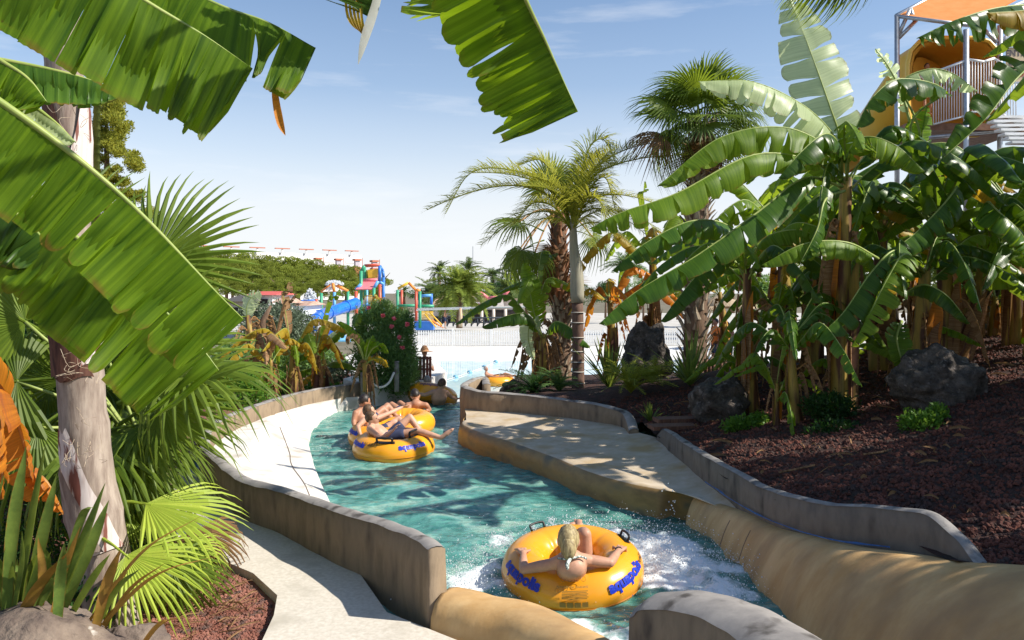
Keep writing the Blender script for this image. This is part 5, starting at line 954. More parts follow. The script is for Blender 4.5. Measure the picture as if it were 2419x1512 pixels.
# ---------------- gate, posts and ropes at the pool entry ----------------
GY = 17.6
gt = thing('wooden_gate', 'narrow dark wooden gate at the pool edge beside the hedge', 'gate', P(1000, 905, GY))
for k, (x, m_) in enumerate(((985, WOOD), (993, WOOD), (1002, WOOD), (1010, REDWOOD), (1017, REDWOOD))): MB().box((P(x, 872, GY).x, GY - .02 * k, P(x, 872, GY).z), (.055, .03, P(0, 842, GY).z - P(0, 903, GY).z)).build('slat', m_, gt)
for y in (846, 872, 896): MB().box(P(1001, y, GY + .04), (.34, .03, .04)).build('crossbar', WOOD, gt)
def post(x, y0, y1, Y, r, m, label): o = MB().tube([P(x, y0, Y), P(x, y1, Y)], r, 12).build('post', m, None, True, base=P(x, y0, Y)); tag(o, label, 'post'); return o
post(858, 935, 880, 15.7, .055, GREY, 'grey post at the end of the left channel wall holding a white rope')
post(937, 925, 853, 15.9, .05, GREY, 'grey post in front of the hedge where the white rope ends')
post(979, 905, 855, 17.3, .055, GREY, 'dark post next to the wooden gate')
tag(MB().tube(cat([P(866, 890, 15.65), P(879, 905, 15.6), P(898, 915, 15.6), P(918, 905, 15.65), P(931, 880, 15.8)], 20), .022, 8).build('rope', ROPE, None, True, base=P(866, 890, 15.65)), 'thick white rope sagging between two grey posts', 'rope')
# lane line in the pool
ll = thing('lane_line', 'line of blue floats across the shallow pool', 'lane line', PZ(1076, 891, -1.68)); FLB = mat('float_blue', (.12, .3, .42), (.2, .42, .55), .4)
lp = [PZ(x, y, -1.66) for x, y in ((1030, 905), (1076, 891), (1109, 880), (1144, 867), (1171, 855), (1210, 843))]
MB().tube(lp, .012, 5).build('line', ROPE, ll)
for p in lp[1:5]: MB().ell(p, (.13, .13, .11), 12, 8).build('float', FLB, ll, True)
# ---------------- white fence ----------------
fn_ = thing('picket_fence', 'long white picket fence along the far side of the pool', 'fence', (0, 52.3, -1.25))
def fy(x): return 52.4 + .05 * x
B = MB(); x = -6.4
while x < 22: B.box((x, fy(x), -.72), (.085, .03, 1.0)); x += .155
B.build('picket', WHITE, fn_, kind='stuff')
for z in (-1.05, -.4): MB().tube([(-6.4, fy(-6.4) + .05, z), (22, fy(22) + .05, z)], .04, 4).build('rail', WHITE, fn_)
for k in range(12): MB().box((-6.4 + 2.5 * k, fy(-6.4 + 2.5 * k) + .02, -.68), (.12, .1, 1.15)).build('post', WHITE, fn_)
# striped boom rope across the pool
YB = 44; bo = thing('boom', 'long horizontal grey striped beam above the white fence', 'beam', P(985, 730, YB)); SM = mat('beam_grey', (.22, .22, .22), (.34, .34, .33), .6, 20, 3); a, c = P(985, 731, YB), P(1245, 724, YB)
MB().tube([a, c], .055, 8).build('pipe', SM, bo, True)
B = MB()
for k in range(44): p = a.lerp(c, k / 90); B.tube([p + Vector((-.03, -.06, -.07)), p + Vector((.07, -.06, .07))], .018, 4)
B.build('stripe', WHITE, bo)
MB().tube([P(1088, 772, YB), P(1088, 728, YB)], .1, 8).build('support', mat('pale_wood', (.5, .33, .2), (.6, .42, .28), .7), bo, True)
# ---------------- water play structures ----------------
def pc(n, c): return mat(n, c, tuple(min(1, q * 1.15 + .01) for q in c), .4, 3, 3)
GRN = pc('paint_green', (.04, .30, .16)); RED = pc('paint_red', (.55, .09, .05)); BLU = pc('paint_blue', (.03, .16, .55)); LBL = pc('paint_light_blue', (.12, .35, .70)); PYE = pc('paint_yellow', (.75, .45, .04)); ORG = pc('paint_orange', (.80, .25, .04)); PNK = pc('paint_pink', (.65, .18, .2)); PWH = pc('paint_pale', (.75, .68, .62))
SLB = mat('slide_blue', (.015, .12, .6), (.02, .2, .75), .2, 2, 3, spec=.8, coat=.5)
def bar(t, nm, m, x0, y0, x1, y1, Y, r=.13, Y1=None): return MB().tube([P(x0, y0, Y), P(x1, y1, Y1 or Y)], r, 8).build(nm, m, t, True)
def quad(t, nm, m, pts): 
    v = [P(*p) for p in pts]; n = (v[1] - v[0]).cross(v[2] - v[0]).normalized() * .08; B = MB(); B.add(v + [q + n for q in v], [(0, 1, 2, 3), (7, 6, 5, 4), (0, 4, 5, 1), (1, 5, 6, 2), (2, 6, 7, 3), (3, 7, 4, 0)]); return B.build(nm, m, t)
t = thing('play_tower', 'tall colourful water play tower with yellow tipping bucket and pink roof', 'play tower', P(870, 770, 75))
for nm, m, *a in (('post', GRN, 853, 640, 853, 770, 74), ('post', GRN, 861, 632, 863, 700, 77), ('post', BLU, 897, 628, 897, 665, 75), ('post', RED, 897, 672, 898, 770, 75), ('post', RED, 841, 688, 842, 770, 73), ('post', BLU, 906, 655, 906, 770, 78), ('post', GRN, 883, 680, 884, 770, 73), ('post', LBL, 866, 680, 866, 760, 78),
                  ('beam', RED, 861, 628, 897, 626, 76), ('beam', GRN, 853, 640, 861, 628, 75), ('beam', BLU, 897, 628, 904, 640, 76), ('beam', BLU, 904, 640, 906, 655, 77), ('beam', PNK, 857, 662, 893, 661, 75), ('beam', LBL, 853, 672, 840, 684, 73.5), ('beam', LBL, 893, 664, 881, 684, 73.5), ('beam', LBL, 893, 664, 906, 672, 76)): bar(t, nm, m, *a, r=.15)
quad(t, 'roof', PNK, [(858, 664, 75), (891, 664, 75), (881, 683, 73), (840, 683, 73)])
MB().add([P(868, 637, 75), P(895, 635, 75), P(891, 656, 75), P(870, 656, 75), P(868, 637, 77), P(895, 635, 77), P(891, 656, 77), P(870, 656, 77)], [(0, 1, 2, 3), (4, 7, 6, 5), (0, 3, 7, 4), (1, 5, 6, 2), (3, 2, 6, 7)]).build('bucket', PYE, t)
for k in range(9): bar(t, 'baluster', PYE, 864 + k * 3, 699, 864 + k * 3, 716, 75.5, r=.03)
bar(t, 'rail', PYE, 863, 699, 890, 698, 75.5, r=.05)
MB().box(P(872, 722, 75), (2.4, 2, .2)).build('platform', BLU, t)
t = thing('play_roof', 'small gabled water play roof on green and blue posts behind the slide', 'play structure', P(790, 770, 70))
for nm, m, *a in (('post', GRN, 759, 692, 759, 770, 69), ('post', LBL, 790, 690, 790, 770, 69), ('post', GRN, 822, 688, 822, 770, 70), ('rafter', ORG, 759, 690, 786, 669, 70), ('rafter', ORG, 786, 669, 822, 688, 70), ('rafter', ORG, 786, 669, 790, 690, 69)): bar(t, nm, m, *a, r=.13)
quad(t, 'roof', PWH, [(762, 689, 69.5), (788, 669, 70), (818, 686, 70), (790, 688, 69.4)])
t = thing('water_arch', 'low blue water arch with red post left of the play roof', 'play structure', P(730, 770, 66)); bar(t, 'post', BLU, 715, 708, 715, 770, 66); bar(t, 'beam', BLU, 715, 712, 747, 711, 66); bar(t, 'post', RED, 747, 707, 747, 770, 66)
SPR = mat('water_curtain', (.8, .84, .86), (.9, .92, .94), .5, 3, 5, trans=.5)
def spray(cx, cy, Y, a, b_, n, label, sd):
    g2 = np.random.default_rng(sd); B = MB(); c = P(cx, cy, Y)
    for k in range(n):
        d = g2.normal(size=3); d /= np.linalg.norm(d); q = c + Vector((d[0] * a, d[1] * a * .6, abs(d[2]) * b_ - b_ * .5)) * g2.random() ** .3; r = .02 + .05 * g2.random(); B.add([(q.x + u * r, q.y + w_ * r, q.z + s_ * r * 1.6) for u, w_, s_ in ico], icf)
    B.build('water_spray', SPR, smooth=True, kind='stuff')
spray(733, 718, 67, .8, 2.6, 900, '', 3); spray(790, 668, 70, .9, .4, 260, '', 4)
t = thing('water_slide', 'curling blue tube slide coming down from the play tower', 'slide', P(770, 800, 60))
sp_ = [P(842, 716, 70), P(802, 730, 68), P(770, 741, 66), P(752, 748, 64), P(745, 757, 62), P(750, 768, 61), P(765, 778, 60.5), P(790, 787, 60), P(812, 796, 60)]
C = cat(sp_, 40); MB().tube(C, [.50] * 41, 14).build('tube', SLB, t, True)
for k in (3, 9, 15, 20, 25, 31, 36): MB().tube([C[k] + (C[k + 1] - C[k - 1]).orthogonal().normalized() * 0 + q for q in [Matrix.Rotation(a, 3, (C[k + 1] - C[k - 1]).normalized()) @ ((C[k + 1] - C[k - 1]).orthogonal().normalized() * .53) for a in np.linspace(0, 6.28, 17)[:-1]]], .035, 5, closed=True).build('joint_ring', BLU, t, True)
MB().slab([tuple(P(x, y, Y)[:2]) for x, y, Y in ((712, 795, 62), (830, 795, 62), (830, 810, 56), (700, 812, 56))], -1.1, -2).build('splash_pad', mat('splash_pad_blue', (.15, .5, .75), (.3, .65, .85), .3, 2, 4), kind='structure')
t = thing('climbing_frame', 'open play frame with green and red posts and a yellow stair at the right', 'play structure', P(985, 770, 68))
for nm, m, *a in (('post', GRN, 939, 685, 939, 770, 70), ('post', RED, 949, 685, 949, 760, 73), ('post', RED, 983, 685, 983, 770, 69), ('post', GRN, 992, 688, 992, 775, 66), ('post', BLU, 1019, 694, 1019, 722, 68), ('beam', LBL, 994, 699, 1019, 698, 67), ('beam', GRN, 987, 723, 1025, 723, 66.5), ('rafter', PYE, 940, 682, 965, 668, 71), ('rafter', ORG, 965, 668, 982, 685, 70), ('beam', GRN, 940, 722, 985, 722, 70), ('rafter', ORG, 982, 685, 993, 687, 68)): bar(t, nm, m, *a, r=.12)
for k in range(8): bar(t, 'step', ORG, 1010 + k * 5, 757 + k * 2.4, 1024 + k * 3.4, 757 + k * 2.4, 66, r=.05)
for k in range(10): bar(t, 'baluster', PYE, 995 + k * 3, 735, 995 + k * 3, 757, 66.5, r=.035)
bar(t, 'rail', PYE, 1015, 738, 1044, 768, 65.5, r=.06); bar(t, 'rail', PYE, 1003, 742, 1030, 773, 65.5, r=.06); MB().box(P(1003, 769, 67), (1.6, 1.5, .7)).build('base', BLU, t)
t = thing('rail_fence', 'dark braced timber rail fence in front of the restaurant', 'fence', P(1150, 767, 80))
DKW = mat('dark_timber', (.02, .03, .045), (.05, .06, .07), .6); bar(t, 'rail', DKW, 1040, 752, 1245, 750, 80, r=.09); bar(t, 'rail', DKW, 1040, 762, 1245, 762, 80, r=.06)
for k in range(15): x = 1042 + k * 14.3; bar(t, 'post', DKW, x, 749, x, 771, 80, r=.08); bar(t, 'brace', DKW, x, 768, x + 14, 754, 80, r=.05)
# ---------------- low buildings ----------------
TILE = mat('roof_tile', (.35, .2, .14), (.5, .36, .28), .8, 1.5, 5, stretch=(6, 1, 1)); TILER = mat('red_roof', (.5, .08, .06), (.6, .12, .1), .7); CRM = mat('cream_wall', (.6, .52, .44), (.7, .62, .54), .8, 1, 4); DKI = mat('interior_shade', (.02, .02, .022), (.06, .045, .04), .9)
def house(label, x0, x1, yt, yb, Y, m, roofm, dep=8, eave=10, ridge=10, dark=None, win=None):
    a = P(x0, yb, Y); b_ = P(x1, yt, Y); w_ = b_.x - a.x; h = b_.z - a.z; cx = (a.x + b_.x) / 2; t = thing('building', label, 'building', (cx, Y, a.z))
    MB().box((cx, Y + dep / 2, a.z + h / 2), (w_, dep, h)).build('wall', m, t); k = Y / F
    e = w_ / 2 + .4; zt = b_.z; rz = ridge * k
    MB().add([(cx - e, Y - .5, zt), (cx + e, Y - .5, zt), (cx + e, Y + dep, zt), (cx - e, Y + dep, zt), (cx - e * .75, Y + dep / 2, zt + rz), (cx + e * .75, Y + dep / 2, zt + rz)], [(0, 1, 5, 4), (2, 3, 4, 5), (1, 2, 5), (3, 0, 4), (3, 2, 1, 0)]).build('roof', roofm, t)
    for (u0, u1, v0, v1) in (dark or []): MB().box((a.x + w_ * (u0 + u1) / 2, Y - .02, a.z + h * (v0 + v1) / 2), (w_ * (u1 - u0), .2, h * (v1 - v0))).build('opening_shade', DKI, t)  # solid dark boxes on the wall, painted shade of the open fronts
    return t
house('low beige pavilion with tiled roof behind the date palm', 1022, 1130, 720, 775, 95, CRM, TILE, 8, ridge=22, dark=[(.03, .97, 0, .5)])
rt = house('restaurant with dark open front and maroon menu board over the entrance', 1105, 1235, 706, 775, 92, CRM, TILE, 10, ridge=1, dark=[(.02, .98, 0, .62)])
for a in ((1128, 688, 1153, 704), (1153, 704, 1187, 703), (1187, 703, 1205, 680)): bar(rt, 'roof_edge', PNK, a[0], a[1], a[2], a[3], 91.3, r=.22)
quad(rt, 'gable', CRM, [(1118, 706, 91.6), (1128, 690, 91.6), (1153, 706, 91.6), (1130, 708, 91.6)]); quad(rt, 'parapet', PWH, [(1155, 728, 91.4), (1155, 706, 91.4), (1187, 705, 91.4), (1192, 728, 91.4)])
quad(rt, 'menu_board', mat('maroon', (.18, .02, .03), (.25, .04, .05), .6), [(1114, 719, 91.2), (1136, 719, 91.2), (1136, 711, 91.2), (1114, 711, 91.2)])
for k in range(5): MB().ell(P(1117 + k * 4, 715, 91.0), (.07, .03, .12), 8, 5).build('board_mark', WHITE, rt, True)
for k in range(5): bar(rt, 'column', CRM, 1110 + k * 28, 730, 1110 + k * 28, 775, 91.5, r=.18)
house('white house with red roof beyond the olive tree', 594, 643, 697, 760, 62, WHITE, TILER, 6, ridge=9, dark=[(.3, .8, .55, .85)])
house('long dark roofed shed left of the white house', 536, 590, 712, 760, 60, CRM, mat('dark_roof', (.06, .05, .05), (.1, .09, .08), .8), 6, ridge=14, dark=[(.05, .95, .2, .7)])
house('small kiosk with brown pyramid roof', 652, 680, 716, 760, 58, CRM, TILE, 3, ridge=11); house('long low building with brown tiles beside the water arch', 668, 716, 722, 765, 60, WHITE, TILE, 6, ridge=10, dark=[(.1, .9, .4, .7)])
THA = mat('thatch', (.25, .18, .11), (.45, .35, .24), .95, 5, 5, stretch=(5, 5, .5))
for k, (x, y, Y, s) in enumerate(((1700, 712, 60, 1), (1745, 718, 62, .9), (1665, 722, 66, .9))):
    t = thing('thatched_parasol', ('thatched straw parasol right of the grey palm trunk', 'thatched straw parasol between banana leaves at right', 'small thatched parasol behind the grey palm trunk')[k], 'parasol', P(x, 775, Y)); c = P(x, y, Y)
    MB().tube([c + Vector((0, 0, .45)), c, c - Vector((0, 0, .35))], [.1, 1.5 * s, 1.6 * s], 18, cap=False).build('canopy', THA, t, True); MB().tube([P(x, 775, Y), c], .06, 6).build('pole', WOOD, t)
BLDM = mat('apartment_wall', (.78, .76, .74), (.84, .82, .8), .8, .05, 3); TERR = mat('terracotta', (.45, .15, .09), (.55, .2, .12), .8)
def block(label, x0, x1, yt, Y, bays, small=False):
    a = P(x0, 690, Y); b_ = P(x1, yt, Y); t = thing('apartment_block', label, 'building', ((a.x + b_.x) / 2, Y, -2)); w_ = b_.x - a.x
    MB().box(((a.x + b_.x) / 2, Y + 8, b_.z / 2 - 1), (w_, 16, b_.z + 2)).build('wall', BLDM, t)
    t.rotation_euler = (0, 0, R(38)); t.scale = (1 / math.cos(R(38)), 1, 1)
    for k in range(bays):
        cx = a.x + w_ * (k + .5) / bays; bw = w_ / bays
        MB().box((cx, Y - 1.2, b_.z + 2.2), (bw * .6, 1.2, .5)).build('pergola_bar', TERR, t); MB().box((cx, Y - 1, b_.z + 1.1), (.7, .7, 2)).build('pergola_post', BLDM, t)
        for j in range(5): MB().box((cx, Y - .1, b_.z - 4 - j * 3.1), (bw * .45, .4, 1.3)).build('balcony', BLDM, t)
block('long white apartment block with terracotta bars along its roof', 500, 830, 597, 430, 7)
for k, (x, yt) in enumerate(((751, 611), (799, 613), (843, 614), (884, 617))):
    t = thing('roof_turret', ('terracotta roof turret furthest left above the pines', 'second terracotta roof turret from the left', 'terracotta roof turret left of the play tower', 'terracotta roof turret directly over the play tower')[k], 'turret', P(x, 660, 400)); c = P(x, yt, 400)
    MB().box(c, (3.6, 3, .9)).build('cap', TERR, t); MB().box(c - Vector((0, 0, 2)), (2.4, 2, 3.2)).build('window', mat('pale_glass', (.5, .45, .5), None, .3), t); MB().box(c - Vector((0, 0, 6)), (3.4, 3, 5)).build('base', TERR, t); MB().tube([c + Vector((3.0, 0, -6)), c + Vector((3.0, 0, .9))], .18, 5).build('pipe', TERR, t); t.rotation_euler = (0, 0, R(38))
tag(MB().tube([P(1117, 640, 160), P(1117, 582, 160)], .09, 4).build('mast', STEEL, None, base=P(1117, 640, 160)), 'very thin radio mast rising above the date palm', 'mast')
# ---------------- trees beyond ----------------
def treemesh(seed, m, n=9000, size=.34, kind='pine'):
    rg = rs(seed); cl = []
    if kind == 'pine':
        for k in range(17): a = rg.uniform(0, 6.28); r = rg.uniform(0, 3.3); cl.append(((r * math.cos(a), r * math.sin(a), rg.uniform(3.2, 7.6) - r * .35), (rg.uniform(.9, 1.6), rg.uniform(.9, 1.6), rg.uniform(.6, 1.0))))
    elif kind == 'umb':
        for k in range(16): a = rg.uniform(0, 6.28); r = rg.uniform(0, 2.0); cl.append(((r * math.cos(a), r * math.sin(a), 3.6 - r * r * .16), (.8, .8, .55)))
    c = leafcloud(cl, n, size, seed, asp=.4, shell=.8, up=.5).build('crown', m, None, uv=True); tr = MB().tube([(0, 0, -1), (.1, 0, 2), (0, .1, 4.4)], [.28, .22, .12], 7); 
    for k in range(5): tr.tube([(0, 0, 2 + .4 * k), (math.cos(k * 2.3) * 1.6, math.sin(k * 2.3) * 1.6, 4 + .3 * k)], [.12, .05], 5)
    tr = tr.build('trunk', BARK, None, True); a, b_ = c.data, tr.data; bpy.data.objects.remove(c); bpy.data.objects.remove(tr); return a, b_
TP = [treemesh(1, PINE), treemesh(2, PINE), treemesh(3, PINE)]; TU = treemesh(4, PINE, 6500, .24, 'umb')
def tree(pr, label, x, y, Y, top, s=None, group=None, rz=0, h=8.2, nm='pine_tree', wx=1.0):
    b_ = P(x, y, Y); hh = P(x, top, Y).z - b_.z; s = hh / h; t = thing(nm, label, 'tree', b_, group)
    for nm_, me_ in zip(('crown', 'trunk'), pr): inst(nm_, me_, t, Matrix.Translation(b_) @ Matrix.Rotation(rz, 4, 'Z') @ Matrix.Diagonal((s * wx, s * wx, s, 1)))
    return t
rg = rs(4)
for k in range(30):
    x = 500 + k * 13.4 + rg.uniform(-8, 8); row = k % 3; top = lerp1([490, 560, 620, 700, 780, 860, 905], [588, 582, 592, 598, 612, 628, 646], x) + row * 22 + rg.uniform(-3, 5)
    tree(TP[k % 3], 'dense green pine in the wood behind the play area', x, 700, 150 - row * 22, top, group='pines in the wood behind the play area', rz=rg.uniform(0, 6.28))
for k in range(16): tree(TP[k % 3], 'low pine at the front edge of the wood behind the play area', 505 + k * 26 + rg.uniform(-6, 6), 712, 86 + rg.uniform(-4, 4), 655 + k * .9 + rg.uniform(-6, 6), group='low pines at the front edge of the wood', rz=k)
for k, (x, y, Y, tp, lb) in enumerate(((655, 720, 95, 667, 'round umbrella pine left of the pair in front of the wood'), (702, 720, 92, 673, 'round umbrella pine right of the pair in front of the wood'), (580, 715, 90, 668, 'broad umbrella pine above the dark roofed shed'), (905, 705, 130, 655, 'small pine crown just right of the play tower'))):
    tree(TU, lb, x, y, Y, tp, h=4.3, rz=k)
RT = treemesh(9, DKG, 4500, .35); ROL = [treemesh(10, OLE, 4500, .4)]
for k, (x, tp, Y) in enumerate(((1040, 654, 110), (1105, 646, 118), (1165, 648, 112), (1212, 654, 108), (1245, 650, 112), (1285, 648, 100), (1350, 650, 105))):
    tree((ROL[0] if k % 2 else RT), ('dark tree furthest left behind the date palm', 'broad green tree directly behind the date palm', 'dark round tree above the restaurant roof', 'green tree right of the restaurant roof', 'dark tree behind the drooping fans', 'green tree behind the rusty palm trunk', 'tree seen between the two middle palms')[k], x, 745, Y, tp, rz=k, nm='broadleaf_tree', wx=1.5)
# date palms far off
DPM = [frond(Lr=2.2, arch=a, n=40, leaf=.5, w=.085, seed=s, vee=.25, droop=.4, seg=2, start=.15).build('frond', FEAD, None, uv=True) for s, a in ((1, .8), (2, 1.1), (3, .55))]
DPM = [(o.data, bpy.data.objects.remove(o))[0] for o in DPM]
def datepalm(label, x, y, Y, crown, s, n=34, seed=0, tr=.2, m=None):
    rg = rs(seed); b_ = P(x, y, Y); c = P(x, crown, Y); t = thing('date_palm', label, 'palm tree', b_); MB().tube([b_, c], [tr, tr * .85], 10).build('trunk', BARK, t, True)
    for k in range(n):
        M = Matrix.Translation(c) @ Matrix.Rotation(k * 2.4, 4, 'Z') @ Matrix.Rotation(-rg.uniform(-.5, 1.35), 4, 'Y') @ Matrix.Rotation(rg.uniform(-.4, .4), 4, 'X') @ Matrix.Scale(s * rg.uniform(.85, 1.1), 4); o = inst('frond', DPM[k % 3], t, M)
        if m: setm(o, m)
datepalm('date palm with full green crown standing behind the white fence', 1085, 775, 72, 690, 1.5, 64, 1, .3, DATE)
for k, (x, y, Y, c, s, lb) in enumerate(((1018, 740, 100, 698, 1.3, 'low date palm left of the big one behind the fence'), (1038, 720, 118, 646, 1.1, 'small palm crown at the left end of the dark trees'), (1105, 720, 125, 642, 1.3, 'distant palm crown just over the big date palm'), (1165, 720, 122, 655, 1.3, 'distant palm crown above the restaurant gable'), (1215, 720, 122, 645, 1.3, 'distant palm left of the drooping fans'), (1195, 740, 95, 692, 1.2, 'short palm right of the restaurant roof'), (1480, 720, 90, 640, 1.4, 'distant palm seen through the middle banana leaves'), (1730, 740, 80, 668, 1.2, 'distant palm beyond the thatched parasols'), (955, 720, 140, 690, .8, 'tiny palm behind the open play frame'))): datepalm(lb, x, y, Y, c, s, 26, k + 3, .25)
for k, (x, y, Y, tp) in enumerate(((1430, 740, 70, 650), (1520, 745, 66, 655), (1600, 745, 72, 660), (1690, 750, 85, 690), (1800, 760, 50, 640), (1900, 760, 45, 600), (2010, 760, 42, 620), (2120, 760, 40, 600), (2240, 770, 38, 560), (2360, 780, 36, 540))):
    tree((RT, ROL[0], TP[0])[k % 3], ('shaded tree behind the ringed palm', 'tree behind the orange banana plant', 'tree behind the shaggy trunk', 'low tree by the parasols', 'dense tree in the shade left behind the banana clump', 'dense tree behind the middle of the banana clump', 'dense tree behind the tallest banana plant', 'tree under the yellow slide', 'tree right under the slide tower', 'tree at the right edge behind the false rock')[k], x, y, Y, tp, rz=k * 1.3, nm='broadleaf_tree')
# cypress behind the left trunk
b_ = P(258, 760, 14.5); t = thing('cypress', 'golden green cypress with upswept twigs behind the left trunk', 'tree', b_); rg = rs(6); cl = []
for k in range(70):
    u = k / 70; y = 235 + u * 345; hw = 14 + u * 112; x = 262 + rg.uniform(-1, 1) * hw; cl.append((P(x, y, 14.5 + rg.uniform(-.7, .4)), (.17, .17, .08 + .05 * rg.random())))
    for j in range(3): cl.append((P(x + j * 5, y - j * 4, 14.4 + rg.uniform(-.3, .3)), (.09, .09, .05)))
leafcloud(cl, 38000, .06, 8, asp=.35, shell=.1, up=1.2).build('crown', CYP, t, uv=True); MB().tube([b_, P(250, 230, 14.6)], [.12, .02], 8).build('trunk', BARK, t, True)
tree(TP[0], 'pine growing behind the fan palm spikes at left', 440, 720, 40, 545, rz=2); tree(TP[1], 'dark pine at the far left behind the leaves', 60, 720, 30, 420, rz=3); tree(TP[2], 'pine behind the big left trunk', 330, 720, 45, 560, rz=1)
# false rock wall right
B = MB(); v = []; f = []
for i in range(25):
    for j in range(15):
        x = 2300 + i * 12; y = 800 - j * (15 + .25 * i); p = P(x, y, 12.6 + .3 * math.sin(i * .5)); p.y += .5 * nz3((i * .3, j * .3, 1), 1) + .25 * abs(nz3((i * .6, j * .6, 1), 1)); p.x += .1 * nz3((i, j, 5), .7); v.append(p)
for i in range(24):
    for j in range(14): f.append((i * 15 + j, (i + 1) * 15 + j, (i + 1) * 15 + j + 1, i * 15 + j + 1))
t = thing('rock_wall', 'grey false rock wall above an ochre kerb at the right edge', 'wall', P(2350, 830, 12.4)); B.add(v, f).build('rock_face', mat('false_rock', (.16, .13, .12), (.30, .26, .25), .9, 2, 7, .02, 10, c3=(.08, .06, .055), s3=4, lo3=.55, hi3=.58), t, True)
MB().add([P(2280, 830, 12.2), P(2600, 870, 11.6), P(2600, 780, 11.8), P(2280, 792, 12.4), P(2280, 792, 12.9), P(2600, 780, 12.4)], [(0, 1, 2, 3), (3, 2, 5, 4)]).build('kerb', TAN, t)
# ---------------- yellow slide tower, top right ----------------
YT = 22
t = thing('slide_tower', 'steel framed slide tower with orange canvas awning and white railings', 'tower', P(2280, 700, YT))
def rod(nm, x0, y0, x1, y1, Y0=YT, Y1=None, r=.055, m=STEEL, tt=None): return MB().tube([P(x0, y0, Y0), P(x1, y1, Y1 or Y0)], r, 8).build(nm, m, tt or t, True)
for nm, a in (('post', (2119, 37, 2119, 640, YT)), ('post', (2282, 70, 2282, 640, YT - 1)), ('post', (2362, 60, 2362, 640, YT)), ('post', (2440, 60, 2440, 640, YT + 1)), ('frame_rail', (2117, 37, 2250, -32, YT, YT + 2)), ('frame_rail', (2117, 38, 2290, 60, YT, YT - 1)), ('frame_rail', (2290, 60, 2430, 0, YT - 1, YT)), ('frame_rail', (2150, 20, 2160, 48, YT, YT)), ('brace', (2121, 86, 2150, 22, YT)), ('brace', (2123, 90, 2165, 48, YT)), ('brace', (2355, 100, 2325, 70, YT)), ('brace', (2362, 104, 2385, 78, YT)), ('beam', (2080, 335, 2460, 300, YT - .5)), ('beam', (2119, 345, 2300, 360, YT - .5))): rod(nm, *a, r=.07 if nm == 'post' else .055)
v = [P(2124, 38, YT), P(2292, 60, YT - 1), P(2440, -20, YT + 1), P(2250, -34, YT + 2)]; mid = (v[0] + v[1] + v[2] + v[3]) / 4 + Vector((0, 0, -.1))
MB().add(v + [mid] + [q + Vector((0, 0, .03)) for q in v], [(0, 1, 4), (1, 2, 4), (2, 3, 4), (3, 0, 4), (5, 6, 7, 8)]).build('awning', ORANGEC, t)
MB().slab([tuple(P(2140, 300, YT - .6)[:2]), tuple(P(2420, 300, YT - .6)[:2]), (P(2420, 300, YT)[0], YT + 3), (P(2140, 300, YT)[0], YT + 3)], P(0, 302, YT).z, P(0, 318, YT).z).build('platform', mat('deck_brown', (.2, .1, .06), (.3, .16, .1), .8), t)
def railing(x0, y0, x1, y1, h0, h1, n, Y0, Y1):
    rod('handrail', x0, y0, x1, y1, Y0, Y1, .035, WHITE); rod('bottom_rail', x0, y0 + h0, x1, y1 + h1, Y0, Y1, .025, WHITE)
    for k in range(n + 1):
        u = k / n; x = x0 + (x1 - x0) * u; Y = Y0 + (Y1 - Y0) * u; rod('baluster', x, y0 + (y1 - y0) * u, x, y0 + (y1 - y0) * u + h0 + (h1 - h0) * u, Y, None, .013, WHITE)
railing(2205, 172, 2279, 144, 122, 130, 12, YT - .8, YT - 1); railing(2290, 141, 2324, 146, 124, 118, 5, YT - 1, YT - 1); railing(2324, 146, 2348, 138, 118, 118, 4, YT - 1, YT - .6); railing(2348, 138, 2400, 172, 118, 118, 8, YT - .6, YT - .6)
B = MB()
for k in range(7): MB().box(P(2375 + 9 * k, 278 + 10 * k, YT - 1 - .1 * k), (1.0, .3, .06)).build('stair_tread', WHITE, t)
rod('stringer', 2370, 285, 2460, 350, YT - 1, YT - 1.6, .1, BARK)
# yellow slide mouth and its outer shell
s = thing('tunnel_slide', 'big yellow fibreglass slide tunnel with a dark rounded mouth', 'slide', P(2200, 330, YT + 1))
def rrect(c, w_, h_, ax, up, r=.5, n=28):
    out = []
    for k in range(n):
        a = 2 * math.pi * k / n; ca, sa = math.cos(a), math.sin(a); e = 4.2; q = (abs(ca) ** e + abs(sa) ** e) ** (-1 / e); out.append(c + ax * (ca * q * w_ / 2) + up * (sa * q * h_ / 2))
    return out
secs = [((2254, 205, YT + .3), 2.62, 2.75, 0), ((2252, 206, YT + .45), 2.50, 2.65, 0), ((2232, 215, YT + 1.2), 2.5, 2.6, -.3), ((2190, 222, YT + 1.9), 2.6, 2.6, -.6), ((2150, 238, YT + 2.2), 2.6, 2.55, -.8), ((2112, 265, YT + 2.3), 2.5, 2.3, -1.0), ((2060, 305, YT + 2.3), 2.4, 1.9, -1.2), ((2010, 352, YT + 2.2), 2.2, 1.4, -1.4)]
def shell(off):
    rings = []
    for c, w_, h_, yaw in secs: ax = Vector((math.cos(yaw), -math.sin(yaw), 0)); rings.append(rrect(P(*c), w_ + off, h_ + off, ax, Vector((0, 0, 1))))
    v = [p for r_ in rings for p in r_]; n = 28; f = [(i * n + k, i * n + (k + 1) % n, (i + 1) * n + (k + 1) % n, (i + 1) * n + k) for i in range(len(rings) - 1) for k in range(n)]
    return MB().add(v, f)
shell(0).build('outer_shell', YEL, s, True)
r0 = rrect(P(2254, 205, YT + .28), 2.62, 2.75, Vector((1, 0, 0)), Vector((0, 0, 1))); MB().tube(r0, .06, 8, closed=True).build('mouth_rim', YEL, s, True)
DKY = mat('yellow_inner_shade', (.66, .36, .05), (.72, .42, .07), .5, 2, 3); o = shell(-.14); o.build('inner_shell', DKY, s, True)  # darker copy of the yellow, shade inside the tunnel put into the colour
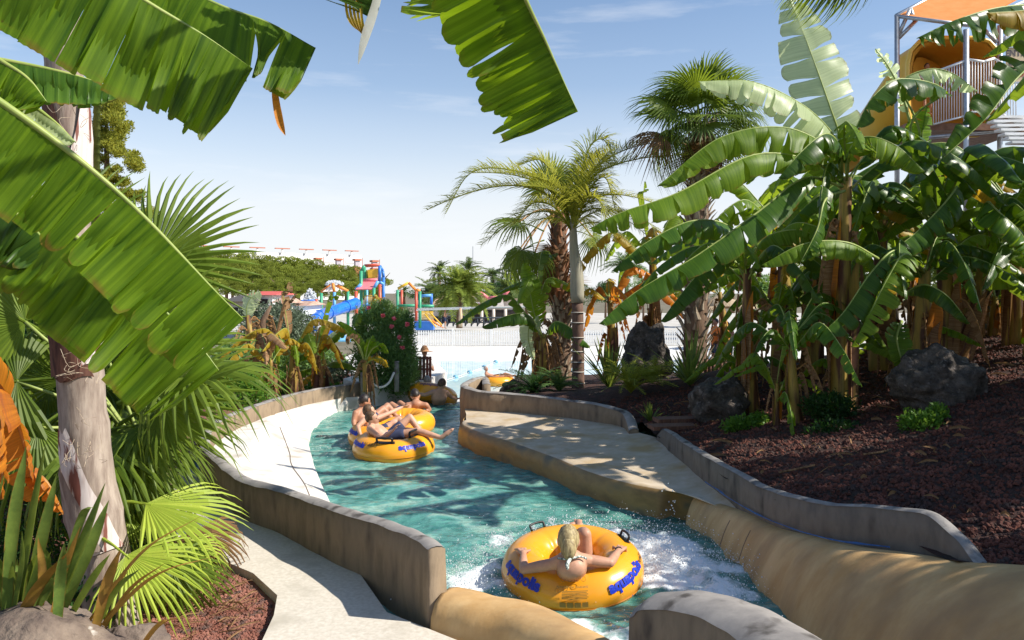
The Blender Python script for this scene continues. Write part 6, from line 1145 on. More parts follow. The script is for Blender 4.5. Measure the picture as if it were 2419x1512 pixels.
MB().add(rrect(P(2195, 232, YT + 2.0), 2.3, 2.3, Vector((math.cos(-.7), .64, 0)), Vector((0, 0, 1))), [tuple(range(28))]).build('back_wall', DKY, s)
def textmesh(s_, size, off=0.0):
    c = bpy.data.curves.new('t', 'FONT'); c.body = s_; c.size = size; c.offset = off; c.align_x = 'CENTER'; c.align_y = 'CENTER'; c.resolution_u = 3; o = bpy.data.objects.new('t', c); COL.objects.link(o)
    dg = bpy.context.evaluated_depsgraph_get(); m = bpy.data.meshes.new_from_object(o.evaluated_get(dg)); v = [tuple(q.co) for q in m.vertices]; f = [tuple(p.vertices) for p in m.polygons]
    bpy.data.objects.remove(o); bpy.data.curves.remove(c); bpy.data.meshes.remove(m); return v, f
sg = thing('sign', 'cream rules sign on the slide tower cut by the right edge', 'sign', P(2410, 180, YT - 1))
a, b_ = P(2377, 112, YT - 1), P(2460, 196, YT - 1); cx, cz = (a.x + b_.x) / 2, (a.z + b_.z) / 2
MB().box((cx, YT - 1, cz), (b_.x - a.x, .04, a.z - b_.z)).build('board', mat('sign_cream', (.72, .55, .33), (.78, .6, .38), .6), sg)
for dz in (1, -1): MB().box((cx, YT - 1.02, cz + dz * (a.z - b_.z) / 2), (b_.x - a.x + .04, .05, .05)).build('frame', STEEL, sg)
v, f = textmesh('ENTRADA', .22, .008); MB().add([(cx + p[0], YT - 1.025, cz + .3 + p[1]) for p in v], f).build('lettering', GREYINK if 0 else mat('sign_ink', (.12, .1, .1), None, .6), sg)
for k in range(4): MB().box((cx - .34 + .22 * k, YT - 1.025, cz + .05), (.12, .01, .12)).build('pictogram', bpy.data.materials['sign_ink'], sg)
for k in range(4): q = Vector((cx - .34 + .22 * k, YT - 1.03, cz - .22)); MB().tube([q + Vector((math.cos(a_) * .09, 0, math.sin(a_) * .09)) for a_ in np.linspace(0, 6.28, 13)[:-1]], .01, 4, closed=True).build('pictogram', RED, sg)
# ---------------- river tubes ----------------
def ringmesh(B, c, Rj, rn, M, wr=8, seed=0, n=96, m=28, dent=None, amp=1.0):
    v = []; f = []
    for i in range(n):
        th = 2 * math.pi * i / n; w_ = math.cos(th * wr + seed)
        for j in range(m):
            ph = 2 * math.pi * j / m; inn_ = max(0, -math.cos(ph)); r = rn * (1 + amp * (.022 * w_ * inn_ - .05 * max(0, math.cos(th * wr + seed)) ** 6 * (.35 + inn_)))
            r *= 1 + .012 * amp * nz3((math.cos(th) * 3, math.sin(th) * 3, ph), 1, seed)
            if abs(ph) < .12 or abs(ph - 2 * math.pi) < .12: r *= 1.012
            d = dent(th, ph) if dent else 0
            q = Vector(((Rj + (r - d) * math.cos(ph)) * math.cos(th), (Rj + (r - d) * math.cos(ph)) * math.sin(th), (r - d) * math.sin(ph) * .96)); v.append(c + M @ q)
    for i in range(n):
        for j in range(m): f.append((i * m + j, ((i + 1) % n) * m + j, ((i + 1) % n) * m + (j + 1) % m, i * m + (j + 1) % m))
    B.add(v, f)
def onring(c, Rj, rn, M, th, ph, off=.004):
    r = rn * 1.006 + off; return c + M @ Vector(((Rj + r * math.cos(ph)) * math.cos(th), (Rj + r * math.cos(ph)) * math.sin(th), r * math.sin(ph) * .96))
def wrap(c, Rj, rn, M, v, th0, ph0, slant=0, off=.004):
    k = Rj + rn * math.cos(ph0); cs, sn = math.cos(slant), math.sin(slant); return [onring(c, Rj, rn, M, th0 + (p[0] * cs - p[1] * sn) / k, ph0 + (p[0] * sn + p[1] * cs) / rn, off) for p in v]
def handle(t, c, Rj, rn, M, th, ph=1.2, nm='handle', along=True, s=1.0):
    k = Rj + rn * math.cos(ph); d = .085 * s / k; p = [onring(c, Rj, rn, M, th + u * d, ph, h) for u, h in ((-1, -.005), (-1, .05 * s), (-.8, .065 * s), (0, .07 * s), (.8, .065 * s), (1, .05 * s), (1, -.005))]
    MB().tube(cat(p, 18), .013 * s, 8).build(nm, BLACK, t, True)
    q = [onring(c, Rj, rn, M, th + u * d * 1.35, ph + w_ * .13, .006) for u in (-1, 0, 1) for w_ in (-1, 0, 1)]; MB().add(q, [(0, 1, 4, 3), (1, 2, 5, 4), (3, 4, 7, 6), (4, 5, 8, 7)]).build('handle_patch', BLACK, t, True)
def seam(t, c, Rj, rn, M, ph=-.02): MB().tube([onring(c, Rj, rn, M, a_, ph, .001) for a_ in np.linspace(0, 2 * math.pi, 73)[:-1]], .004, 4, closed=True).build('seam', mat('seam_%d' % id(t), (.5, .18, .01), None, .5), t, True)
# near tube
c1 = Vector((.475, 6.28, .13)); R1, r1 = .375, .185; M1 = Matrix.Rotation(R(7), 3, 'X') @ Matrix.Rotation(R(-2), 3, 'Y')
n1t = thing('river_tube', 'yellow river tube nearest the camera carrying the blonde woman', 'inflatable tube', c1)
def dent1(th, ph):
    a_ = (th - R(262) + math.pi) % (2 * math.pi) - math.pi; return .055 * math.exp(-(a_ / .42) ** 2) * max(0, math.sin(ph + .5)) ** 1.5
B = MB(); ringmesh(B, c1, R1, r1, M1, 8, 1, dent=dent1); B.build('ring', RUB, n1t, True); seam(n1t, c1, R1, r1, M1, -.35)
for th0, ph0, sl in ((R(217), .62, -.12), (R(318), .52, .12)):
    v, f = textmesh('aquapolis', .115, .006); MB().add(wrap(c1, R1, r1, M1, v, th0, ph0, sl), f).build('lettering', BLUEINK, n1t)
v, f = textmesh('ADVERTENCIA  WARNING', .019, .0008); MB().add(wrap(c1, R1, r1, M1, v, R(266), .62, 0), f).build('warning_print', GREYINK, n1t)
for (x0, x1, y0, n_) in ((-.075, .11, -.012, 6),):
    for k in range(n_): y = y0 - k * .0105; MB().add(wrap(c1, R1, r1, M1, [(x0, y), (0, y), (x1 - .01 * (k % 2), y), (x1 - .01 * (k % 2), y - .006), (0, y - .006), (x0, y - .006)], R(266), .55), [(0, 5, 4, 1), (1, 4, 3, 2)]).build('warning_print', GREYINK, n1t)
for k in range(4): x = -.09 + .052 * k; MB().add(wrap(c1, R1, r1, M1, [(x, -.085), (x + .042, -.085), (x + .042, -.125), (x, -.125)], R(266), .5), [(3, 2, 1, 0)]).build('warning_print', GREYINK, n1t)
for k in range(5):
    x, y = ((-.07 + .053 * k, .065) if k < 4 else (-.105, -.02)); MB().tube(wrap(c1, R1, r1, M1, [(x + math.cos(a_) * .018, y + math.sin(a_) * .018) for a_ in np.linspace(0, 6.28, 17)[:-1]], R(266), .58), .0016, 4, closed=True).build('warning_print', GREYINK, n1t)
handle(n1t, c1, R1, r1, M1, R(122), 1.0, s=.75); handle(n1t, c1, R1, r1, M1, R(17), 1.15, s=.75)
v, f = textmesh('N-4473', .05, .001); MB().add(wrap(c1, R1, r1, M1, v, R(350), .6, 0), f).build('number', BLACK, n1t)
# double tube with the two boys
c2 = Vector((-1.655, 11.15, .13)); c2b = Vector((-1.90, 12.05, .13)); M2 = Matrix.Rotation(R(4), 3, 'X')
t2 = thing('river_tube', 'double yellow river tube seen end on with two boys and a dark haired man', 'inflatable tube', c2)
for cc_ in (c2, c2b): B = MB(); ringmesh(B, cc_, .37, .20, M2, 8, 2); B.build('ring', RUB, t2, True); seam(t2, cc_, .37, .20, M2, -.05)
handle(t2, c2, .37, .2, M2, R(263), 1.15, s=1.2); handle(t2, c2, .37, .2, M2, R(335), 1.7, s=1.2)
v, f = textmesh('N-6873', .075, .002); MB().add(wrap(c2, .37, .2, M2, v, R(240), .85, 0), f).build('number', mat('number_ink', (.25, .12, .02), None, .5), t2)
v, f = textmesh('aquapolis', .11, .006)
for cc_, a_ in ((c2, 308), (c2, 208), (c2b, 205), (c2b, 318)): MB().add(wrap(cc_, .37, .2, M2, v, R(a_), .7, 0), f).build('lettering', BLUEINK, t2)
c3 = Vector((-1.83, 13.25, .12)); M3 = Matrix.Rotation(R(3), 3, 'X')
t3 = thing('river_tube', 'yellow river tube of the tattooed dark haired man in the middle', 'inflatable tube', c3); B = MB(); ringmesh(B, c3, .36, .19, M3, 9, 3, amp=1.6); B.build('ring', RUB, t3, True)
c4 = Vector((-1.66, 16.6, .14)); M4 = Matrix.Rotation(R(-20), 3, 'X') @ Matrix.Rotation(R(8), 3, 'Y')
t4 = thing('river_tube', 'orange yellow river tube tipping over the drop into the pool', 'inflatable tube', c4); B = MB(); ringmesh(B, c4, .33, .20, M4, 8, 4); B.build('ring', RUB, t4, True)
v, f = textmesh('aquapolis', .12, .006); MB().add(wrap(c4, .33, .20, M4, v, R(268), .75, 0), f).build('lettering', mat('faded_print', (.25, .12, .12), None, .5), t4)
c5 = PZ(1176, 901, -1.55); t5 = thing('river_tube', 'yellow tube floating in the pool with a swimmer', 'inflatable tube', c5); B = MB(); ringmesh(B, c5, .5, .24, Matrix.Identity(3), 8, 5, n=48, m=14); B.build('ring', RUB, t5, True)
# ---------------- people ----------------
def skin(n, c, c2=None): return mat(n, c, c2 or tuple(q * .8 for q in c), .5, 12, 3, spec=.35)
SKL = skin('skin_light', (.60, .34, .23)); SKT = skin('skin_tan', (.46, .23, .14)); SKM = skin('skin_mid', (.54, .29, .19))
HBL = mat('hair_blonde', (.16, .11, .05), (.50, .40, .20), .6, 22, 5, .01, 60, stretch=(3, 3, .35)); HBR = mat('hair_brown', (.05, .025, .012), (.14, .08, .04), .6, 30, 4, .006, 90); HDK = mat('hair_dark', (.012, .009, .008), (.04, .03, .025), .5, 30, 4, .006, 90); HGR = mat('hair_grey', (.25, .23, .22), (.4, .38, .36), .6, 30, 4)
def capsule(B, a, b, ra, rb, n=12, fl=1.0, fx=None):
    a, b = Vector(a), Vector(b); L_ = (b - a).length; t_ = (b - a).normalized() if L_ > 1e-6 else Vector((0, 0, 1)); q = (Vector(fx) - t_ * Vector(fx).dot(t_)).normalized() if fx else t_.orthogonal().normalized(); s_ = t_.cross(q); v = []; f = []; rows = []
    for k in range(5): an = -math.pi / 2 + k * math.pi / 10; rows.append((a + t_ * ra * math.sin(an), ra * max(.02, math.cos(an))))
    rows.append((a, ra)); rows.append((a.lerp(b, .5), (ra + rb) / 2 * 1.01)); rows.append((b, rb))
    for k in range(1, 6): an = k * math.pi / 10; rows.append((b + t_ * rb * math.sin(an), rb * max(.02, math.cos(an))))
    for c, r in rows:
        for j in range(n): an = 2 * math.pi * j / n; v.append(c + q * (r * math.cos(an) * fl) + s_ * (r * math.sin(an)))
    for i in range(len(rows) - 1):
        for j in range(n): f.append((i * n + j, i * n + (j + 1) % n, (i + 1) * n + (j + 1) % n, (i + 1) * n + j))
    f += [tuple(range(n))[::-1], tuple((len(rows) - 1) * n + j for j in range(n))]; B.add(v, f)
def hand(B, wr, tip, side, s=1.0, curl=.3, spread=.5, down=(0, 0, -1)):
    wr, tip = Vector(wr), Vector(tip); d = (tip - wr).normalized(); sd = Vector(side); sd = (sd - d * sd.dot(d)).normalized(); dn = Vector(down); dn = (dn - d * dn.dot(d) - sd * dn.dot(sd)).normalized(); pl = .085 * s
    for k in (-1.2, 0, 1.2): capsule(B, wr + sd * k * .012 * s, wr + d * pl + sd * k * .026 * s, .017 * s, .014 * s, 8)
    for k, (u, ln) in enumerate(((-1.5, .062), (-.5, .078), (.5, .072), (1.5, .055))):
        a = wr + d * pl + sd * u * .021 * s; e = d + sd * u * .22 * spread; p1 = a + e.normalized() * ln * .5 * s + dn * curl * .02 * s; p2 = p1 + (e + dn * curl * 1.6).normalized() * ln * .5 * s; capsule(B, a, p1, .010 * s, .009 * s, 8); capsule(B, p1, p2, .009 * s, .0075 * s, 8)
    a = wr + d * .025 * s - sd * .03 * s; p1 = a + (d * .6 - sd * .9).normalized() * .04 * s; p2 = p1 + (d - sd * .35 + dn * curl).normalized() * .032 * s; capsule(B, a, p1, .013 * s, .011 * s, 8); capsule(B, p1, p2, .011 * s, .009 * s, 8)
def person(label, J, sk, s=1.0, vox=.012, hair=None, hairf=None, shorts=None, shirt=None, face=(0, 1, 0), hands=True, group=None, up=None, fem=False):
    """one continuous body grown over the joints J; hair and clothing are parts"""
    J = {k: Vector(v) for k, v in J.items()}; t = thing('person', label, 'person', J['pelvis'], group); B = MB(); hd = J['head']; fc = Vector(face).normalized(); upv = (hd - J['neck']).normalized() if up is None else Vector(up).normalized(); fc = (fc - upv * fc.dot(upv)).normalized(); sd = fc.cross(upv); rot = Matrix((sd, fc, upv)).transposed()
    hs = s
    B.ell(hd, (.074 * hs, .092 * hs, .112 * hs), 20, 14, rot=rot); B.ell(hd + rot @ Vector((0, .035, -.055)) * hs, (.052 * hs, .055 * hs, .06 * hs), 14, 10, rot=rot)
    capsule(B, hd + rot @ Vector((0, .088, .01)) * hs, hd + rot @ Vector((0, .108, -.022)) * hs, .010 * hs, .015 * hs, 8)
    capsule(B, hd + rot @ Vector((-.02, .088, -.055)) * hs, hd + rot @ Vector((.02, .088, -.055)) * hs, .011 * hs, .011 * hs, 8)
    for e in (-1, 1): B.ell(hd + rot @ Vector((e * .076, -.005, -.005)) * hs, (.012 * hs, .022 * hs, .034 * hs), 8, 6, rot=rot)
    shm = (J['shl'] + J['shr']) / 2; ax = (J['shr'] - J['shl']).normalized(); capsule(B, J['neck'] - upv * .05 * s, hd - upv * .05 * s, .052 * s, .048 * s, 14)
    k1, k2 = (.95, .86) if fem else (1, 1)
    capsule(B, J['pelvis'], J['chest'], .105 * s * (1.12 if fem else 1), .125 * s * k2 * (.8 if fem else 1), 20, 1.28, ax); capsule(B, J['chest'], (J['neck'] + shm * 2) / 3, .125 * s * k2 * (.8 if fem else 1), .085 * s, 18, 1.3 if fem else 1.25, ax)
    capsule(B, J['shl'], J['shr'], .052 * s * k2, .052 * s * k2, 14); capsule(B, J['neck'], J['shl'], .05 * s, .045 * s, 12); capsule(B, J['neck'], J['shr'], .05 * s, .045 * s, 12)
    for q in 'lr':
        if 'el' + q in J:
            sh, el, wr = J['sh' + q], J['el' + q], J['wr' + q]; capsule(B, sh, sh.lerp(el, .45), .052 * s * k2, .046 * s * k1, 12); capsule(B, sh.lerp(el, .45), el, .046 * s * k1, .037 * s * k1, 12); m_ = el.lerp(wr, .3); capsule(B, el, m_, .038 * s * k1, .039 * s * k1, 12); capsule(B, m_, wr, .039 * s * k1, .025 * s * k1, 12)
            if 'hd' + q in J: hand(B, wr, J['hd' + q], J.get('hs' + q, ax if q == 'r' else -ax), s * .95, J['hc' + q][0] if 'hc' + q in J else .4, J['hc' + q][1] if 'hc' + q in J else .5)
            else: capsule(B, wr, wr + (wr - el).normalized() * .12 * s, .03 * s, .02 * s, 10)
        if 'kn' + q in J:
            e = -1 if q == 'l' else 1; hp = J['pelvis'] + ax * e * .09 * s; kn, an = J['kn' + q], J['an' + q]; capsule(B, hp, hp.lerp(kn, .5), .088 * s, .074 * s, 14); capsule(B, hp.lerp(kn, .5), kn, .074 * s, .052 * s, 14); capsule(B, kn, kn.lerp(an, .35), .052 * s, .055 * s, 12); capsule(B, kn.lerp(an, .35), an, .055 * s, .033 * s, 12)
            to = J['to' + q]; capsule(B, an, an.lerp(to, .55), .036 * s, .036 * s, 10); capsule(B, an.lerp(to, .5), to, .036 * s, .022 * s, 10, 1.2)
            if vox < .02:
                fd = (to - an).normalized(); fs = (ax - fd * ax.dot(fd)).normalized()
                for k in range(5): capsule(B, to + fs * (k - 2) * .014 * s, to + fs * (k - 2) * .016 * s + fd * (.035 - .004 * abs(k - (0 if q == 'r' else 4))) * s, .009 * s, .008 * s, 6)
    def fin(o, v_=vox, sm=4):
        m = o.modifiers.new('blend', 'REMESH'); m.mode = 'VOXEL'; m.voxel_size = v_; m.use_smooth_shade = True; m = o.modifiers.new('soften', 'SMOOTH'); m.iterations = sm; m.factor = .5
    fin(B.build('body', sk, t, True))
    if vox < .02:
        for e in (-1, 1): MB().ell(hd + rot @ Vector((e * .03, .083, .012)) * hs, (.011 * hs, .008 * hs, .007 * hs), 8, 6, rot=rot).build('eye', BLACK, t, True)
    if hair:
        H = MB(); H.ell(hd + rot @ Vector((0, -.014, .018)) * hs, (.082 * hs, .094 * hs, .108 * hs), 24, 16, rot=rot, fn=lambda d: (1 + .05 * nz3(d, 5) + .03 * nz3(d, 14)) * (1 if (d.z > -.1 - .75 * max(0, -d.y) and not (d.y > .55 and d.z < .45)) else .78))
        if hairf: hairf(H, hd, rot, hs)
        H.build('hair', hair, t, True)
    if shorts:
        S = MB(); ax_ = ax; capsule(S, J['pelvis'], J['pelvis'].lerp(J['chest'], .25), .118 * s, .115 * s, 16, 1.3, ax_)
        for q, e in (('l', -1), ('r', 1)):
            if 'kn' + q in J: hp = J['pelvis'] + ax_ * e * .09 * s; capsule(S, hp, hp.lerp(J['kn' + q], .55), .10 * s, .085 * s, 14)
        fin(S.build('shorts', shorts, t, True), max(vox, .014))
    if shirt:
        S = MB(); capsule(S, J['pelvis'], J['chest'], .118 * s, .135 * s, 16, 1.28, ax); capsule(S, J['chest'], (J['neck'] + shm * 2) / 3, .135 * s, .095 * s, 16, 1.25, ax)
        for q in 'lr':
            if 'el' + q in J: capsule(S, J['sh' + q], J['sh' + q].lerp(J['el' + q], .5), .064 * s, .058 * s, 10)
        fin(S.build('shirt', shirt, t, True), max(vox, .016))
    return t
# woman on the near tube
def pony(H, hd, rot, s):
    H.ell(hd + rot @ Vector((0, -.04, -.03)) * s, (.064 * s, .056 * s, .095 * s), 18, 12, rot=rot, fn=lambda d: 1 + .06 * nz3(d, 6))
    C_ = cat([hd + rot @ Vector(q) * s for q in ((0, -.08, .04), (0, -.105, -.03), (.005, -.09, -.10), (.01, -.075, -.165))], 12); H.tube(C_, [.03 + .03 * math.sin(.5 + k * .22) - .0015 * k * k * .25 for k in range(13)], 12)
wj = dict(head=P(1343, 1277, 6.13), neck=P(1345, 1313, 6.05), chest=P(1350, 1350, 6.10) + Vector((0, .06, 0)), pelvis=P(1352, 1372, 6.42), shl=P(1303, 1333, 6.0), shr=P(1392, 1322, 6.02), ell=P(1237, 1347, 6.02), wrl=P(1234, 1305, 6.22), hdl=P(1226, 1285, 6.33), elr=P(1441, 1330, 6.08), wrr=P(1462, 1300, 6.27), hdr=P(1474, 1278, 6.38),
          knl=P(1325, 1300, 6.62), anl=P(1345, 1252, 6.85), tol=P(1355, 1238, 6.95), knr=P(1382, 1262, 6.34), anr=P(1370, 1256, 6.62), tor=P(1366, 1232, 6.78))
def onsurf(x, y, off, c=c1, Rj=R1, rn=r1, M=M1, Y0=4.6):
    Mi = M.inverted(); Y = Y0
    while Y < 16:
        q = Mi @ (P(x, y, Y) - c); d = math.hypot(math.hypot(q.x, q.y) - Rj, q.z) - rn
        if d < off: return P(x, y, Y)
        Y += .01
    return P(x, y, c.y)
for k, x, y, off in (('shl', 1304, 1333, .05), ('shr', 1392, 1324, .05), ('chest', 1350, 1340, .065), ('neck', 1346, 1316, .13), ('ell', 1237, 1345, .04), ('wrl', 1236, 1306, .03), ('hdl', 1226, 1286, .015), ('elr', 1441, 1330, .04), ('wrr', 1462, 1301, .035), ('hdr', 1476, 1283, .03)): wj[k] = onsurf(x, y, off)
wj['head'] = P(1343, 1277, wj['neck'].y + .04)
wj['hsl'] = Vector((-1, -.2, 0)); wj['hsr'] = Vector((1, -.3, -.1)); wj['hcl'] = Vector((.3, 1.1, 0)); wj['hcr'] = Vector((2.2, .3, 0))
wt = person('woman with blonde tied hair and flowered bikini lying in the nearest tube', wj, SKM, .98, .0065, HBL, pony, face=(.05, .9, -.2), up=(0, -.05, 1), fem=True)
BIK = mat('flowered_bikini', (.65, .68, .62), (.08, .13, .12), .7, 60, 2, lo=.45, hi=.55)
MB().tube(cat([onsurf(x, y, .19 - .04 * abs(x - 1350) / 30) for x, y in ((1318, 1319), (1336, 1321), (1349, 1319), (1372, 1315), (1386, 1320))], 16), .008, 6).build('bikini_strap', BIK, wt, True)
MB().tube(cat([onsurf(1347, 1320, .20), onsurf(1340, 1333, .21), onsurf(1341, 1345, .21)], 8), [.011, .013, .014, .015, .015, .014, .014, .012, .008], 6).build('bikini_bow', BIK, wt, True)
MB().tube([wj['wrr'] + Vector((math.cos(a_) * .026, math.sin(a_) * .014, math.sin(a_) * .024)) for a_ in np.linspace(0, 6.28, 13)[:-1]], .005, 5, closed=True).build('wristband', BLACK, wt, True)
MB().tube(cat([*[P(x, y, wj['head'].y - .02) for x, y in ((1321, 1262), (1330, 1247), (1346, 1242), (1364, 1254))]], 12), .007, 6).build('sunglasses', BLACK, wt, True)
SHO = mat('swim_shorts_dark', (.03, .04, .09), (.05, .06, .12), .8, 9, 3)
def cm(x, y, Y): return P(x, y, Y)
# boy in the front ring, legs stretched over the side
person('boy with short brown hair in the front ring, legs stretched over its side', dict(head=cm(879, 988, 11.2), neck=cm(884, 1004, 11.25), chest=cm(893, 1022, 11.22), pelvis=cm(912, 1036, 11.25), shl=cm(889, 1011, 11.42), shr=cm(873, 1013, 11.08), ell=cm(905, 1020, 11.55), wrl=cm(927, 1012, 11.5), elr=cm(900, 1038, 10.95), wrr=cm(928, 1017, 11.0), hdr=cm(942, 1000, 11.02),
       knl=cm(968, 985, 11.45), anl=cm(1000, 1030, 11.4), tol=cm(1028, 1030, 11.35), knr=cm(985, 1018, 11.1), anr=cm(1042, 1034, 11.0), tor=cm(1068, 1015, 11.0)), SKL, .92, .011, HBR, face=(1, -.15, .05), shorts=SHO)
person('boy behind him stretching one arm towards the next tube', dict(head=cm(872, 972, 11.95), neck=cm(874, 988, 11.95), chest=cm(878, 1008, 11.95), pelvis=cm(890, 1026, 11.95), shl=cm(886, 990, 12.15), shr=cm(860, 992, 11.8), ell=cm(922, 975, 12.3), wrl=cm(950, 962, 12.5), hdl=cm(962, 958, 12.55), elr=cm(845, 1008, 11.7), wrr=cm(852, 1028, 11.6), hdr=cm(860, 1036, 11.55),
       knl=cm(942, 990, 12.3), anl=cm(958, 1012, 12.1), tol=cm(975, 1010, 12.1), knr=cm(930, 1000, 12.0), anr=cm(955, 1020, 11.9), tor=cm(970, 1018, 11.9)), SKL, .92, .012, HBR, face=(.9, .3, 0), shorts=SHO)
person('man with black hair at the back of the double tube', dict(head=cm(861, 949, 12.5), neck=cm(857, 966, 12.5), chest=cm(855, 988, 12.45), pelvis=cm(868, 1006, 12.5), shl=cm(874, 972, 12.65), shr=cm(840, 976, 12.35), ell=cm(893, 985, 12.7), wrl=cm(905, 972, 12.9), elr=cm(835, 995, 12.3), wrr=cm(838, 1012, 12.2),
       knl=cm(915, 958, 12.9), anl=cm(937, 985, 12.9), tol=cm(950, 985, 12.9), knr=cm(905, 965, 12.7), anr=cm(925, 990, 12.7), tor=cm(940, 988, 12.7)), SKT, .98, .013, HDK, face=(.9, .5, 0), shorts=SHO)
person('man with black hair and arm tattoo leaning back in the middle tube', dict(head=cm(981, 935, 13.9), neck=cm(984, 952, 13.85), chest=cm(982, 972, 13.9), pelvis=cm(975, 986, 14.2), shl=cm(963, 957, 13.8), shr=cm(1006, 957, 13.8), ell=cm(968, 976, 13.6), wrl=cm(1000, 978, 13.55), hdl=cm(1013, 970, 13.5), elr=cm(1015, 968, 13.9), wrr=cm(1000, 977, 13.7),
       knl=cm(925, 955, 14.3), anl=cm(905, 975, 14.3), tol=cm(898, 970, 14.3), knr=cm(945, 952, 14.5), anr=cm(930, 975, 14.5), tor=cm(922, 970, 14.5)), SKT, 1.0, .014, HDK, face=(-.2, 1, 0), shorts=SHO)
person('man seen from behind with arms spread on the orange tube at the drop', dict(head=cm(1044, 908, 15.9), neck=cm(1040, 922, 15.9), chest=cm(1037, 938, 15.95), pelvis=cm(1036, 950, 16.1), shl=cm(1024, 926, 15.9), shr=cm(1055, 927, 15.95), ell=cm(1003, 933, 15.8), wrl=cm(985, 930, 15.8), elr=cm(1066, 938, 16.1), wrr=cm(1080, 942, 16.3), hdr=cm(1086, 941, 16.35), hdl=cm(977, 931, 15.8)), SKM, 1.0, .016, HBR, face=(.5, .9, 0))
person('pale man with shaved grey head sitting behind the orange tube', dict(head=cm(1010, 900, 16.8), neck=cm(1011, 912, 16.8), chest=cm(1012, 926, 16.8), pelvis=cm(1014, 942, 16.9), shl=cm(999, 915, 16.8), shr=cm(1022, 915, 16.8), ell=cm(997, 930, 16.8), wrl=cm(1000, 940, 16.7), elr=cm(1026, 928, 16.8), wrr=cm(1030, 938, 16.7)), SKL, .95, .016, HGR, face=(.2, 1, 0))
p5c = PZ(1160, 905, -1.6); person('swimmer lying on the tube out in the pool', dict(head=p5c + Vector((-.22, 0, .62)), neck=p5c + Vector((-.2, 0, .47)), chest=p5c + Vector((-.1, 0, .28)), pelvis=p5c + Vector((.2, 0, .15)), shl=p5c + Vector((-.18, .18, .38)), shr=p5c + Vector((-.22, -.18, .38)), ell=p5c + Vector((.1, .3, .3)), wrl=p5c + Vector((.35, .3, .35)), elr=p5c + Vector((.1, -.25, .3)), wrr=p5c + Vector((.4, -.2, .3)), knl=p5c + Vector((.6, .1, .4)), anl=p5c + Vector((.95, .1, .3)), tol=p5c + Vector((1.05, .1, .35)), knr=p5c + Vector((.6, -.1, .35)), anr=p5c + Vector((.95, -.1, .3)), tor=p5c + Vector((1.05, -.1, .35))), SKT, 1, .022, HGR, face=(1, -.3, 0))
def stander(label, x, yf, Y, h, sk, hair=None, shirt=None, shorts=None, face=(1, 0, 0), arms=0, vox=.022, group=None, hairf=None, yt=None):
    f = P(x, yf, Y) if yt is None else P(x, yt, Y) - Vector((0, 0, h)); s = h / 1.75; e = Vector((-face[1], face[0], 0)).normalized(); F_ = Vector(face).normalized(); Z_ = Vector((0, 0, 1))
    J = dict(head=f + Z_ * 1.63 * s, neck=f + Z_ * 1.46 * s, chest=f + Z_ * 1.25 * s, pelvis=f + Z_ * .92 * s, shl=f + Z_ * 1.42 * s + e * .17 * s, shr=f + Z_ * 1.42 * s - e * .17 * s, ell=f + Z_ * 1.13 * s + e * .24 * s, elr=f + Z_ * 1.13 * s - e * .24 * s)
    for q, d in (('l', 1), ('r', -1)):
        J['wr' + q] = f + Z_ * (.9 if arms < 1 else 1.3) * s + e * d * (.24 if arms < 1 else .08) * s + F_ * (.08 if arms < 1 else .3) * s; J['kn' + q] = f + Z_ * .5 * s + e * d * .1 * s + F_ * .03; J['an' + q] = f + Z_ * .08 * s + e * d * .12 * s - F_ * .05 * d; J['to' + q] = J['an' + q] + F_ * .16 * s - Z_ * .05 * s
    return person(label, J, sk, s, vox, hair, hairf, shorts, shirt, face=face, group=group)
WSH = mat('white_shirt', (.75, .74, .74), (.8, .8, .8), .8, 6, 3); ORS = mat('orange_shirt', (.85, .2, .03), (.9, .26, .05), .8, 6, 3)
hat = thing('hat', 'straw hat worn by the person leaning on the gate', 'hat', P(1003, 824, 18.2)); MB().tube([P(1003, 830, 18.2), P(1003, 829, 18.2), P(1003, 824, 18.2), P(1003, 816, 18.2)], [.2, .1, .09, .04], 14).build('crown', mat('straw', (.35, .17, .08), (.45, .24, .12), .9, 30, 3), hat, True)
stander('person in white top and straw hat leaning behind the wooden gate', 1003, 0, 18.2, 1.45, SKT, HDK, WSH, SHO, face=(.3, -1, 0), arms=1, vox=.018, yt=822)
stander('shirtless man standing behind the white fence by the wooden post', 1051, 777, 70, 1.75, SKT, HDK, None, SHO, face=(1, -.2, 0), arms=1, vox=.03)
stander('child in white shirt standing left below the blue slide', 752, 806, 55, 1.4, SKL, HBR, WSH, SHO, face=(.3, .9, 0), vox=.026)
stander('child in white shirt and dark shorts right below the blue slide', 771, 806, 55, 1.4, SKL, HDK, WSH, SHO, face=(.6, .8, 0), vox=.026)
stander('person in orange shirt behind the grey palm trunk', 1690, 0, 24, 1.65, SKT, HDK, ORS, SHO, face=(-1, -.3, 0), vox=.022, yt=752)
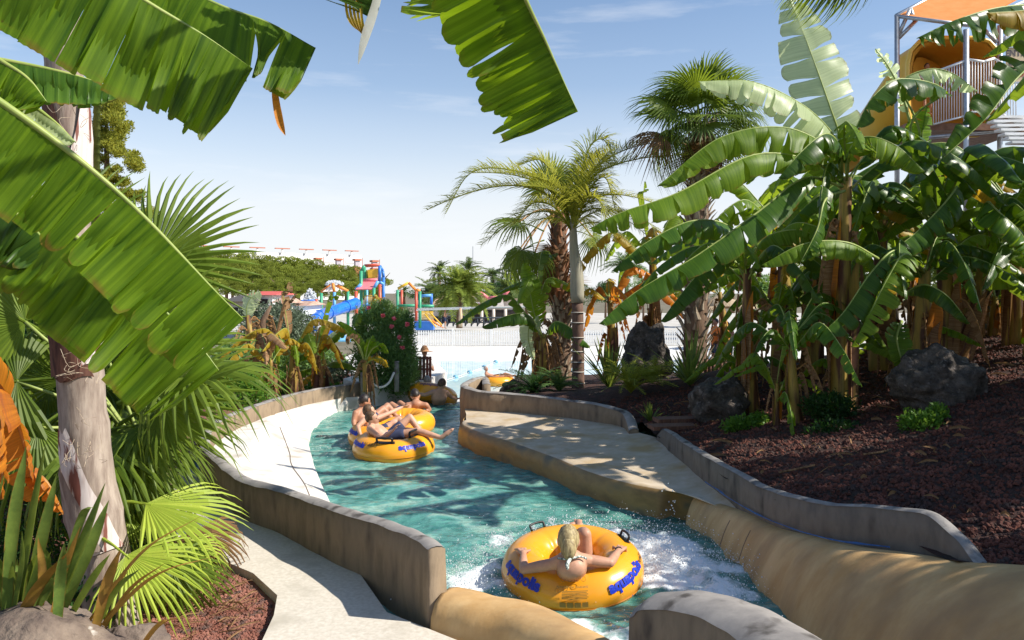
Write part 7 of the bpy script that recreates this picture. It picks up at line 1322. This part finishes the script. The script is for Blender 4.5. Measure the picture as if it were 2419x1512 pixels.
stander('shirtless person with back turned among the banana stems', 1718, 0, 25, 1.65, SKT, HDK, None, SHO, face=(.3, .9, 0), vox=.022, yt=760)
stander('distant bather standing before the white fence at right', 1752, 0, 38, 1.6, SKM, HDK, None, SHO, face=(1, 0, 0), vox=.026, yt=770)
stander('dark haired person waiting inside the yellow slide mouth', 2190, 0, 22.6, 1.5, SKT, HDK, WSH, SHO, face=(0, -1, 0), vox=.026, yt=149)
# ---------------- trees outside the right edge that shade the chute ----------------
t = thing('broadleaf_tree', 'leafy tree beyond the right edge whose shade covers the chute', 'tree', (8.2, 5.2, 1.1)); rg = rs(55)
cl = [((rg.uniform(5.8, 9.6), rg.uniform(1.8, 6.6), rg.uniform(2.8, 4.7)), (rg.uniform(.4, .75), rg.uniform(.4, .75), rg.uniform(.3, .5))) for k in range(58)]
leafcloud(cl, 17000, .16, 56, asp=.5, shell=.2).build('crown', OLE, t, uv=True); tr_ = MB().tube([(8.2, 5.2, 1), (8.1, 5.1, 3), (7.8, 4.9, 5)], [.2, .16, .1], 10)
for k in range(8): tr_.tube([(8.1, 5.1, 2.5 + .2 * k), tuple(cl[k * 5][0])], [.08, .03], 6)
tr_.build('trunk', BARK, t, True)
t = thing('broadleaf_tree', 'leafy tree beyond the right edge whose shade covers the mulch bank', 'tree', (10.8, 8.0, 1.6)); rg = rs(58)
cl = [((rg.uniform(7.4, 12), rg.uniform(4.5, 8.0), rg.uniform(3.2, 5.6)), (rg.uniform(.4, .8), rg.uniform(.4, .8), rg.uniform(.3, .5))) for k in range(48)]
cl = [c for c in cl if c[0][0] - .9 > .66 * c[0][1]]
leafcloud(cl, 12000, .18, 59, asp=.5, shell=.2).build('crown', OLE, t, uv=True); tr_ = MB().tube([(10.8, 8, 1), (10.7, 7.9, 4), (10.5, 7.6, 6)], [.22, .18, .1], 10)
for k in range(8): tr_.tube([(10.7, 7.9, 2.5 + .3 * k), tuple(cl[k * 3][0])], [.08, .03], 6)
tr_.build('trunk', BARK, t, True)
